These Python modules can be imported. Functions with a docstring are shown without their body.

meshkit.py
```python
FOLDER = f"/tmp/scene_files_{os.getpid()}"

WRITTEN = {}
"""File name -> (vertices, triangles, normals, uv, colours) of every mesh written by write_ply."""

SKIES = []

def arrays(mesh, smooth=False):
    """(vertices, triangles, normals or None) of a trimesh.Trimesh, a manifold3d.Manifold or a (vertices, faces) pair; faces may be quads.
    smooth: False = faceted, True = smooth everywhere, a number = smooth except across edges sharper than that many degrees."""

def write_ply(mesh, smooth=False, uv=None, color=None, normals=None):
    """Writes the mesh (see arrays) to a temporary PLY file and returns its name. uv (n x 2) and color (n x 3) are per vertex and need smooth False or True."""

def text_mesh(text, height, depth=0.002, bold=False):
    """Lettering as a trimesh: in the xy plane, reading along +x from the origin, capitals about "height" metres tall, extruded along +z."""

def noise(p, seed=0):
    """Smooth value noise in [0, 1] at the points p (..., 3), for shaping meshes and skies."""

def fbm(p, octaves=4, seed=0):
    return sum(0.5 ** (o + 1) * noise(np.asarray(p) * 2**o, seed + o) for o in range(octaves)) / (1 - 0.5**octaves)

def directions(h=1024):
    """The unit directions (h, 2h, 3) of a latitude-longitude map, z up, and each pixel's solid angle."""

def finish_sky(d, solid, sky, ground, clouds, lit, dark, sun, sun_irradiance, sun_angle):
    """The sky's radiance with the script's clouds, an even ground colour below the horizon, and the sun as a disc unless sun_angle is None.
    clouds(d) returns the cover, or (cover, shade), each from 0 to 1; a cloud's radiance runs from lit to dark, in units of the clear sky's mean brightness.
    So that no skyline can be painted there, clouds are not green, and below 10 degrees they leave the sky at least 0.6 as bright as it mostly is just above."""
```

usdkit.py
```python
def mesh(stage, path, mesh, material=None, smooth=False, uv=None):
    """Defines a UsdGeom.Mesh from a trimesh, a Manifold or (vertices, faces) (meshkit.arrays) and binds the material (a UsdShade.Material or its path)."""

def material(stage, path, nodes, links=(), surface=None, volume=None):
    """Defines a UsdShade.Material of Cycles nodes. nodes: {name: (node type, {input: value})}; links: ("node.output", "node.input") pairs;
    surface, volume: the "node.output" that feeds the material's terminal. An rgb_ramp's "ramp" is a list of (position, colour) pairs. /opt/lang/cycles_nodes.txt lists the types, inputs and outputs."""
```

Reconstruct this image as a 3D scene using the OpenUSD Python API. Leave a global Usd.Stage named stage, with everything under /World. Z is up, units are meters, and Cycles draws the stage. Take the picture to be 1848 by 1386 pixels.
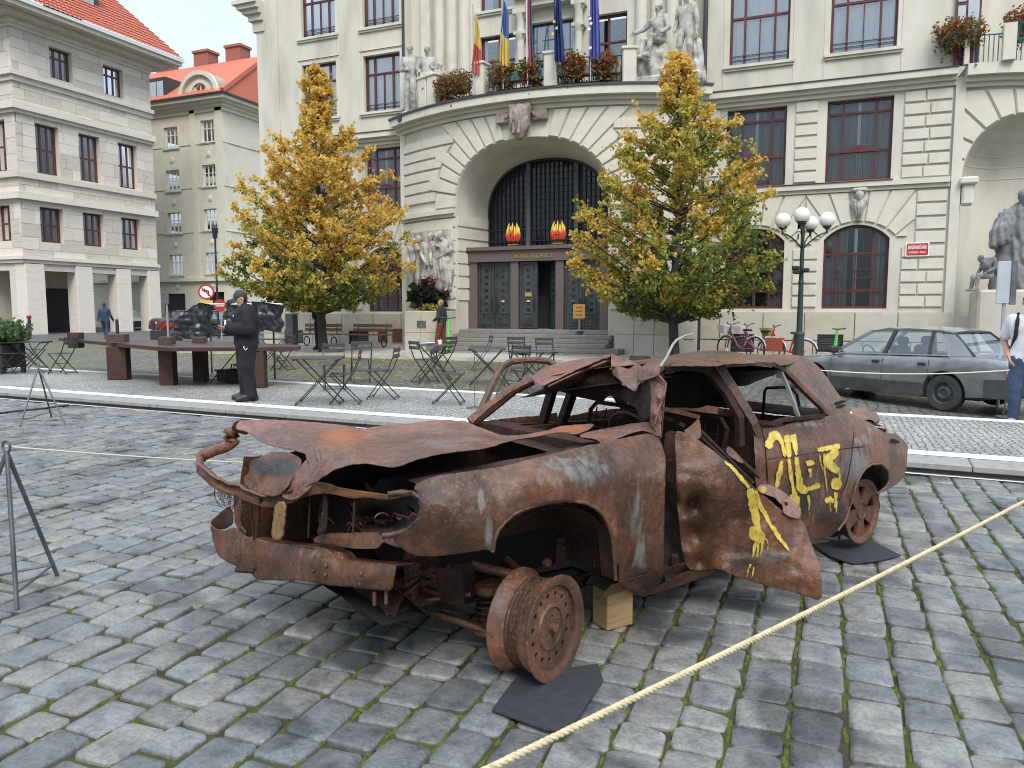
import math, random
import numpy as np, trimesh, manifold3d as m3, usdkit, meshkit
import shapely, shapely.geometry as sg, shapely.affinity as sa, shapely.ops as so
from scipy.interpolate import RBFInterpolator, CubicSpline
from scipy.spatial import Delaunay, cKDTree
from pxr import Usd, UsdGeom, UsdLux, UsdShade, Gf, Sdf, Vt

stage = Usd.Stage.CreateInMemory()
UsdGeom.SetStageUpAxis(stage, 'Z'); UsdGeom.SetStageMetersPerUnit(stage, 1.0)
UsdGeom.Xform.Define(stage, '/World'); UsdGeom.Scope.Define(stage, '/World/Looks')
pi, sin, cos = math.pi, math.sin, math.cos

# ---------------------------------------------------------------- camera, sky, sun, exposure
FP, EYE = 1370.0, 1.55
PIT = math.atan(133 / FP); YAW = math.radians(22.708)
EXPOSURE = 0.86
FW = np.array([-sin(YAW) * cos(PIT), cos(YAW) * cos(PIT), -sin(PIT)]); RT = np.array([cos(YAW), sin(YAW), 0]); UP = np.cross(RT, FW)
CAM = np.array([0, 0, EYE])
cam = UsdGeom.Camera.Define(stage, '/World/camera')
cam.CreateHorizontalApertureAttr(36.0); cam.CreateVerticalApertureAttr(27.0); cam.CreateFocalLengthAttr(FP / 1848 * 36)
cam.CreateClippingRangeAttr(Gf.Vec2f(0.05, 2000)); cam.CreateExposureAttr(EXPOSURE)
_m = np.eye(4); _m[0, :3] = RT; _m[1, :3] = UP; _m[2, :3] = -FW; _m[3, :3] = CAM
cam.AddTransformOp().Set(Gf.Matrix4d(_m.tolist()))

SUN_DIR = np.array([0.35, -0.55, 0.76]); SUN_DIR /= np.linalg.norm(SUN_DIR)
SUN_EL = math.asin(SUN_DIR[2]); SUN_ROT = math.atan2(SUN_DIR[0], SUN_DIR[1])
SKY_STRENGTH, SUN_INTENSITY = 0.12, 0.38
sky_mat = usdkit.material(stage, '/World/Looks/overcast_sky', {
    'tc': ('texture_coordinate', {}),
    'mp': ('mapping', {'scale': (1.0, 1.0, 2.2)}),
    'cl': ('noise_texture', {'scale': 1.6, 'detail': 6.0, 'roughness': 0.55, 'distortion': 0.4}),
    'rp': ('rgb_ramp', {'ramp': [(0.3, (0.30,) * 3), (0.62, (0.88,) * 3)]}),
    'sky': ('sky_texture', {'sky_type': 'single_scattering', 'sun_disc': False, 'sun_elevation': SUN_EL, 'sun_rotation': SUN_ROT, 'aerosol_density': 2.0}),
    'mx': ('mix_color', {'b': (7.6, 8.7, 9.9), 'use_clamp': False}),
    'xyz': ('separate_xyz', {}), 'gr': ('map_range', {'from_min': .05, 'from_max': 1.0, 'to_min': .34, 'to_max': 1.4, 'clamp': True}), 'ml': ('mix', {'mix_type': 'multiply', 'fac': 1.0}),
    'bg': ('background_shader', {'strength': SKY_STRENGTH})},
    [('tc.generated', 'mp.vector'), ('mp.vector', 'cl.vector'), ('cl.fac', 'rp.fac'), ('rp.color', 'mx.fac'), ('sky.color', 'mx.a'), ('mx.result', 'ml.color1'), ('tc.generated', 'xyz.vector'), ('xyz.z', 'gr.value'), ('gr.result', 'ml.color2'), ('ml.color', 'bg.color')], surface='bg.background')
dome = UsdLux.DomeLight.Define(stage, '/World/sky'); dome.CreateIntensityAttr(1.0)
UsdShade.MaterialBindingAPI.Apply(dome.GetPrim()).Bind(sky_mat)
dome.GetPrim().SetCustomDataByKey('kind', 'structure')
sun = UsdLux.DistantLight.Define(stage, '/World/sun'); sun.CreateNormalizeAttr(True); sun.CreateIntensityAttr(SUN_INTENSITY); sun.CreateAngleAttr(25.0); sun.CreateColorAttr(Gf.Vec3f(1, 0.95, 0.87))
_z = SUN_DIR; _x = np.cross([0, 0, 1], _z); _x /= np.linalg.norm(_x); _y = np.cross(_z, _x)
_m = np.eye(4); _m[0, :3] = _x; _m[1, :3] = _y; _m[2, :3] = _z
sun.AddTransformOp().Set(Gf.Matrix4d(_m.tolist()))

# ---------------------------------------------------------------- helpers: measured picture points turned into places
def ray(px, py): return FW + (px - 924) / FP * RT + (693 - py) / FP * UP
def onz(px, py, z=0.0): d = ray(px, py); return CAM + d * (z - EYE) / d[2]
def onY(px, py, Y): d = ray(px, py); return CAM + d * Y / d[1]
def onX(px, py, X): d = ray(px, py); return CAM + d * X / d[0]
def onP(px, py, P, n): d = ray(px, py); return CAM + d * (np.dot(np.subtract(P, CAM), n) / np.dot(d, n))

# ---------------------------------------------------------------- helpers: prims
USED, LOC = {}, {}
def numbered(parent, name):
    k = (parent, name); n = USED.get(k, 0); USED[k] = n + 1
    return f'{parent}/{name}' if n == 0 else f'{parent}/{name}_{n:03d}'
def data(path, **kw):
    p = stage.GetPrimAtPath(path)
    for k, v in kw.items():
        if v: p.SetCustomDataByKey({'cat': 'category'}.get(k, k), v)
def thing(name, label, cat, loc=(0, 0, 0), rz=0.0, group=None, kind=None):
    path = numbered('/World', name); x = UsdGeom.Xform.Define(stage, path)
    x.AddTranslateOp().Set(Gf.Vec3d(*map(float, loc)))
    if rz: x.AddRotateZOp().Set(math.degrees(rz))
    LOC[path] = (np.array(loc, float), rz)
    data(path, label=label, cat=cat, group=group, kind=kind); return path
def tri(mesh):
    if isinstance(mesh, MB): return mesh.get()
    if hasattr(mesh, 'to_mesh'): m = mesh.to_mesh(); return np.array(m.vert_properties[:, :3], float), np.array(m.tri_verts)
    if hasattr(mesh, 'vertices'): return np.array(mesh.vertices), np.array(mesh.faces)
    v, f = mesh; f = np.asarray(f)
    return np.asarray(v, float), (np.vstack([f[:, :3], f[:, [0, 2, 3]]]) if f.shape[1] == 4 else f)
def part(parent, name, mesh, mat, smooth=False, label=None, kind=None, tone=None, world=False):
    """A mesh under a thing or part. world: the mesh is given in world space and is moved into its thing's space."""
    v, f = tri(mesh)
    if not len(f): return None
    if world:
        top = '/'.join(parent.split('/')[:3]); loc, rz = LOC[top]
        v = v - loc
        if rz: c, s = cos(-rz), sin(-rz); v = np.stack([v[:, 0] * c - v[:, 1] * s, v[:, 0] * s + v[:, 1] * c, v[:, 2]], 1)
    path = numbered(parent, name)
    m = usdkit.mesh(stage, path, (v, f), mat, smooth=smooth)
    m.CreateDoubleSidedAttr(True)
    if tone is not None:
        pv = UsdGeom.PrimvarsAPI(m).CreatePrimvar('tone', Sdf.ValueTypeNames.Color3fArray, 'vertex'); pv.Set(Vt.Vec3fArray.FromNumpy(np.asarray(tone, np.float32)))
    if label or kind: data(path, label=label, kind=kind)
    return path
def solo(name, mesh, mat, label=None, cat=None, group=None, kind=None, smooth=False, tone=None):
    p = part('/World', name, mesh, mat, smooth, tone=tone); data(p, label=label, cat=cat, group=group, kind=kind); return p
def dup(src, loc, rz=0.0, label=None, name=None, sc=None):
    """A copy of a thing, as an instance beside it."""
    base = src.rsplit('/', 1)[1].split('_0')[0] if name is None else name
    path = numbered('/World', base); p = stage.DefinePrim(path, 'Xform')
    was = dict(stage.GetPrimAtPath(src).GetCustomData())
    p.GetReferences().AddInternalReference(src); p.SetInstanceable(True)
    x = UsdGeom.Xformable(p); x.ClearXformOpOrder()
    x.AddTransformOp(opSuffix='put').Set((Gf.Matrix4d().SetScale(Gf.Vec3d(*(sc or (1, 1, 1)))) * Gf.Matrix4d().SetRotate(Gf.Rotation(Gf.Vec3d(0, 0, 1), math.degrees(rz)))) * Gf.Matrix4d().SetTranslate(Gf.Vec3d(*map(float, loc))))
    for k, v in was.items(): p.SetCustomDataByKey(k, v)
    if label: p.SetCustomDataByKey('label', label)
    return path

# ---------------------------------------------------------------- helpers: mesh building
BOXF = np.array([[0, 2, 3], [0, 3, 1], [4, 5, 7], [4, 7, 6], [0, 1, 5], [0, 5, 4], [2, 6, 7], [2, 7, 3], [0, 4, 6], [0, 6, 2], [1, 3, 7], [1, 7, 5]])
def unit(v): v = np.asarray(v, float); return v / (np.linalg.norm(v) + 1e-12)
class MB:
    def __init__(s): s.v, s.f, s.n = [], [], 0
    def add(s, mesh):
        v, f = tri(mesh); s.v.append(v); s.f.append(f + s.n); s.n += len(v); return s
    def get(s): return (np.vstack(s.v), np.vstack(s.f)) if s.v else (np.zeros((0, 3)), np.zeros((0, 3), int))
    def box(s, c, size, ax=None):
        """ax: three axes as rows."""
        h = np.array(size, float) / 2; k = np.array([[x, y, z] for z in (-1, 1) for y in (-1, 1) for x in (-1, 1)], float) * h
        if ax is not None: k = k @ np.asarray(ax, float)
        return s.add((k + np.asarray(c, float), BOXF))
    def box2(s, a, b): a, b = np.minimum(a, b), np.maximum(a, b); return s.box((a + b) / 2, b - a)
    def bar(s, p, q, w, h=None, up=(0, 0, 1)):
        p, q = np.asarray(p, float), np.asarray(q, float); d = unit(q - p); x = np.cross(d, up)
        if np.linalg.norm(x) < 1e-3: x = np.cross(d, (1, 0, 0))
        x = unit(x); y = np.cross(x, d)
        return s.box((p + q) / 2, (w, np.linalg.norm(q - p), h or w), np.stack([x, d, y]))
    def tube(s, pts, r, n=8, cap=True): return s.add(tube(pts, r, n, cap))
    def cyl(s, p, q, r, n=12): return s.add(tube([p, q], r, n))
    def ball(s, c, r, sub=2):
        m = trimesh.creation.icosphere(sub); return s.add((m.vertices * r + np.asarray(c, float), m.faces))
    def lathe(s, prof, c=(0, 0, 0), ax=(0, 0, 1), n=24): return s.add(lathe(prof, c, ax, n))
def tube(pts, r, n=8, cap=True):
    p = np.asarray(pts, float); r = np.broadcast_to(np.asarray(r, float), (len(p),)); t = np.gradient(p, axis=0); t /= np.linalg.norm(t, axis=1, keepdims=True) + 1e-12
    a = np.cross(t[0], (0, 0, 1.0) if abs(t[0][2]) < .9 else (1.0, 0, 0)); A = []
    for k in range(len(p)):
        a = a - t[k] * (a @ t[k]); a = unit(a); A.append(a)
    A = np.array(A); B = np.cross(t, A); th = np.arange(n) * 2 * pi / n
    v = (p[:, None] + r[:, None, None] * (np.cos(th)[None, :, None] * A[:, None] + np.sin(th)[None, :, None] * B[:, None])).reshape(-1, 3)
    i, j = np.meshgrid(np.arange(len(p) - 1), np.arange(n), indexing='ij'); i, j = i.ravel(), j.ravel(); k = (j + 1) % n
    f = np.vstack([np.stack([i * n + j, i * n + k, (i + 1) * n + k], 1), np.stack([i * n + j, (i + 1) * n + k, (i + 1) * n + j], 1)])
    if cap:
        m = len(v); v = np.vstack([v, p[:1], p[-1:]]); q = np.arange(n); w = (q + 1) % n; e = (len(p) - 1) * n
        f = np.vstack([f, np.stack([np.full(n, m), w, q], 1), np.stack([np.full(n, m + 1), e + q, e + w], 1)])
    return v, f
def lathe(prof, c=(0, 0, 0), ax=(0, 0, 1), n=24):
    """prof: (radius, distance along the axis)."""
    ax = unit(ax); a = unit(np.cross(ax, (0, 0, 1) if abs(ax[2]) < .9 else (1, 0, 0))); b = np.cross(ax, a); th = np.arange(n) * 2 * pi / n
    P = np.array(prof, float); ring = np.cos(th)[:, None] * a + np.sin(th)[:, None] * b
    v = (np.asarray(c, float) + P[:, 1][:, None, None] * ax + P[:, 0][:, None, None] * ring[None]).reshape(-1, 3)
    i, j = np.meshgrid(np.arange(len(P) - 1), np.arange(n), indexing='ij'); i, j = i.ravel(), j.ravel(); k = (j + 1) % n
    return v, np.vstack([np.stack([i * n + j, i * n + k, (i + 1) * n + k], 1), np.stack([i * n + j, (i + 1) * n + k, (i + 1) * n + j], 1)])
def polys(g): return [p for p in getattr(g, 'geoms', [g]) if p.geom_type == 'Polygon' and p.area > 1e-7]
def prism(poly, d0, d1, fr=None, strip=None):
    """A polygon in (u, z) given depth d0..d1; fr maps (u, d, z) to the world. strip: cut into upright strips first, so that it can bend."""
    mb = MB()
    if strip:
        x0, y0, x1, y1 = poly.bounds; n = max(1, int(math.ceil((x1 - x0) / strip))); xs = np.linspace(x0, x1, n + 1)
        pcs = [q for a, b in zip(xs[:-1], xs[1:]) for q in polys(poly.intersection(sg.box(a, y0 - 1, b, y1 + 1)))]
    else: pcs = polys(poly)
    for q in pcs:
        q = shapely.remove_repeated_points(sg.polygon.orient(q), 1e-5)
        m = trimesh.creation.extrude_polygon(q, d1 - d0, engine='earcut')
        v = np.array(m.vertices); w = np.stack([v[:, 0], v[:, 2] + d0, v[:, 1]], 1)
        mb.add((fr(w) if fr else w, np.array(m.faces)[:, ::-1]))
    return mb
def flat(o, u, nrm):
    o, u, nrm = (np.asarray(x, float) for x in (o, u, nrm))
    return lambda w: o + w[:, :1] * u + w[:, 1:2] * nrm + w[:, 2:] * np.array([0, 0, 1.0])
def bend(cx, cy, R, ang0=0.0):
    """u runs along a circle about (cx, cy); ang0 is the direction (from -y) at u = 0; d runs outwards."""
    def f(w):
        t = ang0 + w[:, 0] / R; r = R + w[:, 1]
        return np.stack([cx + r * np.sin(t), cy - r * np.cos(t), w[:, 2]], 1)
    return f
def cbox(c, size, b=.01, ax=None):
    """A box with chamfered edges."""
    h = np.array(size, float) / 2; b = min(b, h.min() * .8); P = []
    for k in range(3):
        e = h - b; e[k] = h[k]
        P += [[x, y, z] for x in (-e[0], e[0]) for y in (-e[1], e[1]) for z in (-e[2], e[2])]
    q = trimesh.convex.convex_hull(np.array(P)); v = np.array(q.vertices)
    if ax is not None: v = v @ np.asarray(ax, float)
    return v + np.asarray(c, float), np.array(q.faces)
def rotz(v, a): c, s = cos(a), sin(a); v = np.asarray(v, float); return np.stack([v[..., 0] * c - v[..., 1] * s, v[..., 0] * s + v[..., 1] * c, v[..., 2]], -1)

# ---------------------------------------------------------------- helpers: materials
LOOKS = {}
def pm(name, cols, scale=3.0, detail=4.0, rough=.6, bump=0.0, bscale=None, metal=0.0, spec=.5, coord='object', rrange=None, stretch=None, contrast=(.3, .7), bdist=.01, extra=None):
    """A principled material whose colour runs through cols by noise; one colour makes it plain."""
    if name in LOOKS: return LOOKS[name]
    if not isinstance(cols[0], (tuple, list)): cols = [cols]
    N = {'p': ('principled_bsdf', {'roughness': rough, 'metallic': metal, 'specular_ior_level': spec})}; L = []
    if len(cols) > 1 or bump:
        N['tc'] = ('texture_coordinate', {}); N['geo'] = ('geometry', {}); N['mp'] = ('mapping', {'scale': stretch or (1, 1, 1)})
        L.append(('tc.object' if coord == 'object' else 'geo.position', 'mp.vector'))
    if len(cols) > 1:
        N['n'] = ('noise_texture', {'scale': scale, 'detail': detail, 'roughness': .6}); N['r'] = ('rgb_ramp', {'ramp': list(zip(np.linspace(contrast[0], contrast[1], len(cols)), cols))})
        L += [('mp.vector', 'n.vector'), ('n.fac', 'r.fac'), ('r.color', 'p.base_color')]
        if rrange: N['mr'] = ('map_range', {'from_min': .3, 'from_max': .7, 'to_min': rrange[0], 'to_max': rrange[1]}); L += [('n.fac', 'mr.value'), ('mr.result', 'p.roughness')]
    else: N['p'][1]['base_color'] = cols[0]
    if bump:
        N['bn'] = ('noise_texture', {'scale': bscale or scale * 6, 'detail': 5.0, 'roughness': .6}); N['b'] = ('bump', {'strength': bump, 'distance': bdist})
        L += [('mp.vector', 'bn.vector'), ('bn.fac', 'b.height'), ('b.normal', 'p.normal')]
    LOOKS[name] = usdkit.material(stage, '/World/Looks/' + name, N, L, surface='p.BSDF'); return LOOKS[name]
def nm(name, nodes, links, surface): LOOKS[name] = usdkit.material(stage, '/World/Looks/' + name, nodes, links, surface=surface); return LOOKS[name]
def glassy(name, tint=(.9, .93, .95), base=.06, rough=.02):
    """A window pane: see-through, with a mirror film that grows towards grazing angles."""
    return nm(name, {'f': ('fresnel', {'IOR': 1.5}), 'm': ('math', {'math_type': 'multiply_add', 'value2': 1.05, 'value3': base, 'use_clamp': True}), 't': ('transparent_bsdf', {'color': tint}) , 'g': ('glossy_bsdf', {'color': (.95, .97, 1), 'roughness': rough}), 'x': ('mix_closure', {})},
              [('f.fac', 'm.value1'), ('m.value', 'x.fac'), ('t.BSDF', 'x.closure1'), ('g.BSDF', 'x.closure2')], 'x.closure')
rng = np.random.default_rng(7)
# ================================================================ GROUND
PZ = 0.11                                   # the raised pavement
def kerb_y(x): return 8.118 - .0516 * x
KS = -.0516
nm('sett_stone', {
    'tn': ('attribute', {'attribute': 'tone'}), 'geo': ('geometry', {}),
    'n1': ('noise_texture', {'scale': 9.0, 'detail': 6.0, 'roughness': .62}), 'r1': ('rgb_ramp', {'ramp': [(.28, (.5, .5, .5)), (.5, (1, 1, 1)), (.72, (1.35, 1.33, 1.28))]}),
    'n2': ('noise_texture', {'scale': 1.9, 'detail': 3.0, 'distortion': .6}), 'r2': ('rgb_ramp', {'ramp': [(.36, (.40, .41, .42)), (.47, (1, 1, 1))]}),
    'n3': ('noise_texture', {'scale': 60.0, 'detail': 4.0, 'roughness': .7}), 'r3': ('rgb_ramp', {'ramp': [(.3, (.62, .62, .62)), (.5, (1, 1, 1)), (.75, (1.25, 1.25, 1.25))]}),
    'm1': ('mix', {'mix_type': 'multiply', 'fac': 1.0}), 'm2': ('mix', {'mix_type': 'multiply', 'fac': 1.0}), 'm3': ('mix', {'mix_type': 'multiply', 'fac': 1.0}),
    'ro': ('map_range', {'from_min': .36, 'from_max': .52, 'to_min': .16, 'to_max': .40, 'clamp': True}),
    'bn': ('noise_texture', {'scale': 38.0, 'detail': 6.0, 'roughness': .65}), 'b': ('bump', {'strength': .55, 'distance': .012}),
    'p': ('principled_bsdf', {'specular_ior_level': .5})},
    [('geo.position', 'n1.vector'), ('geo.position', 'n2.vector'), ('geo.position', 'n3.vector'), ('geo.position', 'bn.vector'), ('n1.fac', 'r1.fac'), ('n2.fac', 'r2.fac'), ('n3.fac', 'r3.fac'),
     ('tn.color', 'm1.color1'), ('r1.color', 'm1.color2'), ('m1.color', 'm2.color1'), ('r2.color', 'm2.color2'), ('m2.color', 'm3.color1'), ('r3.color', 'm3.color2'), ('m3.color', 'p.base_color'),
     ('n2.fac', 'ro.value'), ('ro.result', 'p.roughness'), ('bn.fac', 'b.height'), ('b.normal', 'p.normal')], 'p.BSDF')
pm('joint_earth', [(.025, .028, .012), (.05, .045, .03), (.065, .078, .02), (.04, .036, .028)], scale=4.0, detail=6, rough=.95, bump=.8, bscale=70, coord='pos', spec=.1)
pm('moss', [(.035, .045, .012), (.075, .095, .018), (.11, .125, .03), (.05, .045, .02)], scale=11, rough=.95, bump=.8, bscale=150, coord='pos', spec=.1)
GROUND = thing('cobbled_square', None, None, kind='structure')
def sheet(x0, x1, f0, f1, z, n=1, zf=None):
    """A level strip whose long sides follow y = f0(x), f1(x)."""
    v, f = [], []
    xs = np.linspace(x0, x1, n + 1)
    for x in xs: v += [[x, f0(x), z], [x, f1(x), z]]
    for i in range(n): f.append([2 * i, 2 * i + 2, 2 * i + 3, 2 * i + 1])
    return np.array(v), np.array(f)
part(GROUND, 'ground_bed', sheet(-160, 120, lambda x: -60, lambda x: kerb_y(x) + .05, -.016), LOOKS['joint_earth'])
# the setts: long joints run away from the viewer, cross joints are staggered
setts, sett_tone, moss = [], [], MB()
x = -15.0; r_ = np.random.default_rng(11)
def sett_mesh(cx, cy, w, l, jr):
    c8 = []
    b = .014 + .010 * jr.random()
    for sx, sy in ((-1, -1), (1, -1), (1, 1), (-1, 1)):
        X = sx * w / 2 + jr.normal(0, .005); Y = sy * l / 2 + jr.normal(0, .006)
        p, q = (X, Y - sy * b), (X - sx * b, Y)
        c8 += [p, q] if sx * sy > 0 else [q, p]
    c8 = np.array(c8); h = jr.normal(0, .0035); tilt = jr.normal(0, .018, 2)
    rings = []
    for k, (s, z) in enumerate(((1.0, -.06), (.99, -.011), (.93, -.0015), (.72, .001))):
        p = c8 * s + (jr.normal(0, .0022, (8, 2)) if k else 0)
        zz = z + (h + p @ tilt + jr.normal(0, .0012, 8) if k else 0)
        rings.append(np.column_stack([p, np.broadcast_to(zz, 8)]))
    v = np.vstack(rings + [[[0, 0, .003 + h]]]); f = []
    for k in range(3):
        for i in range(8): j = (i + 1) % 8; f += [[k * 8 + i, k * 8 + j, k * 8 + 8 + j], [k * 8 + i, k * 8 + 8 + j, k * 8 + 8 + i]]
    f += [[24 + i, 24 + (i + 1) % 8, 32] for i in range(8)]
    return v + [cx, cy, 0], np.array(f)
TONES = np.array([(.150, .154, .154), (.175, .177, .172), (.130, .135, .137), (.190, .186, .174), (.142, .148, .152), (.165, .160, .152), (.112, .116, .118)])
while x < 5.5:
    w = .174 + .016 * r_.random(); y = .3 + r_.random() * .3; wob = r_.normal(0, .004)
    top = kerb_y(x) - .03
    while y < top - .12:
        l = min(.15 + .12 * r_.random() ** 1.1 + (.02 if x < -2.5 else 0), top - y)
        if l < .1: break
        setts.append(sett_mesh(x + w / 2 + wob + r_.normal(0, .003), y + l / 2, w, l - .012, r_))
        sett_tone.append(TONES[r_.integers(len(TONES))] * (.88 + .26 * r_.random()))
        # moss along the joints, thick in places
        if y < 6.5 and -7 < x < 4:
            dens = meshkit.noise(np.array([x * .9, y * .9, 3.3]))
            for q in range(4):
                if r_.random() < dens * .95 - .03:
                    moss.add(([0, 0, 0] + np.array([[cos(a) * m[0], sin(a) * m[1], 0] for a in np.arange(6) * pi / 3 for m in [(.007 + .006 * r_.random(), .02 + .03 * r_.random())]] + [[0, 0, .007 + .011 * r_.random()]]) + [x - .010 + r_.normal(0, .003), y + l * r_.random(), -.015],
                              np.array([[i, (i + 1) % 6, 6] for i in range(6)])))
            if r_.random() < .55 * dens:
                for q in range(3):
                    moss.add((np.array([[cos(a) * m[0], sin(a) * m[1], 0] for a in np.arange(6) * pi / 3 for m in [(.02 + .02 * r_.random(), .006 + .006 * r_.random())]] + [[0, 0, .006 + .007 * r_.random()]]) + [x + w * r_.random(), y + l - .008, -.015], np.array([[i, (i + 1) % 6, 6] for i in range(6)])))
        y += l
    x += w + .0145
def screen_size(v):
    d = v.mean(0) - CAM; z = d @ FW
    if z < .5: return 0
    px, py = 924 + FP * (d @ RT) / z, 693 - FP * (d @ UP) / z
    return (1 / z ** 3) if (-60 < px < 1908 and py < 1440) else 0
order = np.argsort([-screen_size(s[0]) for s in setts])
rest, rt = MB(), []
for k, i in enumerate(order):
    v, f = setts[i]
    if k < 300: part(GROUND, 'sett', (v, f), LOOKS['sett_stone'], smooth=38, tone=None) if False else part(GROUND, 'sett', (v, f), LOOKS['sett_stone'], smooth=True, tone=np.tile(sett_tone[i], (len(v), 1)))
    else: rest.add((v, f)); rt.append(np.tile(sett_tone[i], (len(v), 1)))
part(GROUND, 'far_setts', rest, LOOKS['sett_stone'], smooth=True, tone=np.vstack(rt), kind='stuff')
part(GROUND, 'joint_moss', moss, LOOKS['moss'], smooth=True, kind='stuff')

# ---------------------------------------------------------------- the raised pavement: kerb, white strips, small-stone mosaic, far setts
def cobble_mat(name, c1, c2, scale, joint=(.03, .03, .025), rough=.6, moss=0.0, sq=1.0, metric='chebychev'):
    N = {'geo': ('geometry', {}), 'mp': ('mapping', {'scale': (1, sq, 1)}), 'v': ('voronoi_texture', {'scale': scale, 'feature': 'distance_to_edge', 'randomness': .55}), 'vc': ('voronoi_texture', {'scale': scale, 'randomness': .55}),
         'e': ('map_range', {'from_min': .03, 'from_max': .16, 'clamp': True}), 'cm': ('mix_color', {'a': c1, 'b': c2}), 's': ('separate_color', {}), 'jm': ('mix_color', {'a': joint}),
         'n': ('noise_texture', {'scale': .55, 'detail': 5.0, 'roughness': .6}), 'r': ('rgb_ramp', {'ramp': [(.3, (.62, .62, .6)), (.55, (1, 1, 1)), (.75, (1.15, 1.15, 1.12))]}), 'mm': ('mix', {'mix_type': 'multiply', 'fac': 1.0}),
         'n4': ('noise_texture', {'scale': 25.0, 'detail': 3.0}), 'r4': ('rgb_ramp', {'ramp': [(.3, (.75,) * 3), (.7, (1.2,) * 3)]}), 'm4': ('mix', {'mix_type': 'multiply', 'fac': 1.0}),
         'b': ('bump', {'strength': .7, 'distance': .015}), 'p': ('principled_bsdf', {'roughness': rough})}
    L = [('geo.position', 'mp.vector'), ('mp.vector', 'v.vector'), ('mp.vector', 'vc.vector'), ('v.distance', 'e.value'), ('vc.color', 's.color'), ('s.r', 'cm.fac'), ('e.result', 'jm.fac'), ('cm.result', 'jm.b'), ('geo.position', 'n.vector'), ('n.fac', 'r.fac'),
         ('jm.result', 'mm.color1'), ('r.color', 'mm.color2'), ('geo.position', 'n4.vector'), ('n4.fac', 'r4.fac'), ('mm.color', 'm4.color1'), ('r4.color', 'm4.color2'), ('e.result', 'b.height'), ('b.normal', 'p.normal')]
    src = 'm4.color'
    if moss:
        N.update({'n5': ('noise_texture', {'scale': .35, 'detail': 4.0}), 'r5': ('rgb_ramp', {'ramp': [(.42, (0, 0, 0)), (.6, (moss,) * 3)]}), 'mo': ('mix_color', {'b': (.10, .105, .035)})})
        L += [('geo.position', 'n5.vector'), ('n5.fac', 'r5.fac'), ('r5.color', 'mo.fac'), ('m4.color', 'mo.a')]; src = 'mo.result'
    L.append((src, 'p.base_color')); return nm(name, N, L, 'p.BSDF')
cobble_mat('pale_mosaic', (.27, .27, .26), (.40, .40, .385), 13.0, joint=(.11, .105, .095), rough=.5)
cobble_mat('grey_setts', (.13, .135, .13), (.24, .235, .22), 7.5, joint=(.05, .05, .035), moss=.65, rough=.5)
cobble_mat('lane_setts', (.09, .095, .095), (.17, .17, .16), 6.0, joint=(.04, .042, .03), moss=.25, rough=.45)
pm('granite_kerb', [(.17, .165, .16), (.27, .26, .245), (.21, .20, .185)], scale=6, rough=.6, bump=.4, bscale=60, coord='pos')
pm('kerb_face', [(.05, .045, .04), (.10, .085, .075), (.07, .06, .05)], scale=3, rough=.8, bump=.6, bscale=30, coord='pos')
pm('white_marble_strip', [(.62, .62, .60), (.8, .8, .79)], scale=12, rough=.5, bump=.3, bscale=30, coord='pos')
pm('pale_flagstone', [(.32, .31, .285), (.43, .415, .38), (.27, .265, .23)], scale=1.5, rough=.6, bump=.3, coord='pos')
solo('square_pavement', sheet(-160, -3.2, lambda x: kerb_y(x) + .1, lambda x: 220, PZ - .008), LOOKS['grey_setts'], kind='structure')
KERB = thing('kerb', None, None, kind='structure')
xs = -34.0; kr = np.random.default_rng(5)
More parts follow.
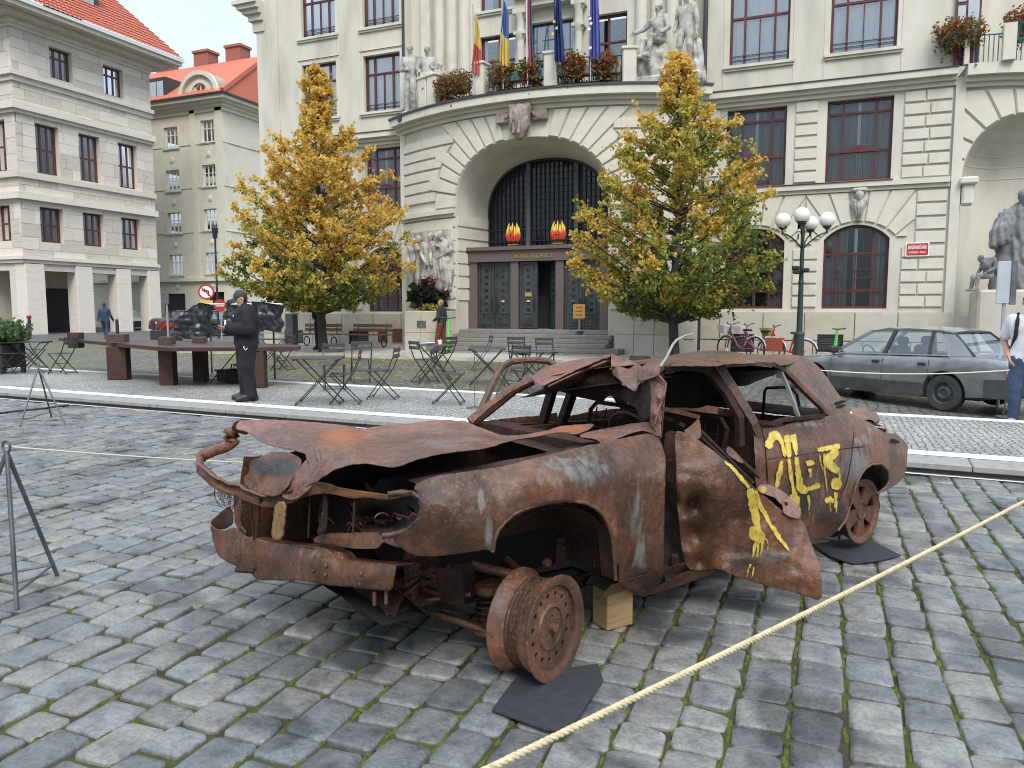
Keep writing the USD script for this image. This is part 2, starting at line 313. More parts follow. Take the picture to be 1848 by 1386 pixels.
while xs < 9:
    L = 1.1 + .5 * kr.random(); a, b = xs + .004, xs + L - .004
    mb = MB(); d = unit((1, KS, 0)); nn = np.array([-d[1], d[0], 0]); c = np.array([(a + b) / 2, kerb_y((a + b) / 2), 0])
    mb.add(cbox(c + nn * .21 + [0, 0, PZ - .03], (b - a, .42, .06), .008, np.stack([d, nn, (0, 0, 1)])))
    part(KERB, 'kerb_stone', mb, LOOKS['granite_kerb'])
    xs += L
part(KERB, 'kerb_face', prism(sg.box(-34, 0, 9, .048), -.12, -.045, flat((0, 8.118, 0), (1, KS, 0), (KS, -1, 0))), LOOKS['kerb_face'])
part(KERB, 'gutter_strip', sheet(-34, 9, lambda x: kerb_y(x) - .055, lambda x: kerb_y(x) - .02, .006), LOOKS['white_marble_strip'])
solo('pale_mosaic_paving', sheet(-34, 12, lambda x: kerb_y(x) + .42, lambda x: 11.78 - .06 * x, PZ - .004), LOOKS['pale_mosaic'], kind='structure')
STRIP = thing('white_paving_strips', None, None, kind='structure')
part(STRIP, 'front_strip', sheet(-34, 12, lambda x: kerb_y(x) + .44, lambda x: kerb_y(x) + .70, PZ), LOOKS['white_marble_strip'])
part(STRIP, 'rear_strip', prism(sg.box(-34, -.6, 9, .003), -.23, 0, lambda w: np.stack([w[:, 0], 11.63 - .06 * w[:, 0] - w[:, 1], w[:, 2] + PZ - .003], 1)), LOOKS['white_marble_strip'])
lz = [(-3.2, PZ - .004), (1.0, -.12), (6.0, -.24), (120, -.3)]; lv = []; 
for lx, z_ in lz: lv += [[lx, 11.6 - .06 * min(lx, 30), z_], [lx, 220, z_]]
solo('lane', (np.array(lv), np.array([[2 * i, 2 * i + 2, 2 * i + 3, 2 * i + 1] for i in range(3)])), LOOKS['lane_setts'], kind='structure')
solo('far_side_ground', sheet(9, 120, lambda x: -60, lambda x: 13, -.32), LOOKS['grey_setts'], kind='structure')
solo('foot_pavement', prism(sg.box(-21.4, -.5, -3.3, PZ + .09), 0, 5.4, flat((0, 24.97, 0), (1, 0, 0), (0, -1, 0))), LOOKS['pale_flagstone'], kind='structure')
pm('asphalt_road', [(.06, .06, .06), (.10, .10, .098)], scale=1.2, rough=.6, bump=.3, bscale=60, coord='pos')
solo('side_street', sheet(-70, -21.5, lambda x: 26.5, lambda x: 46, PZ), LOOKS['asphalt_road'], kind='structure')
# ================================================================ BUILDINGS
pm('cream_plaster', [(.41, .385, .325), (.55, .52, .445), (.62, .59, .51)], scale=.8, detail=8, stretch=(1, 1, .3), rough=.85, bump=.15, bscale=40, coord='pos', spec=.2)
pm('cream_stone', [(.48, .455, .39), (.59, .56, .48), (.53, .505, .435)], scale=1.1, detail=7, rough=.85, bump=.2, bscale=25, coord='pos', spec=.2)
pm('plinth_stone', [(.36, .33, .27), (.46, .43, .36), (.42, .38, .29), (.33, .31, .28)], scale=1.3, detail=8, rough=.8, bump=.35, bscale=25, coord='pos', spec=.25)
pm('plinth_stone_light', [(.42, .39, .33), (.50, .47, .41)], scale=2, detail=8, rough=.8, bump=.35, bscale=25, coord='pos', spec=.25)
pm('carved_stone', [(.07, .066, .06), (.22, .21, .19), (.38, .365, .335), (.48, .465, .43)], scale=3.2, detail=6, rough=.85, bump=.3, bscale=30, coord='pos', spec=.2, contrast=(.26, .6))
pm('grey_statue_stone', [(.10, .10, .105), (.19, .19, .195), (.28, .28, .285)], scale=1.6, detail=6, rough=.85, bump=.3, bscale=30, coord='pos', spec=.2)
pm('red_brown_relief', [(.14, .11, .095), (.26, .21, .185), (.34, .30, .27)], scale=3, rough=.85, bump=.2, coord='pos')
pm('maroon_frame', [(.065, .014, .016), (.095, .022, .022)], scale=5, rough=.4, spec=.5)
pm('brown_frame', [(.06, .02, .016), (.10, .035, .026)], scale=5, rough=.4)
pm('white_frame', (.62, .62, .6), rough=.5)
pm('lead_flashing', (.035, .035, .04), rough=.5)
pm('downpipe_metal', (.03, .03, .033), rough=.4)
pm('room_dark', (.025, .025, .027), rough=.9)
pm('curtain', [(.66, .67, .68), (.82, .83, .84)], scale=3, rough=.9, stretch=(9, 9, .2), coord='pos')
pm('curtain_grey', [(.16, .15, .145), (.34, .32, .30)], scale=3, rough=.9, stretch=(9, 9, .2), coord='pos')
glassy('window_glass', tint=(.97, .98, .98), base=.10); glassy('lower_window_glass', base=.0)
pm('granite_step', [(.13, .125, .11), (.21, .20, .175), (.16, .15, .13)], scale=4, rough=.7, bump=.4, bscale=40, coord='pos')
pm('portal_granite', [(.085, .065, .058), (.14, .105, .095)], scale=20, rough=.45, coord='pos')
pm('bronze_door', [(.036, .041, .042), (.066, .073, .074), (.03, .032, .032)], scale=2.5, rough=.4, metal=.4, coord='pos', bump=.2, bscale=20)
pm('dark_grille', (.022, .023, .027), rough=.45, metal=.3)
pm('dark_glass', (.012, .013, .018), rough=.08, spec=.6)
pm('gilt', (.50, .35, .10), rough=.35, metal=.8)

def win(parent, fr, u0, u1, z0, z1, cols, rows, arch=0.0, dep=.2, fw=.075, frame='maroon_frame', glass='window_glass', mull=(), bars=(), curtain='curtain', gable=None, sill=True, cov=.5, sillmat='cream_plaster', sr=None):
    """cols, rows: fractions where the bars stand. mull: (row, fraction) extra thin uprights. Gives the opening's outline."""
    def outline(e=0.0):
        if not arch: return sg.box(u0 + e, z0 + e, u1 - e, z1 - e)
        w = (u1 - u0) / 2; R = (w * w + arch * arch) / (2 * arch); c = z1 - R
        t = np.linspace(math.asin(w / R), -math.asin(w / R), 15)
        top = [((u0 + u1) / 2 + (R - e) * sin(a), max(z0, c + (R - e) * cos(a))) for a in t]
        return sg.Polygon([(u0 + e, z0 + e), (u1 - e, z0 + e)] + [(min(max(x, u0 + e), u1 - e), z) for x, z in top])
    W, Hh = u1 - u0, z1 - z0; cs = [0, *cols, 1]; rs = [0, *rows, 1]; bw = fw * .62
    cells = []
    for j in range(len(rs) - 1):
        c2 = sorted(cs + [m[1] for m in mull if m[0] == j])
        for i in range(len(c2) - 1):
            def off(k, n, thin): return fw if k in (0, n) else (bw * .3 if thin else bw / 2 * 1.4)
            a = u0 + c2[i] * W + (fw if i == 0 else (bw * .35 if c2[i] not in cs else bw * .7)); b = u0 + c2[i + 1] * W - (fw if i == len(c2) - 2 else (bw * .35 if c2[i + 1] not in cs else bw * .7))
            c = z0 + rs[j] * Hh + (fw if j == 0 else bw * .7); d = z0 + rs[j + 1] * Hh - (fw if j == len(rs) - 2 else bw * .7)
            cells.append((sg.box(a, c, b, d)))
    inner = outline(fw); cells = [q for c in cells for q in polys(c.intersection(inner))]
    w = part(parent, 'window', prism(outline().difference(so.unary_union(cells)), -dep - .06, -dep + .03, fr), LOOKS[frame], world=True)
    for c in cells: part(w, 'pane', prism(c.buffer(.006, join_style=2), -dep - .025, -dep - .012, fr), LOOKS[glass], world=True)
    if bars: part(w, 'rail', sum_mb([prism(sg.box(u0 + fw, z0 + b, u1 - fw, z0 + b + .022), -dep + .035, -dep + .06, fr) for b in bars]), LOOKS['lead_flashing'], world=True)
    if gable is not None:
        j = gable; z = z0 + rs[j] * Hh; um = (u0 + u1) / 2; g = W * .27
        part(w, 'gabled_rail', prism(sg.Polygon([(um - g, z - .03), (um + g, z - .03), (um + g, z + .05), (um, z + .17), (um - g, z + .05)]), -dep + .02, -dep + .06, fr), LOOKS[frame], world=True)
    if curtain:
        n = 26; rr = sr or rng; mb = MB()
        for a, b in ((u0 + .03, u0 + W * cov * (.45 + .5 * rr.random())), (u1 - W * cov * (.45 + .5 * rr.random()), u1 - .03)):
            us = np.linspace(a, b, n); ph = rr.random() * 9; dd = -dep - .14 + .035 * np.sin(us * 38 + ph) + .02 * np.sin(us * 61 + ph)
            v = np.concatenate([np.column_stack([us, dd, np.full(n, z0 + .03)]), np.column_stack([us, dd, np.full(n, z1 - .03)])])
            mb.add((fr(v), np.array([[i, i + 1, n + i + 1, n + i] for i in range(n - 1)])))
        part(w, 'curtain', mb, LOOKS[curtain], smooth=True, world=True)
    if curtain == 'curtain_grey' and W > 1.55: part(w, 'white_post', prism(sg.box((u0 + u1) / 2 - .045, z0, (u0 + u1) / 2 + .045, z1), -dep - .09, -dep - .06, fr), LOOKS['white_frame'], world=True)
    part(w, 'room_backing', prism(sg.box(u0 - .25, z0 - .2, u1 + .25, z1 + .2), -dep - 1.0, -dep - .95, fr), LOOKS['room_dark'], world=True)
    if sill: part(w, 'sill', prism(sg.box(u0 - .16, z0 - .10, u1 + .16, z0 - .012), -.02, .11, fr).add(prism(sg.box(u0 - .13, z0 - .17, u1 + .13, z0 - .102), -.02, .065, fr)), LOOKS[sillmat], world=True)
    return outline()
def sum_mb(ms):
    o = MB()
    for m in ms: o.add(m)
    return o
def block(parent, fr, poly, mat, d=.05, name='stone_block', strip=None, cham=.018, d0=0.0):
    """A raised block with a bevelled rim."""
    for q in polys(poly):
        q = sg.polygon.orient(q.simplify(1e-4)); inn = polys(q.buffer(-cham, join_style=2))
        mb = prism(q, d0, d * .6, fr, strip)
        if inn: mb.add(prism(inn[0], d * .6, d, fr, strip))
        part(parent, name, mb, mat, world=True)

TH = thing('town_hall', 'cream plastered town hall with maroon windows and an arched bronze door portal', 'town hall', (-9.3, 25, 0))
FR = flat((0, 25, 0), (1, 0, 0), (0, -1, 0))
CP, ST = LOOKS['cream_plaster'], LOOKS['cream_stone']
def uz(px, py, Y=25.0): q = onY(px, py, Y); return q[0], q[2]
holes = []
F2 = dict(cols=(.25, .75), rows=(.72,), mull=((0, .5),), bars=(.18, .30), cov=1.05)
F1 = dict(glass='lower_window_glass', cols=(.25, .75), rows=(.37, .84), mull=((0, .5),), gable=1, curtain='curtain_grey', cov=.95)
G0 = dict(cols=(.22, .76), rows=(.22, .66), mull=((0, .5), (1, .5), (2, .62)), curtain='curtain_grey', glass='lower_window_glass', cov=.5, sill=False, arch=.42, bars=(.9, 1.15))
for u0, u1 in ((-3.2, -1.45), (-.32, 1.45)):
    holes += [win(TH, FR, u0, u1, 9.05, 11.35, **{**F2, 'rows': (.62,), 'cov': .6 + .5 * rng.random()}), win(TH, FR, u0, u1, 5.36, 7.72, sill=False, **F1), win(TH, FR, u0 + .04, u1 + .05, 1.6, 4.08, **G0)]
for u0, u1 in ((-19.3, -17.72), (-16.5, -14.92)):
    holes += [win(TH, FR, u0, u1, 12.0, 14.2, **{**F2, 'rows': (.6,)}), win(TH, FR, u0, u1, 8.95, 11.0, cols=(.25, .75), rows=(.68,), mull=((0, .5),), bars=(.16, .28), cov=1.05), win(TH, FR, u0, u1, 5.28, 7.62, sill=False, **F1), win(TH, FR, u0, u1, 1.5, 3.95, **G0)]
holes += [win(TH, FR, u0, u1, 12.6, 15, **F2) for u0, u1 in ((-3.2, -1.45), (-.32, 1.45))]
HU = so.unary_union(holes)
base = [sg.box(-12.6, .11, -3, .9)]
right = sg.box(-3.95, .0, 3.0, 17).difference(HU); left = sg.box(-21.4, .0, -14.6, 17).difference(HU)
part(TH, 'wall', prism(right, -.45, 0, FR), CP, world=True)
part(TH, 'wall', prism(left, -.45, 0, FR), CP, world=True)
# window surrounds: thin raised borders round the upper windows
for u0, u1, z0, z1 in ((-3.2, -1.45, 9.05, 11.35), (-.32, 1.45, 9.05, 11.35), (-19.3, -17.72, 12.0, 14.2), (-16.5, -14.92, 12.0, 14.2), (-19.3, -17.72, 8.95, 11), (-16.5, -14.92, 8.95, 11)):
    part(TH, 'window_border', prism(sg.box(u0 - .16, z0 - .85, u1 + .16, z1 + .18).difference(sg.box(u0 - .12, z0 - .81, u1 + .12, z1 + .14)), -.01, .018, FR), ST, world=True)
# cornices
def cornice(z, a, b, fr, prof, strip=None, name='cornice', mats=None):
    mb = MB()
    for (z0, z1, d) in prof: mb.add(prism(sg.box(a, z + z0, b, z + z1), -.02, d, fr, strip))
    part(TH, name, mb, mats or ST, world=True)
COR = ((-.30, -.18, .10), (-.178, -.06, .20), (-.058, .12, .34))
cornice(8.1, -3.75, 2.98, FR, COR); part(TH, 'cornice_flashing', prism(sg.box(-3.78, 8.222, 3.0, 8.25), -.02, .37, FR), LOOKS['lead_flashing'], world=True)
cornice(8.0, -19.6, -14.75, FR, COR); part(TH, 'cornice_flashing', prism(sg.box(-19.6, 8.122, -14.75, 8.15), -.02, .37, FR), LOOKS['lead_flashing'], world=True)
SB = ((-.16, -.05, .09), (-.048, .1, .17))
cornice(5.2, -3.6, 2.95, FR, SB, name='sill_band'); cornice(5.12, -21.3, -14.75, FR, SB, name='sill_band')
part(TH, 'window_flashing', prism(sg.box(-3.25, 5.302, 1.5, 5.325), -.02, .20, FR), LOOKS['maroon_frame'], world=True)
part(TH, 'window_flashing', prism(sg.box(-19.35, 5.222, -14.9, 5.245), -.02, .20, FR), LOOKS['maroon_frame'], world=True)
# rusticated blocks
def courses(fr, u0, u1, z0, z1, n, gap=.055, d=.055, minus=None, strip=None, split=None, mat=None):
    h = (z1 - z0) / n
    for k in range(n):
        cuts = [u0, u1]
        if split: cuts = [u0, u0 + (u1 - u0) * (split if k % 2 else 1 - split), u1]
        for a, b in zip(cuts[:-1], cuts[1:]):
            p = sg.box(a + (.0 if a == u0 else .012), z0 + k * h + gap / 2, b - (0 if b == u1 else .012), z0 + (k + 1) * h - gap / 2)
            if minus is not None: p = p.difference(minus)
            if p.area > .01: block(TH, fr, p, mat or ST, d, strip=strip)
courses(FR, -1.2, -.57, 5.36, 7.78, 7); courses(FR, 1.72, 2.92, 5.32, 7.78, 7, split=.55); courses(FR, -3.72, -3.42, 5.36, 7.78, 7); courses(FR, -14.74, -14.66, 5.3, 7.6, 7)
courses(FR, 1.82, 2.92, 1.62, 3.42, 5, split=.4); courses(FR, -1.14, -.44, 1.62, 3.42, 5); courses(FR, -17.5, -16.72, 1.55, 3.3, 5); courses(FR, -21.3, -19.5, 1.55, 3.3, 5, split=.5)
def fan(uc, half, zc, rise, ztop, u0, u1, n=9, fr=FR, gap=.04, d=.055, strip=None, flat_rows=None):
    """Wedge stones round a segment arch, running up to the band above."""
    w = half + .08; R = (w * w + rise * rise) / (2 * rise); c = zc - R + .06
    lim = sg.box(u0, zc - rise + .02, u1, ztop); hole = sg.Point(uc, c).buffer(R + .03, 48)
    A = math.radians(62)
    for k in range(n):
        a0 = -A + 2 * A * k / n; a1 = -A + 2 * A * (k + 1) / n
        rr = 6
        wdg = sg.Polygon([(uc + .4 * sin(a0), c + .4 * cos(a0)), (uc + rr * sin(a0), c + rr * cos(a0)), (uc + rr * sin(a1), c + rr * cos(a1)), (uc + .4 * sin(a1), c + .4 * cos(a1))]).buffer(-gap / 2, join_style=2)
        p = wdg.intersection(lim).difference(hole)
        if abs(k - (n - 1) / 2) > n * .36: p = p.intersection(sg.box(uc - half - .42, 0, uc + half + .42, ztop - .35))
        if p.area > .01: block(TH, fr, p, ST, d, name='arch_stone', strip=strip)
for uc, z1 in ((.635, 4.08), (-2.28, 4.08)): fan(uc, .89, z1, .42, 5.02, max(uc - 1.5, -.82) if uc > 0 else uc - 1.3, min(uc + 1.5, -.84) if uc < 0 else uc + 1.5)
for uc, z1 in ((-15.71, 3.95), (-18.51, 3.95)): fan(uc, .79, z1, .42, 4.94, uc - 1.35, uc + (1.0 if uc > -17 else 1.35))
courses(FR, 2.15, 2.92, 3.45, 5.0, 4); courses(FR, -1.05, -.62, 3.5, 4.3, 2)
# plinth of big stones
def plinth(u0, u1, zt, fr, strip=None, rows=((.11, .62), (.63, None)), seed=1, d=.12, skip=()):
    r = np.random.default_rng(seed)
    for k, (a, b) in enumerate(rows):
        b = b or zt; u = u0 - (.6 * k)
        while u < u1:
            L = 1.05 + .5 * r.random(); p = sg.box(max(u, u0) + .006, a + .004, min(u + L, u1) - .006, b - .004)
            for s in skip: p = p.difference(s)
            if max(u, u0) < min(u + L, u1) - .05: block(TH, fr, p, LOOKS['plinth_stone' if r.random() < .6 else 'plinth_stone_light'], d + .01 * r.random(), 'plinth_stone', strip, .008)
            u += L
gr_ = [sg.box(-.35, .3, .36, .82), sg.box(-2.9, .25, -2.2, .8), sg.box(-20.4, .25, -19.5, .75), sg.box(-17.3, .25, -16.4, .75)]
plinth(-3.9, 3.2, 1.5, FR, seed=2, skip=gr_); plinth(-21.45, -14.5, 1.42, FR, seed=3, skip=gr_)
for g in gr_:
    a, b, c, d = g.bounds; ven = part(TH, 'basement_grille', prism(g.difference(sg.box(a + .04, b + .04, c - .04, d - .04)), -.03, .1, FR), LOOKS['dark_grille'], world=True)
    part(ven, 'slats', sum_mb([prism(sg.box(a + .03, z, c - .03, z + .03), -.02, .06, FR) for z in np.arange(b + .06, d - .04, .07)]), LOOKS['dark_grille'], world=True)
    part(ven, 'recess', prism(sg.box(a, b, c, d), -.06, -.03, FR), LOOKS['room_dark'], world=True)
for q, (a, b) in enumerate(((-15.95, -15.55), (-15.3, -14.75))):
    part(TH, 'meter_cupboard', prism(sg.box(a, .35, b, .85), .1, .165, FR), pm('rust_box', (.11, .045, .03), rough=.6), world=True)
# ---- left end: corner pier, eaves, side wall with the round balcony
part(TH, 'corner_pier', prism(sg.box(-21.42, .1, -20.4, 17), 0, .06, FR), CP, world=True)
SL = flat((-21.4, 0, 0), (0, 1, 0), (-1, 0, 0))
part(TH, 'side_wall', prism(sg.box(25.01, 0, 38, 17), -.4, 0, SL), CP, world=True)
for k, (o, z0, z1) in enumerate(((.75, 13.46, 13.6), (.62, 13.30, 13.458), (.45, 13.14, 13.298), (.28, 12.9, 13.138), (.15, 12.5, 12.898))):
    part(TH, 'eaves', MB().box2((-21.4 - o, 25 - o * .8, z0), (-21.0, 30, z1)), ST, world=True)
bc = (-21.5, 27.2)
part(TH, 'round_balcony', MB().lathe([(.001, 6.6), (.35, 6.65), (.7, 6.95), (1.15, 7.4), (1.25, 7.55), (1.25, 7.75), (1.15, 7.8), (1.12, 8.35), (.001, 8.36)], (*bc, 0), n=40), ST, smooth=35, world=True)
part(TH, 'balcony_flashing', MB().lathe([(1.26, 7.74), (1.29, 7.76), (1.27, 7.79), (1.14, 7.795)], (*bc, 0), n=40), LOOKS['lead_flashing'], world=True)
part(TH, 'balcony_window', MB().box((-21.42, 27.0, 8.9), (.06, 1.2, 1.6)), LOOKS['dark_glass'], world=True)
# ---- downpipes
for X in (-3.92,): part(TH, 'downpipe', MB().cyl((X, 24.88, 7.6), (X, 24.88, 17), .075).cyl((X + .02, 24.9, .3), (X + .02, 24.9, 7.6), .06).box((X, 24.88, 7.7), (.3, .22, .26)), LOOKS['downpipe_metal'], smooth=40, world=True)
part(TH, 'downpipe', MB().cyl((-14.72, 24.93, 10.6), (-14.72, 24.93, 17), .05), LOOKS['downpipe_metal'], smooth=40, world=True)

# ---- the curved portal
PC, PR = (-9.3, 33.15), 10.05
PF = bend(*PC, PR)
def superarch(uc, h, zs, rise, n=40, e=2.3):
    t = np.linspace(0, pi, n); return [(uc + h * np.sign(cos(a)) * abs(cos(a)) ** (2 / e), zs + rise * abs(sin(a)) ** (2 / e)) for a in t]
UC, HA = .12, 2.70
arch = [(UC + HA, -.2)] + superarch(UC, HA, 5.0, 2.05) + [(UC - HA, -.2)]
AO = sg.Polygon(arch)
UE = 5.56
part(TH, 'portal_wall', prism(sg.box(-UE, .0, UE, 8.0).difference(AO), -.5, 0, PF, .28), CP, world=True)
part(TH, 'portal_side', MB().box2((-14.66, 24.5, 0), (-14.45, 25.4, 8.0)), CP, world=True); part(TH, 'portal_side', MB().box2((-4.15, 24.5, 0), (-3.94, 25.4, 8.0)), CP, world=True)
# portal cornice: stepped, with a dark lead lip, and the balcony floor above
for z0, z1, d in ((7.86, 8.0, .10), (8.002, 8.12, .22), (8.122, 8.36, .42)): part(TH, 'portal_cornice', prism(sg.box(-UE - .25, z0, UE + .25, z1), -.5, d, PF, .28), ST, world=True)
part(TH, 'portal_flashing', prism(sg.box(-UE - .27, 8.362, UE + .27, 8.43), -.5, .46, PF, .28), LOOKS['lead_flashing'], world=True)
part(TH, 'balcony_floor', MB().box2((-14.4, 23.9, 8.2), (-4.2, 25.5, 8.42)).box2((-12.6, 23.3, 8.2), (-6, 23.92, 8.42)), LOOKS['lead_flashing'], world=True)
# wedge stones round the arch, level courses beside it
NV = 21; tt = np.linspace(0.0, pi, NV + 1); oc = (UC, 4.9)
AB = AO.buffer(.02)
for k in range(NV):
    def rp(a, s):
        b = np.array([HA * np.sign(cos(a)) * abs(cos(a)) ** (2 / 2.3), 2.05 * abs(sin(a)) ** (2 / 2.3)]); return b, b * 0 + [cos(a), sin(a) * .9 + .05]
    b0, d0 = rp(tt[k], 0); b1, d1 = rp(tt[k + 1], 0); d0 = unit([b0[0] / HA, b0[1] / 2.05 * 1.1]); d1 = unit([b1[0] / HA, b1[1] / 2.05 * 1.1])
    o = np.array([UC, 5.0]); wdg = sg.Polygon([o + b0 * .9, o + b0 + d0 * 4, o + b1 + d1 * 4, o + b1 * .9]).buffer(-.03, join_style=2)
    mid = abs(k - (NV - 1) / 2); reach = .95 + .45 * (k % 2) if mid > 5 else 9
    lim = sg.box(-UE + .05, 4.95, UE - .05, 7.82).intersection(AO.buffer(reach, join_style=2))
    p = wdg.intersection(lim).difference(AB)
    if mid < 1.1: continue
    if p.area > .02: block(TH, PF, p, ST, .07, 'arch_stone', .3, .02)
vo = AO.buffer(1.42, join_style=2)
courses(PF, -UE + .04, -HA + .05, 5.28, 7.5, 6, minus=AO.buffer(1.0), strip=.3, d=.06, split=.45); courses(PF, HA + .2, UE - .04, 5.28, 7.5, 6, minus=AO.buffer(1.0), strip=.3, d=.06, split=.45)
for s in (-1, 1):
    a, b = (-UE - .02, -HA + UC - .02) if s < 0 else (HA + UC + .02, UE + .02)
    part(TH, 'impost_band', prism(sg.box(a, 4.72, b, 4.82), -.1, .08, PF, .3).add(prism(sg.box(a, 4.822, b, 4.98), -.1, .16, PF, .3)), ST, world=True)
courses(PF, -UE + .05, -HA + .08, 4.35, 4.7, 1, strip=.3); courses(PF, -HA - .5, -HA + .08, 1.55, 4.3, 7, strip=.3, d=.05)
courses(PF, HA + .16, UE - .05, 1.55, 4.7, 8, strip=.3, split=.5)
plinth(-UE, -HA + .1, 1.5, PF, .3, seed=8); plinth(HA + .15, UE, 1.5, PF, .3, seed=9)
# vault: from the outer arch back to the doors, with recessed joint lines
oa = PF(np.array([[u, 0, z] for u, z in superarch(UC, HA, 5.0, 2.05, 48)])); ia = np.array([[x, 25.3, z] for x, z in superarch(-9.19, 2.20, 4.9, 1.82, 48)])
def jl(t): return oa * (1 - t) + ia * t
vb, vf = [], []; ts = [0, .12, .13, .2, .21, .5, .51, 1.0]
ring = [np.vstack([[q[-1] * [1, 1, 0] + [0, 0, .0]], [q[0] * [1, 1, 0]], q]) for q in (jl(t) for t in ts)]
ring = []
for k, t in enumerate(ts):
    q = jl(t); c = q.mean(0); q = q + (np.array([0, 0, 0]) if k % 2 == 0 else 0)
    ring.append(np.vstack([[q[0] * [1, 1, 0]], q, [q[-1] * [1, 1, 0]]]))
n = len(ring[0]); v = np.vstack(ring); f = [[k * n + i, k * n + i + 1, (k + 1) * n + i + 1, (k + 1) * n + i] for k in range(len(ts) - 1) for i in range(n - 1)]
part(TH, 'vault', (v, np.array(f)), CP, smooth=40, world=True)
jm = MB()
for z in np.arange(1.9, 4.7, .42):
    for s in (0, -1):
        a = jl(0)[s] * [1, 1, 0] + [0, 0, z]; b = jl(.97)[s] * [1, 1, 0] + [0, 0, z]; e = .03 if s == -1 else -.03
        part(TH, 'jamb_stone', MB().bar(a + [e, .05, .17], b + [e, 0, .17], .05, .34), ST, world=True)
# the great window over the doors
gp = sg.Polygon([(-9.19 + 2.22, 3.6)] + superarch(-9.19, 2.22, 4.9, 1.84, 40) + [(-9.19 - 2.22, 3.6)])
part(TH, 'portal_window', prism(gp, -.25, -.2, FR), LOOKS['dark_glass'], world=True)
gb = MB()
for x in np.arange(-11.3, -7.0, .165): gb.add(prism(sg.box(x, 3.6, x + .035, 7).intersection(gp), -.19, -.13, FR)) if not sg.box(x, 3.6, x + .035, 7).intersection(gp).is_empty else 0
for z in (3.95, 4.35): gb.add(prism(sg.box(-11.4, z, -6.97, z + .04).intersection(gp), -.17, -.11, FR))
for z in np.arange(4.5, 6.7, .22): gb.add(prism(sg.box(-11.4, z, -6.97, z + .012).intersection(gp), -.185, -.15, FR))
gb.add(prism(gp.difference(gp.buffer(-.07)), -.2, -.05, FR))
part(TH, 'window_grille', gb, LOOKS['dark_grille'], world=True)
for x in (-9.95, -8.2): part(TH, 'window_mullion', prism(sg.box(x, 3.6, x + .14, 7).intersection(gp), -.18, -.06, FR), pm('grey_mullion', [(.06, .06, .062), (.13, .13, .13)], scale=6, rough=.6, coord='pos'), world=True)
# door wall in front: lintel, posts, six leaves
DY = 24.05; FD = flat((0, DY, 0), (1, 0, 0), (0, -1, 0))
part(TH, 'portal_lintel', MB().box2((-11.75, DY - .1, 3.2), (-6.5, 25.0, 3.58)).box2((-11.85, DY - .2, 3.582), (-6.4, 25.1, 3.7)), LOOKS['portal_granite'], world=True)
posts = [(-11.7, -11.36), (-10.1, -9.82), (-8.48, -8.2), (-6.95, -6.55)]
for a, b in posts: part(TH, 'portal_post', MB().box2((a, DY - .04, .9), (b, DY + .6, 3.198)), LOOKS['portal_granite'], world=True)
part(TH, 'vestibule', MB().box2((-11.7, 25.0, .9), (-6.6, 25.1, 3.4)), LOOKS['room_dark'], world=True)
def leaf(x0, x1, opened=0.0, hinge=0, brass=None):
    w = x1 - x0; mb = prism(sg.box(0, .92, w, 3.19), -.09, -.03)
    um = w / 2; mb.add(prism(sg.box(um - .19, 1.05, um + .19, 1.35).difference(sg.box(um - .14, 1.1, um + .14, 1.3)), -.03, 0)); mb.add(prism(sg.box(um - .12, 1.12, um + .12, 1.28), -.03, -.012))
    zs = np.linspace(1.5, 2.85, 7)
    mb.add(prism(sg.box(um - .17, 1.42, um + .17, 3.02).difference(so.unary_union([sg.box(um - .055, z, um + .055, z + .1) for z in zs])), -.03, -.005))
    mb.add(prism(sg.box(.02, .95, w - .02, 3.16).difference(sg.box(.07, 1.0, w - .07, 3.1)), -.03, .005))
    hd = MB()
    hx = w - .09 if hinge == 0 else .09
    hd.bar((hx, .06, 1.55), (hx, .06, 1.95), .03).bar((hx, 0, 1.6), (hx, .06, 1.6), .025).bar((hx, 0, 1.9), (hx, .06, 1.9), .025)
    def put(m):
        v, f = tri(m); v = np.array(v)
        if opened: c, s = cos(opened), sin(opened); xx = v[:, 0] - (w if hinge else 0); v[:, 0], v[:, 1] = (w if hinge else 0) + xx * c + v[:, 1] * s * 0, v[:, 1] - abs(xx) * abs(s)
        return FD(v + [x0, -.05, 0]), f
    d = part(TH, 'door_leaf', put(mb), LOOKS['bronze_door'], world=True)
    [part(d, 'pane', put(prism(sg.box(um - .055, z, um + .055, z + .1), -.029, -.022)), LOOKS['dark_glass'], world=True) for z in zs]; part(d, 'handle', put(hd), LOOKS['dark_grille'], world=True)
    for z, c, hw in (brass or []): part(d, 'brass_plate', put(prism(sg.box(um - hw, z, um + hw, z + hw * 1.1), 0, .012)), LOOKS[c], world=True)
pm('notice_orange', (.42, .22, .05), rough=.6); pm('notice_pale', (.6, .55, .25), rough=.6)
for i in range(3):
    a, b = posts[i][1], posts[i + 1][0]; m = (a + b) / 2
    leaf(a + .01, m - .004, hinge=0, brass=[(2.02, 'notice_orange', .12), (1.83, 'notice_pale', .055)] if i == 1 else [(1.83, 'grey_mullion', .05)])
    leaf(m + .004, b - .01, opened=.9 if i == 1 else 0, hinge=1, brass=[(1.83, 'notice_pale', .05)] if i == 0 else None)
tm = meshkit.text_mesh('NOVÁ  RADNICE', .13, .02); v = np.array(tm.vertices); v = np.column_stack([-9.95 + v[:, 0], np.full(len(v), 0) + v[:, 2], 3.3 + v[:, 1]])
part(TH, 'gilt_lettering', (flat((0, DY - .101, 0), (1, 0, 0), (0, -1, 0))(v), np.array(tm.faces)[:, ::-1]), LOOKS['gilt'], world=True)
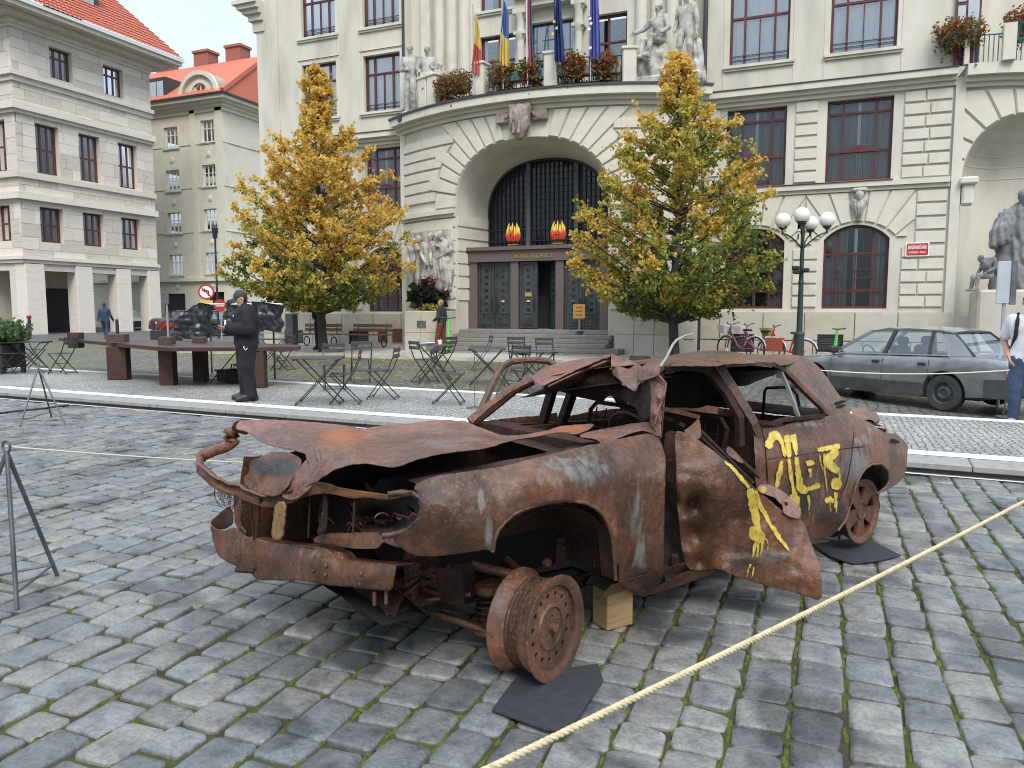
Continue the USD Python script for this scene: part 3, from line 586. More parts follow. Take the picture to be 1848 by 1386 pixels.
# steps up to the doors, the flanking planter walls
for k in range(6):
    part(TH, 'step', MB().add(cbox((-9.1, 23.15 + k * .17, .11 + .066 + k * .132), (5.55 + (1.0 if k < 2 else 0), 2.3 - k * .34 + 0.4, .128), .012)), LOOKS['granite_step'], world=True)
part(TH, 'door_landing', MB().box2((-11.9, 23.9, .4), (-6.4, 25.2, .915)), LOOKS['granite_step'], world=True)
PLW = []
for (a, b, y0, y1) in ((-13.25, -12.05, 22.3, 23.7), (-6.15, -4.3, 22.9, 24.3)):
    w = part(TH, 'planter_wall', MB().add(cbox(((a + b) / 2, (y0 + y1) / 2, .82), (b - a - .02, y1 - y0 - .02, 1.42), .02)), LOOKS['plinth_stone'], world=True); r = np.random.default_rng(4)
    nz, nu = 2, max(2, int((b - a) / .55))
    for k in range(nz):
        for i in range(nu): part(w, 'facing_slab', cbox((a + (i + .5) * (b - a) / nu, y0 - .01, .11 + (k + .5) * .7), ((b - a) / nu - .014, .05, .69), .008), LOOKS['plinth_stone' if r.random() < .5 else 'plinth_stone_light'], world=True)
        for i in range(2): part(w, 'facing_slab', cbox((b + .01 if a < -10 else b + .01, y0 + (i + .5) * .65, .11 + (k + .5) * .7), (.05, .64, .69), .008), LOOKS['plinth_stone_light'], world=True)
part(TH, 'bronze_plaque', MB().box2((-12.75, 22.24, .98), (-12.42, 22.265, 1.2)), LOOKS['grey_mullion'], world=True)
# ---- storey behind the balcony: three windows between columns
CF = flat((0, 25.3, 0), (1, 0, 0), (0, -1, 0))
cw = []
for (pa, pb) in ((866, 930), (957, 1034), (1061, 1131)):
    a, b = uz(pa, 100, 25.3)[0], uz(pb, 100, 25.3)[0]
    cw.append((a, b))
ch = [win(TH, CF, cw[0][0], cw[0][1], 8.7, 11.15, (.5,), (.66,), sill=False, cov=.2), win(TH, CF, cw[1][0], cw[1][1], 8.7, 11.35, (), (), sill=False, curtain=None, frame='lead_flashing', fw=.03, glass='window_glass'), win(TH, CF, cw[2][0], cw[2][1], 8.7, 11.3, (.5,), (.66,), sill=False, cov=.15),
      win(TH, CF, cw[0][0], cw[0][1], 12.0, 14, (.5,), (.4,), sill=True, cov=.5), win(TH, CF, cw[2][0], cw[2][1], 12.2, 14, (.5,), (.4,), sill=True, cov=.5)]
part(TH, 'balcony_wall', prism(sg.box(-14.65, 8.2, -3.9, 17).difference(so.unary_union(ch)), -.4, 0, CF), CP, world=True)
a, b = cw[1]; sw = MB(); mx = (a + b) / 2
for x in (-.38, .38): sw.tube([(mx + x * (1 - .35 * abs(t)), 25.48, 9.0 + 1.1 * (t + 1)) for t in np.linspace(-1, 1, 11)], .012, 5)
for z, x0, x1 in ((9.6, a, mx - .25), (10.4, a, b), (9.85, mx + .2, b), (10.8, mx - .4, mx + .4)): sw.bar((x0, 25.48, z), (x1, 25.48, z), .016)
for x in (-.6, -.2, .2, .6): sw.bar((mx + x, 25.48, 9.9), (mx + x, 25.48, 11.3), .014)
part(TH, 'stained_glass_leads', sw, LOOKS['downpipe_metal'], world=True)
part(TH, 'stained_glass_backing', prism(sg.box(a, 8.7, b, 11.35), -.32, -.3, CF), pm('pale_glass', [(.32, .36, .40), (.46, .50, .53)], scale=2, rough=.3, coord='pos'), world=True)
for x in ((cw[0][1] + cw[1][0]) / 2 , (cw[1][1] + cw[2][0]) / 2):
    part(TH, 'column', MB().lathe([(.17, 8.4), (.17, 8.6), (.13, 8.7), (.12, 10.75), (.13, 10.8), (.19, 10.95), (.19, 11.05), (.13, 11.06), (.13, 11.5), (.2, 11.6), (.2, 11.75)], (x, 25.1, 0), n=20).box((x, 25.15, 10.99), (.42, .42, .1)).box((x, 25.15, 11.7), (.46, .46, .16)).box((x, 25.25, 12.5), (.3, .2, 1.5)), ST, smooth=40, world=True)
part(TH, 'architrave', prism(sg.box(cw[0][1] + .1, 11.8, cw[2][0] - .1, 12.05), -.02, .35, CF).add(prism(sg.box(cw[0][1] + .1, 12.052, cw[2][0] - .1, 12.2), -.02, .5, CF)), ST, world=True)
for s in (1, -1):
    for k in range(4):
        x = cw[0][0] - .55 - k * .5 if s > 0 else cw[2][1] + .5 + k * .5
        part(TH, 'fluted_pilaster', MB().lathe([(.19, 8.4), (.19, 16.9)], (x, 25.22, 0), n=20) if k < 3 else MB().box((x, 25.2, 12.6), (.36, .3, 8.4)), ST, smooth=40, world=True)
# ---- right corner: pier, round corner with a niche, bowed balcony
part(TH, 'corner_pier', prism(sg.box(2.98, .0, 3.22, 8.0), -.4, .1, FR), ST, world=True)
RC, RR = (2.9, 29.3), 4.3               # round corner: starts at (3.2, 25)
QF = bend(*RC, RR, 0.0)
NC, NH, NZ, NR = 1.85, 1.5, 5.25, 1.7
nich = sg.Polygon([(NC + NH, 1.4)] + [(NC + NH * cos(t), NZ + NR * sin(t)) for t in np.linspace(0, pi, 25)] + [(NC - NH, 1.4)])
part(TH, 'corner_wall', prism(sg.box(.28, 0, 6.8, 8.0).difference(nich), -.5, 0, QF, .2), CP, world=True)
part(TH, 'corner_upper_wall', prism(sg.box(.05, 8.0, 6.8, 17), -1.6, -1.1, QF, .25), CP, world=True)
for z0, z1, d in ((7.7, 7.82, .12), (7.822, 7.95, .24), (7.952, 8.25, .42)): part(TH, 'corner_cornice', prism(sg.box(.28, z0, 6.8, z1), -1.7, d, QF, .2), ST, world=True)
nb = []
for k, t in enumerate(np.linspace(0, pi, 25)): pass
nv, nf = [], []; zz = list(np.linspace(1.4, NZ, 6)) + [NZ + NR * sin(a) for a in np.linspace(.2, 1.5, 8)]
for z in zz:
    w = NH if z <= NZ else NH * math.sqrt(max(0, 1 - ((z - NZ) / NR) ** 2))
    for a in np.linspace(0, pi, 17): nv.append([NC - w * cos(a), -1.35 * sin(a) * (w / NH) - .02, z])
m_ = 17; nf = [[k * m_ + i, k * m_ + i + 1, (k + 1) * m_ + i + 1, (k + 1) * m_ + i] for k in range(len(zz) - 1) for i in range(m_ - 1)]
part(TH, 'niche', (QF(np.array(nv)), np.array(nf)), CP, smooth=50, world=True)
for k in range(5):
    z = NZ + .15 + k * .32; ww = (NH + .02) * math.sqrt(max(0.02, 1 - ((z - NZ) / NR) ** 2))
    part(TH, 'niche_rib', (lambda p: p)(MB().tube(QF(np.array([[NC - ww * cos(a), -1.35 * sin(a) * ww / NH + .01, z] for a in np.linspace(.1, pi - .1, 15)])), .02, 4)), ST, world=True)
for k in range(11):
    a0, a1 = pi * k / 11, pi * (k + 1) / 11; o = np.array([NC, NZ])
    q = sg.Polygon([o + [NH * cos(a0), NR * sin(a0)], o + np.array([cos(a0), sin(a0)]) * 3.4, o + np.array([cos(a1), sin(a1)]) * 3.4, o + [NH * cos(a1), NR * sin(a1)]]).buffer(-.03, join_style=2).intersection(sg.box(.3, 5.3, 6, 7.62)).difference(nich.buffer(.02))
    if q.area > .02: block(TH, QF, q, ST, .06, 'arch_stone', .2)
part(TH, 'impost_band', prism(sg.box(.28, 5.02, .38, 5.22), -.3, .16, QF, .2), ST, world=True)
part(TH, 'carved_bracket', MB().add(cbox(QF(np.array([[.5, .05, 4.85]]))[0], (.3, .3, .75), .06)).add(cbox(QF(np.array([[.5, .1, 5.15]]))[0], (.45, .4, .2), .04)), ST, world=True)
part(TH, 'balcony_door', MB().box2((uz(1722, 60)[0], 24.9, 8.3), (uz(1768, 60)[0], 24.95, 11.6)), LOOKS['maroon_frame'], world=True)
for x0, x1, z0, z1 in ((1726, 1740, 9.0, 9.9), (1744, 1764, 9.0, 11.0), (1726, 1740, 10.0, 10.9)): part(TH, 'balcony_door_pane', MB().box2((uz(x0, 60)[0], 24.885, z0), (uz(x1, 60)[0], 24.895, z1)), LOOKS['pale_glass'], world=True)
for a, b in ((3.1, 3.22), (4.0, 4.3)): part(TH, 'balcony_pier', MB().box2((a, 24.6, 8.25), (b, 24.85, 9.2)), ST, world=True)
# roof and back of the block
part(TH, 'roof_slab', MB().box2((-22, 24.7, 17), (8, 40, 17.3)), ST, world=True)

# ================================================================ the stone-clad building on the left
pm('travertine_a', [(.46, .405, .35), (.58, .525, .46), (.50, .45, .39)], scale=1.2, detail=7, rough=.75, stretch=(1, 1, 6), coord='pos', bump=.15, bscale=12)
pm('travertine_b', [(.53, .475, .415), (.64, .585, .515), (.57, .515, .45)], scale=1.2, detail=7, rough=.75, stretch=(1, 1, 6), coord='pos', bump=.15, bscale=12)
pm('travertine_c', [(.37, .32, .275), (.52, .465, .40), (.44, .39, .335)], scale=1.5, detail=7, rough=.75, stretch=(1, 1, 6), coord='pos', bump=.15, bscale=12)
pm('roof_tile_red', [(.30, .075, .045), (.42, .12, .07), (.24, .06, .04)], scale=5, rough=.75, coord='pos')
XL = -44.0
LB = thing('stone_office_building', 'pale travertine building with ground floor arcade, brown windows and red tiled eaves', 'building', (XL, 31, 0))
LF = flat((XL, 0, 0), (0, 1, 0), (1, 0, 0)); LS = flat((0, 30.6, 0), (1, 0, 0), (0, -1, 0))
Y0, Y1 = 30.6, 40.3; TV = [LOOKS['travertine_' + c] for c in 'abc']
lh = []
wk = dict(frame='brown_frame', dep=.35, fw=.13, sill=False, curtain='curtain_grey', cov=.5, glass='lower_window_glass')
for k in range(3):
    c = 32.52 + k * 2.85
    lh.append(win(LB, LF, c - .75, c + .75, 5.65, 7.75, (.35, .65), (.5,), **wk)); lh.append(win(LB, LF, c - .75, c + .75, 9.72, 12.65, (.35, .65), (.5,), **wk))
for c in (33.7, 37.4): lh.append(win(LB, LF, c - .75, c + .75, 15.55, 17.4, (.35, .65), (.7,), **wk))
sh = [sg.box(-46.2, 5.65, -44.9, 7.75), sg.box(-46.2, 9.72, -44.9, 12.65)]
for s in sh: a, b, c, d = s.bounds; win(LB, LS, a, c, b, d, (.5,), (.5,), **wk)
arc = [sg.box(a, -.1, b, 3.92) for a, b in ((31.75, 33.9), (35.0, 36.85), (37.9, 39.35))]
wallp = sg.box(Y0, 0, Y1, 18.2).difference(so.unary_union(lh + arc)); part(LB, 'wall', prism(wallp, -.6, 0, LF), TV[0], world=True)
sarc = [sg.box(-58, -.1, -53, 3.92), sg.box(-51.5, -.1, -45.3, 3.92)]
swp = sg.box(-60, 0, XL, 18.2).difference(so.unary_union(sh + sarc)); part(LB, 'wall', prism(swp, -.6, -.001, LS), TV[0], world=True)
def clad(fr, region, pu, pz, d, seed):
    r = np.random.default_rng(seed); a, b, c, e = region.bounds; z = b; row = 0
    while z < e - .05:
        h = pz * (.8 + .4 * r.random()); u = a - r.random() * pu
        while u < c:
            L = pu * (.6 + .8 * r.random())
            for q in polys(sg.box(u + .012, z + .01, u + L - .012, min(z + h, e) - .01).intersection(region)):
                if q.area > .03: part(LB, 'stone_slab', prism(q, .0, d + .012 * r.random(), fr), TV[r.integers(3)], world=True)
            u += L
        z += h; row += 1
clad(LF, wallp.intersection(sg.box(Y0, 4.4, Y1, 18)), 1.7, .75, .02, 1); clad(LS, swp.intersection(sg.box(-47, 4.4, XL, 18)), 1.4, .9, .02, 2)
for (z0, z1, d) in ((4.35, 4.55, .14), (4.552, 4.75, .25), (8.05, 8.45, .3), (9.3, 9.62, .2), (12.95, 13.15, .2), (13.152, 13.55, .35), (14.75, 15.05, .16), (15.052, 15.3, .32), (17.75, 17.95, .15), (17.952, 18.2, .3)):
    part(LB, 'string_course', MB().box2((XL - 16, Y0 - d, z0), (XL + d, Y1 + .02, z1)), TV[1 if d > .2 else 0], world=True)
for a, b in ((30.6, 31.75), (33.9, 35.0), (36.85, 37.9), (39.35, 40.3)):
    part(LB, 'arcade_pier', MB().add(cbox((XL - .3, (a + b) / 2, 2.15), (.9, b - a + .06, 4.3), .03)), TV[1], world=True)
for a, b in ((31.75, 33.9), (35.0, 36.85), (37.9, 39.35)): part(LB, 'arcade_lintel', MB().box2((XL - .5, a, 3.92), (XL + .05, b, 4.15)), TV[2], world=True)
part(LB, 'arcade_back_wall', MB().box2((XL - 4.2, Y0, 0), (XL - 4, 37.2, 4.4)).box2((XL - 16, 33.5, 0), (XL - 4, 33.7, 4.4)), TV[2], world=True)
part(LB, 'arcade_ceiling', MB().box2((XL - 16, Y0 + .3, 4.2), (XL - .3, Y1, 4.4)), TV[2], world=True)
part(LB, 'arcade_door', MB().box2((XL - 3.98, 34.2, .1), (XL - 3.9, 36.6, 3.0)), LOOKS['dark_grille'], world=True)
# eaves and tiled roof
part(LB, 'eaves', MB().box2((XL - 17, Y0 - .9, 18.2), (XL + .9, Y1 + .9, 18.5)).box2((XL - 17, Y0 - 1.5, 18.502), (XL + 1.5, Y1 + 1.5, 18.75)), TV[2], world=True)
part(LB, 'gutter', MB().box2((XL - 17, Y0 - 1.62, 18.752), (XL + 1.62, Y1 + 1.62, 18.95)), LOOKS['white_frame'], world=True)
def tiled(parent, A, B, T0, T1, pitch=.3, step=.36, mat='roof_tile_red', amp=.05):
    """Pantiles on the slope from eave A-B up to T0-T1: waves across, steps up the slope."""
    A, B, T0, T1 = (np.asarray(q, float) for q in (A, B, T0, T1)); nu = int(np.linalg.norm(B - A) / pitch * 4); sl = np.linalg.norm((T0 + T1) / 2 - (A + B) / 2); ns = max(2, int(sl / step)); nrm = unit(np.cross(B - A, T0 - A)); nrm = nrm * np.sign(nrm[2] or 1)
    rows = []
    for k in range(ns):
        for t, e in ((k / ns, .05), ((k + 1) / ns, 0.0)):
            s = np.linspace(0, 1, nu + 1); p = (A + (T0 - A) * t)[None] * (1 - s)[:, None] + (B + (T1 - B) * t)[None] * s[:, None]
            w = np.abs(np.sin(s * np.linalg.norm(B - A) / pitch * pi)); rows.append(p + nrm * (w * amp + e)[:, None])
    v = np.vstack(rows); m = nu + 1; f = np.array([[k * m + i, k * m + i + 1, (k + 1) * m + i + 1, (k + 1) * m + i] for k in range(len(rows) - 1) for i in range(nu)])
    part(parent, 'roof_tiles', (v, f), LOOKS[mat], world=True, kind='stuff')
e = 1.6; zt = 27.5
tiled(LB, (XL + e, Y0 - e, 18.95), (XL + e, Y1 + e, 18.95), (XL - 6.5, Y0 + 6.6, zt), (XL - 6.5, Y1 - 4.2, zt))
tiled(LB, (XL - 17, Y0 - e, 18.95), (XL + e, Y0 - e, 18.95), (XL - 17, Y0 + 6.6, zt), (XL - 6.5, Y0 + 6.6, zt), step=.6)
dm = thing  # (dormer parts stay with the roof)
dy = 35.9
part(LB, 'dormer', MB().box2((XL - 3, dy - .9, 20.4), (XL - .3, dy + .9, 22.0)).box2((XL - 3, dy - 1.1, 22.0), (XL - .05, dy + 1.1, 22.15)), LOOKS['lead_flashing'], world=True)
part(LB, 'dormer_pane', MB().box2((XL - .29, dy - .55, 20.75), (XL - .27, dy + .55, 21.75)), LOOKS['pale_glass'], world=True)

# ================================================================ the house between
pm('green_plaster', [(.53, .495, .40), (.61, .575, .475), (.57, .53, .435)], scale=.6, detail=6, rough=.85, coord='pos', spec=.2)
pm('trim_plaster', [(.55, .53, .43), (.62, .60, .50)], scale=.9, rough=.85, coord='pos', spec=.2)
pm('plain_tile_red', [(.40, .10, .055), (.50, .14, .08), (.34, .085, .05)], scale=14, rough=.75, coord='pos', bump=.4, bscale=8)
MY = 47.0
MBD = thing('apartment_house', 'pale green plastered house with white windows and bright red roof with arched gable', 'building', (-33, MY, 0))
MF = flat((0, MY, 0), (1, 0, 0), (0, -1, 0))
def mz(px, py): q = onY(px, py, MY); return q[0], q[2]
mh = []
COLS = ((296.5, 321, [(231, 269), (306, 346)]), (363, 387, [(218, 257), (297, 337)]))
rowsz = []
for (pa, pb, rr) in COLS:
    c0, c1 = mz(pa, 250)[0], mz(pb, 250)[0]; zA0, zA1 = mz(pa, rr[0][1])[1], mz(pa, rr[0][0])[1]; zB0 = mz(pa, rr[1][1])[1]
    pitch = zA0 - zB0
    for k in range(4):
        z0 = zA0 - k * pitch; mh.append(win(MBD, MF, c0, c1, z0, z0 + (zA1 - zA0), (.36, .68), (.62,), frame='white_frame', dep=.15, fw=.07, curtain='curtain_grey', sillmat='trim_plaster', glass='lower_window_glass')); rowsz.append(z0)
        part(MBD, 'window_border', prism(sg.box(c0 - .2, z0 - .02, c1 + .2, z0 + (zA1 - zA0) + .25).difference(sg.box(c0, z0, c1, z0 + (zA1 - zA0))), -.01, .04, MF), LOOKS['trim_plaster'], world=True)
        part(MBD, 'plaster_roundel', MB().lathe([(.001, .09), (.12, .09), (.16, .05), (.22, .05), (.26, .0)], MF(np.array([[(c0 + c1) / 2, 0.0, z0 - .95]]))[0], (0, -1, 0), n=16), LOOKS['trim_plaster'], world=True)
xc0, xc1 = mz(345, 250)[0], mz(403, 250)[0]; zc = mz(345, 186)[1]
gd = [sg.box(mz(293, 560)[0], -.1, mz(335, 560)[0], mz(310, 530)[1]), sg.box(mz(374, 560)[0], -.1, mz(412, 560)[0], mz(390, 527)[1]), sg.box(mz(217, 560)[0], mz(217, 570)[1], mz(231, 560)[0], mz(217, 531)[1])]
mw = sg.box(-62, -.1, xc1, zc).difference(so.unary_union(mh + gd)); part(MBD, 'wall', prism(mw, -.5, 0, MF), LOOKS['green_plaster'], world=True)
part(MBD, 'side_wall', MB().box2((xc1 - .5, MY + .01, 0), (xc1 - .02, MY + 20, zc)), LOOKS['green_plaster'], world=True)
for g in gd[:2]: a, b, c, d = g.bounds; part(MBD, 'gateway', MB().box2((a, MY + .3, b), (c, MY + .35, d)), LOOKS['dark_grille'], world=True)
a, b, c, d = gd[2].bounds; win(MBD, MF, a, c, b, d, (.5,), (.6,), frame='white_frame', dep=.15, curtain=None, sill=False)
part(MBD, 'risalit_strip', prism(sg.box(xc0, mz(350, 505)[1], xc0 + .5, zc - .6), 0, .12, MF).add(prism(sg.box(xc1 - .7, mz(350, 505)[1], xc1 - .03, zc - .6), 0, .12, MF)), LOOKS['trim_plaster'], world=True)
for py, h, d in ((508, .25, .25), (262, .06, .05), (340, .06, .05), (420, .06, .05), (206, .3, .12)):
    z = mz(345, py)[1]; part(MBD, 'string_course', MB().box2((-62, MY - d, z), (xc1 + d, MY, z + h)).box2((xc1 - .02, MY - d + .01, z + .006), (xc1 + d - .006, MY + 20, z + h - .006)), LOOKS['trim_plaster'], world=True)
for k, (o, h0, h1) in enumerate(((.25, -.55, -.3), (.5, -.298, -.1), (.8, -.098, .15))):
    part(MBD, 'cornice', MB().box2((-62, MY - o, zc + h0), (xc1 + o, MY + 20 + o, zc + h1)), LOOKS['trim_plaster'], world=True)
part(MBD, 'gutter', MB().box2((-62, MY - .95, zc + .152), (xc1 + .95, MY + 20, zc + .3)), LOOKS['downpipe_metal'], world=True)
ze = zc + .3; rx = mz(421, 100)[0] - .8; zr = onY(421, 100, MY + 4)[2]
rf = part(MBD, 'roof', (np.array([[-62, MY - .95, ze], [xc1 + .95, MY - .95, ze], [rx, MY + 5, zr], [-62, MY + 5, zr], [xc1 + .95, MY + 20, ze], [rx, MY + 20, zr]]), np.array([[0, 1, 2], [0, 2, 3], [1, 4, 5], [1, 5, 2]])), LOOKS['plain_tile_red'], world=True)
for px, w in ((370, 1.6), (428, 1.6), (300, 1.4)):
    x = onY(px, 105, MY + 5.5)[0]; part(rf, 'chimney', MB().box2((x - w / 2, MY + 5, zr - 1), (x + w / 2, MY + 6.2, zr + 1.1)).box2((x - w / 2 - .1, MY + 4.9, zr + 1.1), (x + w / 2 + .1, MY + 6.3, zr + 1.3)), pm('chimney_brick', [(.26, .09, .06), (.34, .13, .09)], scale=6, rough=.8, coord='pos'), world=True)
part(rf, 'hip_ridge', MB().bar((xc1 + .95, MY - .95, ze + .05), (rx, MY + 5, zr + .05), .3), LOOKS['plain_tile_red'], world=True)
gc = mz(368, 180)[0]; gw = (mz(405, 180)[0] - mz(331, 180)[0]) / 2; gh = mz(368, 131)[1] - ze
gpoly = sg.Polygon([(gc - gw, ze - .1)] + [(gc + gw * .96 * cos(t), ze + gh * sin(t)) for t in np.linspace(pi, 0, 25)] + [(gc + gw, ze - .1)])
win(MBD, flat((0, MY - .4, 0), (1, 0, 0), (0, -1, 0)), gc - gw * .25, gc + gw * .25, ze + .15, ze + gh * .55, (.5,), (), arch=gw * .2, frame='white_frame', curtain=None, sill=False, dep=.1)
part(MBD, 'arched_gable', prism(gpoly.difference(sg.box(gc - gw * .25, ze + .15, gc + gw * .25, ze + gh * .5)), -1.2, 0, flat((0, MY - .4, 0), (1, 0, 0), (0, -1, 0))), LOOKS['green_plaster'], world=True)
part(MBD, 'gable_moulding', prism(gpoly.difference(sa.scale(gpoly, .84, .84, origin=(gc, ze - .1))), -1.2, .25, flat((0, MY - .4, 0), (1, 0, 0), (0, -1, 0))), LOOKS['trim_plaster'], world=True)
part(MBD, 'gable_moulding', prism(sg.LineString([(gc + gw * .45 * cos(t), ze + gh * .5 * sin(t) + .15) for t in np.linspace(.1, pi - .1, 17)]).buffer(.12), 0, .08, flat((0, MY - .4, 0), (1, 0, 0), (0, -1, 0))), LOOKS['trim_plaster'], world=True)
x = mz(285, 178)[0]; part(rf, 'dormer', MB().box2((x - 1.5, MY - .3, ze + .2), (x + 1.2, MY + 3, ze + 1.9)), LOOKS['lead_flashing'], world=True)
for k in range(3): part(rf, 'dormer_pane', MB().box2((x - 1.2 + k * .75, MY - .34, ze + .4), (x - .55 + k * .75, MY - .31, ze + 1.6)), LOOKS['pale_glass'], world=True)
# ================================================================ THE BURNT CAR
# its own directions: s runs to the tail, w to the near flank, z up
TH_ = math.radians(30); CR = np.array([sin(TH_), cos(TH_), 0]); CN = np.array([cos(TH_), -sin(TH_), 0]); CL_ = -3.21
def car(s, w, z): return CR * s + CN * (CL_ + w) + np.array([0, 0, 1.0]) * z
def carv(v): v = np.asarray(v, float); return v[:, :1] * CR + (CL_ + v[:, 1:2]) * CN + v[:, 2:] * np.array([0, 0, 1.0])
def cp(px, py, w): return onP(px, py, CN * (CL_ + w), CN)
def rust_mat(name, ramp, rough=(.38, .62), bumpk=.35, orange=(.26, .09, .03), grey=(.15, .145, .135), soot=(.018, .015, .014), spec=.5, bumpd=.012):
    N = {'geo': ('geometry', {}), 't': ('attribute', {'attribute': 'tone'}), 'sep': ('separate_color', {}),
         'n1': ('noise_texture', {'scale': 2.6, 'detail': 8.0, 'roughness': .66, 'distortion': .5}), 'r1': ('rgb_ramp', {'ramp': ramp}), 'n7': ('noise_texture', {'scale': 1.25, 'detail': 4.0, 'distortion': .8}), 'r7': ('rgb_ramp', {'ramp': [(.32, (.55, .57, .60)), (.5, (1.1, 1.1, 1.1)), (.68, (1.4, 1.36, 1.32))]}), 'm7': ('mix', {'mix_type': 'multiply', 'fac': 1.0}),
         'n2': ('noise_texture', {'scale': 34.0, 'detail': 6.0, 'roughness': .7}), 'r2': ('rgb_ramp', {'ramp': [(.3, (.55, .52, .5)), (.52, (1, 1, 1)), (.75, (1.5, 1.4, 1.3))]}), 'm2': ('mix', {'mix_type': 'multiply', 'fac': 1.0}),
         'n3': ('noise_texture', {'scale': 7.0, 'detail': 7.0, 'roughness': .7}),
         'mp': ('mapping', {'scale': (1, 1, .16)}), 'n4': ('noise_texture', {'scale': 26.0, 'detail': 4.0}), 'r4': ('rgb_ramp', {'ramp': [(.34, (.7, .66, .64)), (.55, (1, 1, 1)), (.7, (1.22, 1.12, 1.05))]}), 'm4': ('mix', {'mix_type': 'multiply', 'fac': .8}),
         'v': ('voronoi_texture', {'scale': 46.0, 'randomness': 1.0}), 'n6': ('noise_texture', {'scale': 3.4, 'detail': 5.0}), 'spk': ('math', {'math_type': 'subtract'}), 'sp2': ('map_range', {'from_min': .30, 'from_max': .36, 'clamp': True}), 'fl': ('mix_color', {'b': (.34, .30, .25)}),
         'b1': ('bump', {'strength': bumpk, 'distance': bumpd}), 'bn': ('noise_texture', {'scale': 18.0, 'detail': 8.0, 'roughness': .68}),
         'p': ('principled_bsdf', {'specular_ior_level': spec}), 'ro': ('map_range', {'from_min': .3, 'from_max': .7, 'to_min': rough[0], 'to_max': rough[1]})}
    L = [('geo.position', n + '.vector') for n in ('n1', 'n2', 'n3', 'bn', 'mp', 'v', 'n6', 'n7')] + [('mp.vector', 'n4.vector'), ('n1.fac', 'r1.fac'), ('n2.fac', 'r2.fac'), ('r1.color', 'm2.color1'), ('r2.color', 'm2.color2'), ('n4.fac', 'r4.fac'), ('m2.color', 'm4.color1'), ('r4.color', 'm4.color2'), ('t.color', 'sep.color'), ('n3.fac', 'ro.value'), ('ro.result', 'p.roughness'), ('bn.fac', 'b1.height'), ('b1.normal', 'p.normal'),
         ('n6.fac', 'spk.value1'), ('v.distance', 'spk.value2'), ('spk.value', 'sp2.value'), ('n7.fac', 'r7.fac'), ('m4.color', 'm7.color1'), ('r7.color', 'm7.color2'), ('m7.color', 'fl.a')]
    N['spf'] = ('math', {'math_type': 'multiply', 'value2': .14}); L += [('sp2.result', 'spf.value1'), ('spf.value', 'fl.fac')]
    src = 'fl.result'
    for ch, colr, k in (('g', orange, 'o'), ('r', grey, 'g'), ('b', soot, 's')):
        N['a' + k] = ('math', {'math_type': 'add'}); N['mr' + k] = ('map_range', {'from_min': .86, 'from_max': 1.2, 'clamp': True}); N['mx' + k] = ('mix_color', {'b': colr})
        L += [('sep.' + ch, f'a{k}.value1'), ('n3.fac' if ch != 'r' else 'n4.fac', f'a{k}.value2'), (f'a{k}.value', f'mr{k}.value'), (f'mr{k}.result', f'mx{k}.fac'), (src, f'mx{k}.a')]; src = f'mx{k}.result'
    L.append((src, 'p.base_color')); return nm(name, N, L, 'p.BSDF')
RB = rust_mat('rust_body', [(.26, (.020, .012, .010)), (.38, (.052, .024, .015)), (.50, (.092, .040, .021)), (.60, (.125, .054, .028)), (.70, (.100, .050, .036)), (.8, (.075, .042, .034))], rough=(.2, .42), bumpk=.6, bumpd=.022)
RH = rust_mat('rust_hood', [(.28, (.07, .032, .026)), (.42, (.135, .062, .048)), (.55, (.165, .085, .070)), (.68, (.16, .072, .042)), (.78, (.11, .05, .036))], rough=(.2, .38), bumpk=.6, bumpd=.03)
RD = rust_mat('rust_dark', [(.3, (.012, .007, .006)), (.5, (.03, .014, .010)), (.7, (.055, .025, .016))], rough=(.6, .85), bumpk=.5, spec=.3)
RW = rust_mat('rust_wheel', [(.3, (.03, .018, .014)), (.5, (.085, .038, .023)), (.7, (.135, .062, .036))], rough=(.4, .62), bumpk=.45)
pm('soot_black', (.012, .011, .011), rough=.85, spec=.2)
nm('yellow_paint', {'g': ('geometry', {}), 'n': ('noise_texture', {'scale': 22.0, 'detail': 6.0, 'roughness': .65}), 'r': ('rgb_ramp', {'ramp': [(.3, (.34, .22, .03)), (.5, (.52, .38, .06)), (.7, (.60, .48, .13))]}), 't': ('attribute', {'attribute': 'tone'}), 's': ('separate_color', {}), 'mq': ('mapping', {'scale': (1, 1, .3)}), 'n2': ('noise_texture', {'scale': 60.0, 'detail': 6.0, 'roughness': .72}), 'a': ('math', {'math_type': 'add'}), 'm': ('map_range', {'from_min': .70, 'from_max': .82, 'clamp': True}), 'p': ('principled_bsdf', {'roughness': .5})},
   [('g.position', 'n.vector'), ('g.position', 'mq.vector'), ('mq.vector', 'n2.vector'), ('n.fac', 'r.fac'), ('r.color', 'p.base_color'), ('t.color', 's.color'), ('s.r', 'a.value1'), ('n2.fac', 'a.value2'), ('a.value', 'm.value'), ('m.result', 'p.alpha')], 'p.BSDF')
CARB = car(3.1, 0, 0)
CARP = thing('burnt_car', 'burnt out rusty saloon car with sprung bonnet, crushed roof and yellow painted marks', 'car wreck', CARB)

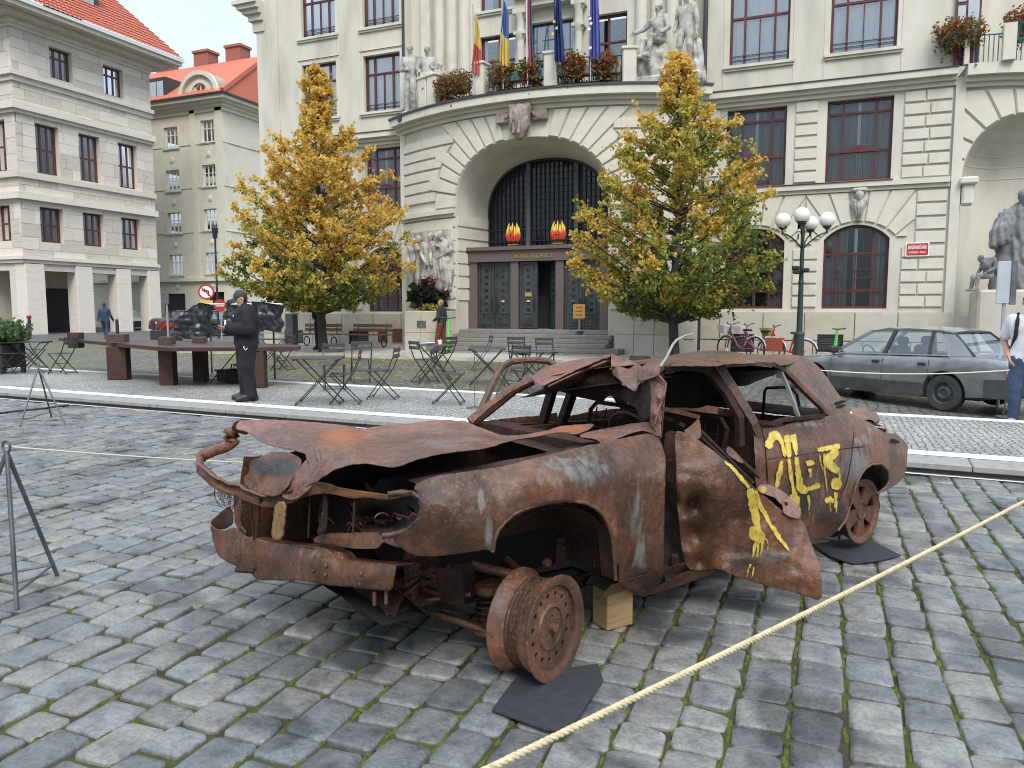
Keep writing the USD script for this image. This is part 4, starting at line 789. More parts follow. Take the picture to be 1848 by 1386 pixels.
def smooth_line(pts, k=3):
    """Rounds the corners of an outline a little."""
    p = np.array(pts, float)
    for _ in range(k):
        a, b = p, np.roll(p, -1, 0); p = np.stack([a * .75 + b * .25, a * .25 + b * .75], 1).reshape(-1, 2)
    return p
def depth_field(ctrl, kern=0.0):
    P, T = [], []
    for c in ctrl:
        if len(c) == 3: q = cp(*c)
        elif c[2] == 's': q = onP(c[0], c[1], CR * c[3], CR)
        elif c[2] == 'z': q = onz(c[0], c[1], c[3])
        P.append([c[0] / 100, c[1] / 100]); T.append(math.log((q - CAM) @ FW))
    a = RBFInterpolator(np.array(P), np.array(T), kernel='thin_plate_spline', smoothing=1e-4)
    if not kern: return a
    b = RBFInterpolator(np.array(P), np.array(T), kernel='linear'); return lambda q: a(q) * (1 - kern) + b(q) * kern
def crease(p, seed, cell=.17, wide=.045):
    r = np.random.default_rng(seed + 77); a, b = p.min(0) - .1, p.max(0) + .1; n = max(4, int(np.prod(np.maximum(b - a, .12)) / cell ** 3)); d, _ = cKDTree(a + (b - a) * r.random((n, 3))).query(p, 2)
    return np.clip(1 - (d[:, 1] - d[:, 0]) / wide, 0, 1) * np.clip(meshkit.noise(p * 3.1, seed + 4) * 2.6 - .9, 0, 1)
def lift(xy, fld, amp=0.0, freq=6.0, seed=0, off=0.0, amp2=None):
    xy = np.asarray(xy, float); t = np.exp(fld(xy / 100)); d = FW[None] + ((xy[:, :1] - 924) / FP) * RT[None] + ((693 - xy[:, 1:]) / FP) * UP[None]
    p = CAM + d * (t - off)[:, None]
    if amp:
        k = meshkit.fbm(p * freq, 3, seed) - .5; k2 = np.abs(meshkit.noise(p * freq * .7 + 9, seed + 5) - .5)
        if amp > .0045: p = p - d * (crease(p, seed) * min(amp, .012) * 1.1 - crease(p, seed + 9, .26, .06) * min(amp, .012) * .9)[:, None]
        p = p + d * (k * 2 * amp - k2 * amp * 2.3 + (meshkit.noise(p * 27, seed + 9) - .5) * amp * .35)[:, None]
    return p
def tess(outline, holes=(), res=6.0, inner=True):
    poly = sg.Polygon(outline, [h for h in holes]).buffer(0)
    if poly.geom_type != 'Polygon': poly = max(poly.geoms, key=lambda g: g.area)
    pts = []
    for ring in [poly.exterior, *poly.interiors]:
        n = max(8, int(ring.length / res)); pts += [ring.interpolate(k / n, normalized=True).coords[0] for k in range(n)]; pts += list(ring.coords)[:-1] if len(ring.coords) < 60 else []
    x0, y0, x1, y1 = poly.bounds; sub = poly.buffer(-res * .45)
    gy = np.arange(y0, y1, res * .87)
    g = np.array([[x + (res / 2 if k % 2 else 0), y] for k, y in enumerate(gy) for x in np.arange(x0, x1, res)])
    if len(g): g = g[shapely.contains_xy(sub, g[:, 0], g[:, 1])]
    P = np.unique(np.round(np.vstack([np.array(pts), g]) if len(g) else np.array(pts), 3), axis=0)
    T = Delaunay(P).simplices; c = P[T].mean(1); T = T[shapely.contains_xy(poly, c[:, 0], c[:, 1])]
    a, b, c = P[T[:, 0]], P[T[:, 1]], P[T[:, 2]]; ar = (b[:, 0] - a[:, 0]) * (c[:, 1] - a[:, 1]) - (b[:, 1] - a[:, 1]) * (c[:, 0] - a[:, 0]); T = T[np.abs(ar) > 1e-4]; ar = ar[np.abs(ar) > 1e-4]
    T[ar > 0] = T[ar > 0][:, ::-1]
    return P, T
def solid(p, T, th=.004):
    """Gives a sheet its thickness."""
    nv = np.zeros_like(p); fn = np.cross(p[T[:, 1]] - p[T[:, 0]], p[T[:, 2]] - p[T[:, 0]])
    for k in range(3): np.add.at(nv, T[:, k], fn)
    nv /= np.linalg.norm(nv, axis=1, keepdims=True) + 1e-12
    e = np.vstack([T[:, [0, 1]], T[:, [1, 2]], T[:, [2, 0]]]); key = {tuple(sorted(x)): 0 for x in map(tuple, e)}
    for x in map(tuple, e): key[tuple(sorted(x))] += 1
    rim = [x for x in map(tuple, e) if key[tuple(sorted(x))] == 1]; n = len(p)
    f = [T, T[:, ::-1] + n] + ([np.array([[a, a + n, b] for a, b in rim]), np.array([[b, a + n, b + n] for a, b in rim])] if rim else [])
    return np.vstack([p, p - nv * th]), np.vstack(f)
def panel(name, outline, ctrl, mat=None, holes=(), res=6.0, amp=.008, freq=6.0, seed=0, th=.004, masks=(), parent=None, rounded=1, smooth=34, label=None, off=0.0, kern=0.0):
    ol = smooth_line(outline, rounded) if rounded else np.array(outline, float); lr_ = sg.LinearRing(ol); nq_ = max(12, int(lr_.length / 5)); ol = np.array([lr_.interpolate(k / nq_, normalized=True).coords[0] for k in range(nq_)]); c3 = np.column_stack([ol * .16, np.full(nq_, seed + .5)]); ol = ol + np.column_stack([meshkit.noise(c3, 1) - .5, meshkit.noise(c3, 2) - .5]) * 2.6
    P, T = tess(ol, holes, res); fld = depth_field(ctrl, kern); p = lift(P, fld, amp, freq, seed, off)
    v, f = solid(p, T, th); tone = np.zeros((len(P), 3))
    for (mx, my, rx, ry, ch, am) in masks:
        g = np.clip(1.35 - np.sqrt(((P[:, 0] - mx) / rx) ** 2 + ((P[:, 1] - my) / ry) ** 2), 0, 1); tone[:, ch] = np.maximum(tone[:, ch], am * g)
    tone = np.vstack([tone, tone])
    path = part(parent or CARP, name, (v, f), mat or RB, smooth=True, tone=tone, world=True, label=label)
    return path, fld
def stroke(parent, fld, pts, width, seed=0, off=.012, name='yellow_stroke', drip=0.0):
    """A brush stroke of paint laid on the panel."""
    r = np.random.default_rng(seed); ln = sg.LineString(pts); n = max(6, int(ln.length / 3)); L, R = [], []
    q = np.array([ln.interpolate(k / n, normalized=True).coords[0] for k in range(n + 1)]); t = np.gradient(q, axis=0); t /= np.linalg.norm(t, axis=1, keepdims=True) + 1e-9; nn = np.column_stack([-t[:, 1], t[:, 0]])
    wd = .95 * np.broadcast_to(np.interp(np.linspace(0, 1, n + 1), np.linspace(0, 1, len(np.atleast_1d(width))), np.atleast_1d(width)), (n + 1,)) / 2
    k1, k2 = (1 + .9 * (meshkit.fbm(np.column_stack([q * .11, np.full(n + 1, seed * 1.7 + z)]), 3) - .5) for z in (0, 50)); tp_ = np.minimum(1, np.linspace(.75, 6, n + 1)) * np.minimum(1, np.linspace(6, .6, n + 1))
    a = q + nn * (wd * k1 * tp_)[:, None]; b = q - nn * (wd * k2 * tp_)[:, None]
    poly = sg.Polygon(np.vstack([a, b[::-1]])).buffer(.4)
    for g in polys(poly):
        g = g.buffer(1.2); P, T = tess(np.array(g.exterior.coords), [], 2.2); p = lift(P, fld, 0, off=off); ed = np.clip(shapely.distance(shapely.points(P), g.exterior) / 3.4, 0, 1) * .40; part(parent, name, (p, T), LOOKS['yellow_paint'], smooth=True, world=True, tone=np.repeat(ed[:, None], 3, 1))

# ---- near front wing
arch_f = [(880, 991), (889, 996), (892, 975), (899, 957), (911, 942), (926, 929), (944, 919), (965, 912), (988, 906), (1012, 903), (1037, 904), (1058, 908), (1075, 917), (1088, 929), (1096, 943), (1102, 960), (1106, 985), (1108, 1012), (1111, 1047)]
wing_out = [(743, 877), (780, 860), (812, 855), (846, 851), (880, 846), (912, 841), (938, 834), (965, 826), (990, 820), (1015, 815), (1052, 805), (1085, 800), (1130, 789), (1178, 780), (1192, 793), (1202, 828), (1201, 860), (1199, 929), (1198, 999), (1197, 1045), (1180, 1064), (1161, 1072), (1135, 1064)] + arch_f[::-1] + [(855, 995), (829, 999), (780, 1005), (750, 1003), (728, 993), (708, 975), (712, 966), (740, 958), (757, 937), (763, 912), (757, 893)]
wing, wing_f = panel('front_wing', wing_out, [(745, 880, .70), (760, 912, .80), (757, 890, .76), (740, 957, .74), (712, 970, .64), (733, 996, .70), (780, 1004, .80), (840, 900, .87), (840, 960, .89), (780, 930, .84), (780, 861, .76), (846, 852, .78), (912, 842, .77), (950, 860, .88), (1015, 816, .76), (1085, 801, .74), (1130, 790, .72), (1178, 782, .72), (1190, 800, .78), (1088, 871, .885), (1200, 858, .885), (1140, 830, .83), (1030, 850, .87), (885, 992, .885), (829, 999, .84), (900, 955, .895), (965, 912, .895), (1058, 908, .895), (1104, 970, .89), (1111, 1046, .83), (1150, 950, .85), (1197, 1000, .85), (1197, 1043, .82), (1161, 1071, .70), (1150, 890, .868), (1190, 920, .86)],
    masks=[(1148, 935, 18, 75, 0, .62), (1155, 1000, 20, 40, 0, .62), (1050, 850, 60, 40, 0, .60), (1010, 838, 60, 22, 0, .55), (868, 905, 10, 45, 0, .62), (884, 965, 14, 40, 0, .6), (1000, 868, 70, 18, 0, .45), (780, 880, 50, 30, 1, .2), (830, 960, 60, 40, 1, .22), (1108, 960, 10, 60, 1, .42), (1160, 845, 40, 40, 1, .3), (1060, 900, 200, 12, 1, .25), (1190, 1050, 60, 26, 2, .6), (830, 985, 90, 24, 2, .5), (960, 900, 120, 14, 2, .4), (1050, 855, 70, 40, 2, .42), (1000, 890, 100, 10, 2, .2)], res=5.5, amp=.011, freq=5, kern=.35)
lip = [cp(x, y, .892) for x, y in arch_f[1:]]
part(wing, 'arch_lip', tube(lip, .009, 6), RB, smooth=True, world=True, tone=None)
nl = len(lip); v = np.vstack([np.array(lip), np.array(lip) - CN * .09 ]); part(wing, 'arch_flange', (v, np.array([[i, i + 1, nl + i + 1, nl + i] for i in range(nl - 1)])), RD, world=True)
lamp = [(700, 893), (725, 889), (745, 891), (757, 900), (763, 915), (760, 930), (750, 945), (738, 956), (715, 964), (690, 968)]
part(CARP, 'headlamp_rim', tube([cp(x, y, .6 + .18 * k / 9 if k < 5 else .78 - .16 * (k - 4) / 5) for k, (x, y) in enumerate(lamp)], .013, 7), RB, smooth=True, world=True)
# the gutter under the bonnet edge, inner wing, bulkhead, floor and far side: what stands behind the openings
def grid3(fn, nu, nv, amp=.01, freq=5, seed=0, th=.004):
    U, V = np.meshgrid(np.linspace(0, 1, nu), np.linspace(0, 1, nv), indexing='ij'); p = carv(np.array([fn(a, b) for a, b in zip(U.ravel(), V.ravel())]))
    T = np.array([[i * nv + j, (i + 1) * nv + j, (i + 1) * nv + j + 1] for i in range(nu - 1) for j in range(nv - 1)] + [[i * nv + j, (i + 1) * nv + j + 1, i * nv + j + 1] for i in range(nu - 1) for j in range(nv - 1)])
    if amp: p = p + (np.stack([meshkit.fbm(p * freq + 31 * k, 3, seed + k) for k in range(3)], 1) - .5) * 2 * amp
    return solid(p, T, th)
def lerp(a, b, t): return a + (b - a) * t
def flatp(name, s0, s1, w0, w1, z0, z1, kind='w', mat=None, amp=.012, seed=0, n=14):
    if kind == 'w': fn = lambda a, b: (lerp(s0, s1, a), lerp(w0, w1, b), lerp(z0, z1, b))
    if kind == 's': fn = lambda a, b: (lerp(s0, s1, b), lerp(w0, w1, a), lerp(z0, z1, b))
    if kind == 'z': fn = lambda a, b: (lerp(s0, s1, a), lerp(w0, w1, b), lerp(z0, z1, a))
    return part(CARP, name, grid3(fn, n, n, amp, 5, seed), mat or RD, smooth=True, world=True)
flatp('inner_wing', 1.5, 2.65, .5, .56, .52, .80, mat=RD, seed=1); flatp('inner_wing', 1.35, 2.65, -.56, -.5, .3, .74, seed=2)
flatp('wing_gutter', 1.5, 2.75, .56, .70, .86, .92, kind='z', mat=RD, seed=3, amp=.02)
part(CARP, 'wheel_arch_liner', grid3(lambda a, b: (1.98 + .42 * cos(.66 * pi * a), .5 + .36 * b, .34 + .40 * sin(.66 * pi * a)), 16, 5, .008, 6, 3), RD, smooth=True, world=True)
flatp('wheel_well_wall', 1.75, 2.4, .42, .42, .3, .78, mat=LOOKS['soot_black'], seed=4)
flatp('bulkhead', 2.68, 2.66, -.72, .72, .2, .86, kind='s', seed=5); flatp('floor_pan', 2.5, 4.25, -.74, .70, .26, .24, kind='z', seed=6); flatp('engine_bay_floor', 1.4, 2.6, -.5, .5, .26, .24, kind='z', seed=7, mat=LOOKS['soot_black'])
flatp('sill', 2.4, 4.2, .80, .72, .30, .21, mat=RB, seed=8, amp=.006); flatp('rear_floor', 4.3, 4.9, -.75, .55, .33, .38, kind='z', seed=9)
flatp('far_front_wing', 1.25, 2.6, -.78, -.86, .78, .25, mat=RB, seed=10, amp=.02); flatp('far_door', 2.6, 3.5, -.86, -.84, .82, .25, mat=RB, seed=11, amp=.015); flatp('far_rear_door', 3.5, 4.4, -.86, -.84, .8, .25, mat=RB, seed=12); flatp('far_quarter_panel', 4.4, 5.3, -.84, -.82, .78, .32, mat=RB, seed=13, amp=.02)
flatp('tail_panel', 5.2, 5.18, -.76, .64, .74, .42, kind='s', mat=RB, seed=14, amp=.03)
flatp('boot_lid', 4.52, 5.2, -.72, .62, .90, .74, kind='z', mat=RH, seed=15, amp=.03)
flatp('parcel_shelf', 4.2, 4.55, -.66, .70, .90, .91, kind='z', seed=16); flatp('dashboard', 2.6, 2.85, -.72, .66, .80, .84, kind='z', seed=17, amp=.02)
# ---- bonnet, sprung up and buckled
hood_out = [(428, 760), (450, 757), (485, 757), (517, 758), (555, 761), (588, 764), (620, 767), (640, 770), (652, 776), (662, 772), (688, 768), (735, 765), (765, 760), (800, 757), (833, 760), (845, 770), (870, 778), (903, 786), (943, 786), (985, 777), (1005, 776), (1041, 782), (1010, 779), (985, 783), (963, 789), (922, 794), (880, 809), (850, 812), (820, 815), (790, 820), (755, 828), (730, 837), (712, 844), (688, 840), (668, 836), (648, 836), (632, 838), (617, 842), (600, 849), (588, 857), (575, 866), (564, 876), (548, 892), (527, 904), (505, 896), (515, 882), (530, 857), (545, 838), (556, 826), (552, 819), (530, 812), (505, 807), (483, 802), (464, 792), (452, 783), (440, 776), (424, 777)]
hood, hood_f = panel('bonnet', hood_out, [(428, 760, -.78), (424, 777, -.76), (452, 783, -.70), (517, 758, -.79), (588, 764, -.80), (652, 776, -.76), (662, 772, -.80), (735, 765, -.76), (833, 760, -.70), (845, 770, -.64), (903, 786, -.25), (943, 787, .10), (985, 777, .45), (1041, 782, .60), (963, 789, .63), (880, 809, .62), (820, 815, .60), (755, 828, .57), (712, 844, .55), (648, 836, .40), (600, 849, .22), (564, 876, .10), (527, 904, .02), (505, 896, -.08), (530, 857, -.06), (556, 826, -.08), (505, 807, -.38), (640, 800, .0), (700, 790, -.20), (760, 795, .10), (820, 790, .05), (620, 815, .14), (570, 790, -.32), (720, 815, .30), (850, 795, .35), (575, 820, .0), (545, 870, .04), (830, 775, -.35), (668, 782, -.62), (690, 778, -.55), (655, 800, -.16), (690, 808, .06), (740, 802, .12), (610, 778, -.5), (610, 793, -.26), (770, 781, -.16), (790, 772, -.36), (660, 825, .24)],
    mat=RH, masks=[(620, 790, 60, 26, 1, .66), (590, 800, 40, 16, 1, .5), (800, 800, 55, 14, 0, .5), (780, 775, 60, 12, 0, .42), (790, 790, 45, 22, 1, .3), (1000, 785, 60, 8, 1, .7), (545, 880, 20, 30, 1, .4), (540, 775, 90, 12, 1, .22), (930, 800, 60, 10, 1, .3)], res=5.5, amp=.026, freq=3.6, seed=3, th=.004, kern=.35)
nose = [(424, 776), (418, 788), (424, 796), (397, 808), (376, 818), (362, 829), (360, 838), (366, 849), (384, 863), (420, 881), (455, 896), (490, 906), (512, 904), (530, 897)]
nw = np.interp(np.arange(len(nose)), [0, 5, 9, 13], [-.78, -.80, -.45, .0]); panel('bonnet_flange', [(828, 759), (836, 758), (870, 773), (906, 786), (896, 790), (860, 778), (842, 770)], [(828, 759, -.66), (906, 786, -.18), (896, 790, -.16), (842, 770, -.58)], mat=RH, res=4, amp=.003, off=.02, masks=[(865, 776, 40, 10, 0, .35)])
for pts_, r_2 in (([(845, 769), (862, 777), (884, 787)], .006), ([(655, 778), (680, 786), (720, 792), (780, 790)], .004), ([(570, 806), (574, 820), (577, 834)], .012), ([(552, 822), (562, 838), (560, 860)], .008), ([(780, 800), (840, 800), (900, 795)], .004)): part(hood, 'pressed_crease', tube(lift([sg.LineString(pts_).interpolate(k / 14, normalized=True).coords[0] for k in range(15)], hood_f, off=.002), [r_2 * min(1, .2 + k / 4, .2 + (14 - k) / 4) for k in range(15)], 6), RH, smooth=True, world=True)
np3 = np.array([cp(x, y, w) for (x, y), w in zip(nose, nw)])
sp = CubicSpline(np.arange(len(nose)), np3); nn3 = sp(np.linspace(0, len(nose) - 1, 70)); nn3 += (np.stack([meshkit.fbm(nn3 * 14 + 7 * k, 2, k) for k in range(3)], 1) - .5) * .03
def channel(pts, wv, dv, prof):
    """Sweeps an open section along a line; wv, dv: the section's two directions."""
    pr = np.array(prof); n = len(pr); v = (pts[:, None] + pr[None, :, :1] * wv[:, None] + pr[None, :, 1:] * dv[:, None]).reshape(-1, 3)
    T = np.array([[i * n + j, i * n + j + 1, (i + 1) * n + j + 1] for i in range(len(pts) - 1) for j in range(n - 1)] + [[i * n + j, (i + 1) * n + j + 1, (i + 1) * n + j] for i in range(len(pts) - 1) for j in range(n - 1)])
    return solid(v, T, .004)
t = np.gradient(nn3, axis=0); t /= np.linalg.norm(t, axis=1, keepdims=True); upv = np.tile([0, 0, 1.0], (70, 1)); side = np.cross(t, upv); side /= np.linalg.norm(side, axis=1, keepdims=True); upv = np.cross(side, t)
part(CARP, 'nose_channel', channel(nn3, upv, side, [(.022, .014), (.026, .002), (.018, -.014), (-.006, -.016), (-.022, -.010), (-.026, .006), (-.020, .014)]), RB, smooth=True, world=True)
panel('bonnet_corner', [(420, 765), (432, 758), (447, 772), (449, 783), (440, 786), (430, 780), (424, 790), (414, 788)], [(428, 762, -.80), (447, 778, -.80), (416, 787, -.86), (435, 783, -.84)], mat=RB, res=4, amp=.006)
# ---- front end under the bonnet
panel('nose_panel', [(526, 901), (545, 884), (565, 868), (590, 872), (612, 880), (640, 884), (668, 888), (700, 893), (722, 893), (742, 884), (745, 893), (728, 897), (710, 901), (695, 902), (672, 899), (655, 898), (636, 900), (612, 894), (590, 890), (565, 893), (545, 898), (530, 907)], [(526, 903, .0), (565, 868, .12), (590, 891, .15), (640, 884, .30), (660, 900, .36), (700, 894, .5), (742, 885, .69), (742, 893, .69), (610, 880, .22)], res=4, amp=.006, masks=[(640, 890, 90, 10, 1, .6), (570, 885, 30, 16, 1, .5)])
panel('lower_valance', [(564, 974), (576, 965), (600, 962), (640, 961), (692, 960), (712, 966), (735, 962), (757, 945), (763, 940), (742, 972), (728, 990), (706, 986), (690, 975), (684, 990), (650, 991), (610, 987), (585, 981), (566, 980)], [(564, 977, .0), (600, 962, .12), (692, 960, .46), (690, 985, .5), (610, 987, .15), (740, 962, .72), (720, 985, .62), (757, 945, .78)], res=4, amp=.006, masks=[(630, 968, 70, 8, 1, .5), (620, 985, 60, 6, 2, .5)])
panel('headlamp_bowl', [(640, 896), (700, 903), (735, 893), (757, 900), (760, 930), (740, 955), (700, 962), (640, 961)], [(640, 900, .25), (640, 960, .25), (757, 910, .74), (757, 930, .74), (690, 905, .5, ), (690, 958, .5), (690, 930, 's', 1.62)], mat=RD, res=7, amp=.02, off=-.10, masks=[(735, 930, 40, 30, 2, .9), (690, 915, 40, 20, 2, .6)])
panel('radiator_core', [(425, 860), (560, 880), (660, 890), (700, 900), (700, 965), (560, 985), (440, 975), (420, 930)], [(430, 870, 's', 1.6), (700, 905, 's', 1.62), (440, 975, 's', 1.5), (700, 962, 's', 1.6)], mat=RD, res=9, amp=.02, freq=9, masks=[(600, 930, 90, 50, 2, .7)])
panel('radiator_bracket', [(497, 905), (516, 905), (512, 940), (508, 976), (489, 974), (492, 940)], [(497, 905, -.10), (516, 905, -.04), (508, 976, -.04), (489, 974, -.10)], mat=rust_mat('ochre_bracket', [(.3, (.10, .06, .025)), (.5, (.20, .125, .05)), (.7, (.26, .17, .075))]), res=5, amp=.004, th=.012)
panel('lamp_bracket', [(583, 893), (590, 893), (590, 960), (574, 967), (572, 960), (580, 930)], [(583, 893, .1), (590, 960, .12), (574, 967, .08)], mat=RD, res=5, amp=.005, th=.012)
panel('far_lamp_ring', [(433, 898), (441, 893), (446, 905), (437, 925), (432, 943), (447, 966), (440, 965), (424, 948), (422, 928)], [(433, 898, -.62), (424, 940, -.66), (445, 965, -.6)], res=4, amp=.006, th=.01)
panel('far_wing_flap', [(433, 892), (456, 897), (453, 916), (444, 930), (434, 934), (438, 915)], [(433, 892, -.6), (456, 897, -.55), (440, 930, -.6)], mat=RD, res=5, amp=.01)
panel('inner_nose_sheet', [(448, 834), (470, 824), (500, 814), (530, 818), (548, 832), (530, 858), (515, 884), (500, 896), (470, 893), (445, 880), (437, 862), (452, 852)], [(448, 836, -.62), (500, 815, -.40), (548, 832, -.12), (515, 884, -.06), (445, 878, -.55)], mat=RB, res=4, amp=.03, freq=9, masks=[(500, 845, 50, 22, 2, .95), (470, 840, 30, 20, 2, .7), (480, 880, 40, 14, 1, .4)])
for k, (a, b, c) in enumerate((((452, 905, -.45), (458, 975, -.45), .006), ((470, 900, -.3), (462, 970, -.36), .008), ((640, 905, .28), (637, 960, .3), .005), ((560, 900, .0), (556, 970, .0), .005))): part(CARP, 'loose_rod', tube([cp(*a), cp(*b)], c, 5), RD, world=True)
wr = np.random.default_rng(31)
for k in range(26):
    a = wr.random(5); x, y = 440 + 300 * a[0], 900 + 65 * a[1]; s_ = 1.44 + .12 * a[2]; p0 = onP(x, y, CR * s_, CR); part(CARP, 'nose_scrap', tube([p0, p0 + CN * (a[3] - .5) * .16 + [0, 0, (a[4] - .5) * .16], p0 + CN * (a[4] - .5) * .22 + CR * .05], .006 + .008 * a[2], 5), (RD, RB)[k % 2], smooth=True, world=True)
wr = np.random.default_rng(3); c0 = cp(408, 893, -.72)
part(CARP, 'wire_tangle', tube([c0 + np.array([.06 * sin(t * 1.3), .03 * sin(t * 2.1), .07 * cos(t * 1.7)]) * (.6 + .4 * sin(t * .37)) for t in np.linspace(0, 40, 220)], .0016, 3), RD, world=True)
part(CARP, 'spring_wire', tube([cp(690 + 14 * sin(t), 938 + 12 * cos(t), .5) for t in np.linspace(2.2, 4.4, 10)], .003, 4), RW, world=True)
# ---- bumper: two folded halves with bolts
bump_out = [(379, 944), (386, 955), (398, 958), (410, 957), (419, 950), (432, 958), (445, 970), (458, 968), (470, 973), (484, 977), (500, 981), (520, 982), (540, 983), (565, 985), (590, 989), (598, 997), (607, 1009), (635, 1013), (670, 1016), (712, 1019), (714, 1020), (709, 1050), (706, 1066), (702, 1067), (670, 1064), (635, 1060), (588, 1056), (570, 1052), (552, 1048), (500, 1048), (464, 1047), (458, 1040), (452, 1035), (425, 1022), (398, 1007), (390, 997), (384, 975)]
bump, bump_f = panel('bumper', bump_out, [(379, 944, -.86), (390, 998, -.84), (384, 970, -.88), (419, 950, -.70), (445, 970, -.55), (425, 1000, -.62), (452, 1034, -.56), (500, 981, -.34), (500, 1008, -.27), (500, 1046, -.33), (565, 985, .0), (560, 1016, .05), (552, 1047, -.02), (598, 997, .14), (610, 1010, .16), (607, 1032, .20), (600, 1056, .14), (712, 1020, .58), (703, 1066, .56), (660, 1015, .38), (660, 1062, .36), (660, 1042, .44)], masks=[(640, 1040, 70, 20, 1, .3), (430, 980, 40, 20, 0, .35), (560, 1000, 80, 10, 0, .38), (480, 1040, 90, 10, 2, .4)], res=5, amp=.007, freq=6, seed=6, th=.010, kern=.5)
v_ = [cp(x, y, w) for x, y, w in ((445, 973, -.55), (500, 983, -.34), (560, 988, .0), (598, 1000, .14), (610, 1012, .16), (660, 1018, .38), (712, 1022, .58))]; vv = np.array(v_); n_ = len(vv)
part(bump, 'top_flange', solid(np.vstack([vv, vv + CR * .09 - [0, 0, .01]]), np.array([[i, n_ + i, i + 1] for i in range(n_ - 1)] + [[i + 1, n_ + i, n_ + i + 1] for i in range(n_ - 1)]), .006), RB, world=True)
part(bump, 'bumper_plate', tri(MB().add(cbox(cp(535, 1028, -.09), (.012, .012, .012), .002))), RB, world=True)
for x, y in ((588, 1021), (587, 1037), (652, 1036), (650, 1054), (565, 1030)): part(bump, 'bolt', MB().ball(lift([(x, y)], bump_f, off=.006)[0], .010, 1), RW, smooth=True, world=True)
panel('bumper_fin', [(378, 943), (398, 924), (415, 911), (420, 925), (419, 946), (408, 954), (396, 956), (386, 953)], [(378, 943, -.86), (415, 911, -.84), (419, 946, -.72), (396, 956, -.84)], mat=RD, res=4, amp=.008, th=.006)
part(CARP, 'tow_bracket', tube([cp(425, 1028, -.55), cp(458, 1030, -.5)], .014, 6), RD, world=True)
flatp('front_crossmember', 1.5, 1.62, -.72, .52, .38, .26, kind='s', seed=21, amp=.02); flatp('chassis_rail', 1.45, 2.6, .30, .42, .36, .26, seed=22, amp=.015); flatp('chassis_rail', 1.45, 2.6, -.42, -.30, .36, .26, seed=23)
flatp('splash_plate', 1.45, 1.55, -.3, .45, .22, .34, kind='s', seed=24, amp=.03)
for (x, y, w, l) in ((697, 1076, .5, .06), (676, 1078, .42, .05)): part(CARP, 'hanging_bolt', tube([cp(x, y - 10, w), cp(x, y + 14, w)], .008, 6), RW, world=True)
for k in range(9):
    q = wr.random(4); part(CARP, 'scrap_strip', tube([cp(725 + 120 * q[0], 1010 + 70 * q[1], .45), cp(735 + 130 * q[2], 1015 + 75 * q[3], .4)], .012, 5), RD, world=True)
# ---- front suspension and wheel
def wheel_axes(nrm, tilt=0.0):
    a = unit(nrm); return a
WN = unit((.975, -.223, .03)); RWD = .222
fc = onz(1006, 1226, 0) + np.array([0, 0, RWD]) - WN * .015
W1 = thing('loose_front_wheel', None, None, fc) if False else None
def steel_wheel(c, ax, r, width, parent, holes=15, kind='steel'):
    ax = unit(ax); e1 = unit(np.cross([0, 0, 1], ax)); e2 = np.cross(ax, e1); fr = lambda v: c + v[:, :1] * e1 + v[:, 1:2] * ax + v[:, 2:] * e2
    w = part(parent, 'wheel', lathe([(r * .80, -.004), (r * .86, .004), (r * .93, .012), (r, .012), (r * 1.0, .004), (r * .955, -.004), (r * .93, -.02), (r * .90, -.05), (r * .84, -.07), (r * .83, -.11), (r * .88, -.14), (r * .93, -width + .02), (r, -width), (r, -width - .008), (r * .92, -width - .006), (r * .85, -width + .03), (r * .80, -.10), (r * .80, -.004)], c, ax, 56), RW, smooth=40, world=True)
    if kind == 'steel':
        disc = sg.Point(0, 0).buffer(r * .81, 32); hs = [sg.Point(r * .62 * cos(a), r * .62 * sin(a)).buffer(r * .048, 6) for a in np.arange(holes) * 2 * pi / holes]
        hs += [sg.Point(r * .2 * cos(a), r * .2 * sin(a)).buffer(r * .03, 5) for a in np.arange(5) * 2 * pi / 5]
        part(w, 'disc', prism(disc.difference(so.unary_union(hs)), -.026, -.02, fr), RW, world=True)
        part(w, 'hub_dish', lathe([(r * .45, -.019), (r * .42, -.012), (r * .38, -.012), (r * .34, -.045), (r * .16, -.05), (r * .15, -.035), (r * .09, -.03), (r * .085, .012), (.001, .016)], c, ax, 32), RW, smooth=40, world=True)
        for a in np.arange(4) * pi / 2 + .4: part(w, 'wheel_nut', MB().add(lathe([(.009, -.05), (.009, -.018), (.001, -.016)], c + (e1 * cos(a) + e2 * sin(a)) * r * .24, ax, 6)), RW, world=True)
    else:
        disc = sg.Point(0, 0).buffer(r * .84, 32); hs = []
        for k in range(5):
            a = k * 2 * pi / 5 + .3; hs.append(sg.Polygon([(r * .74 * cos(a - .22), r * .74 * sin(a - .22)), (r * .76 * cos(a + .2), r * .76 * sin(a + .2)), (r * .36 * cos(a), r * .36 * sin(a))]).buffer(.006))
        part(w, 'disc', prism(disc.difference(so.unary_union(hs)), -.02, -.002, fr), RW, world=True)
        part(w, 'hub_dish', lathe([(r * .26, -.002), (r * .25, .006), (r * .2, -.012), (.001, -.014)], c, ax, 24), RW, smooth=40, world=True)
        part(w, 'dark_back', lathe([(r * .82, -.06), (.001, -.06)], c, ax, 24), LOOKS['soot_black'], world=True)
    if kind == 'steel': part(w, 'dark_back', lathe([(r * .79, -.075), (.001, -.075)], c, ax, 24), LOOKS['soot_black'], world=True)
    return w
fw_ = steel_wheel(fc, WN, RWD, .185, CARP)
for z in np.linspace(-.07, -.12, 4): part(fw_, 'rim_groove', lathe([(RWD * .86, z), (RWD * .875, z - .004), (RWD * .86, z - .008)], fc, WN, 40), RD, world=True)
rc_ = cp(1549, 921, .74); rc_[2] = max(rc_[2], .2)
rw_ = steel_wheel(rc_ + CN * .02, unit(CN + [0, 0, .02]), .208, .17, CARP, kind='alloy')
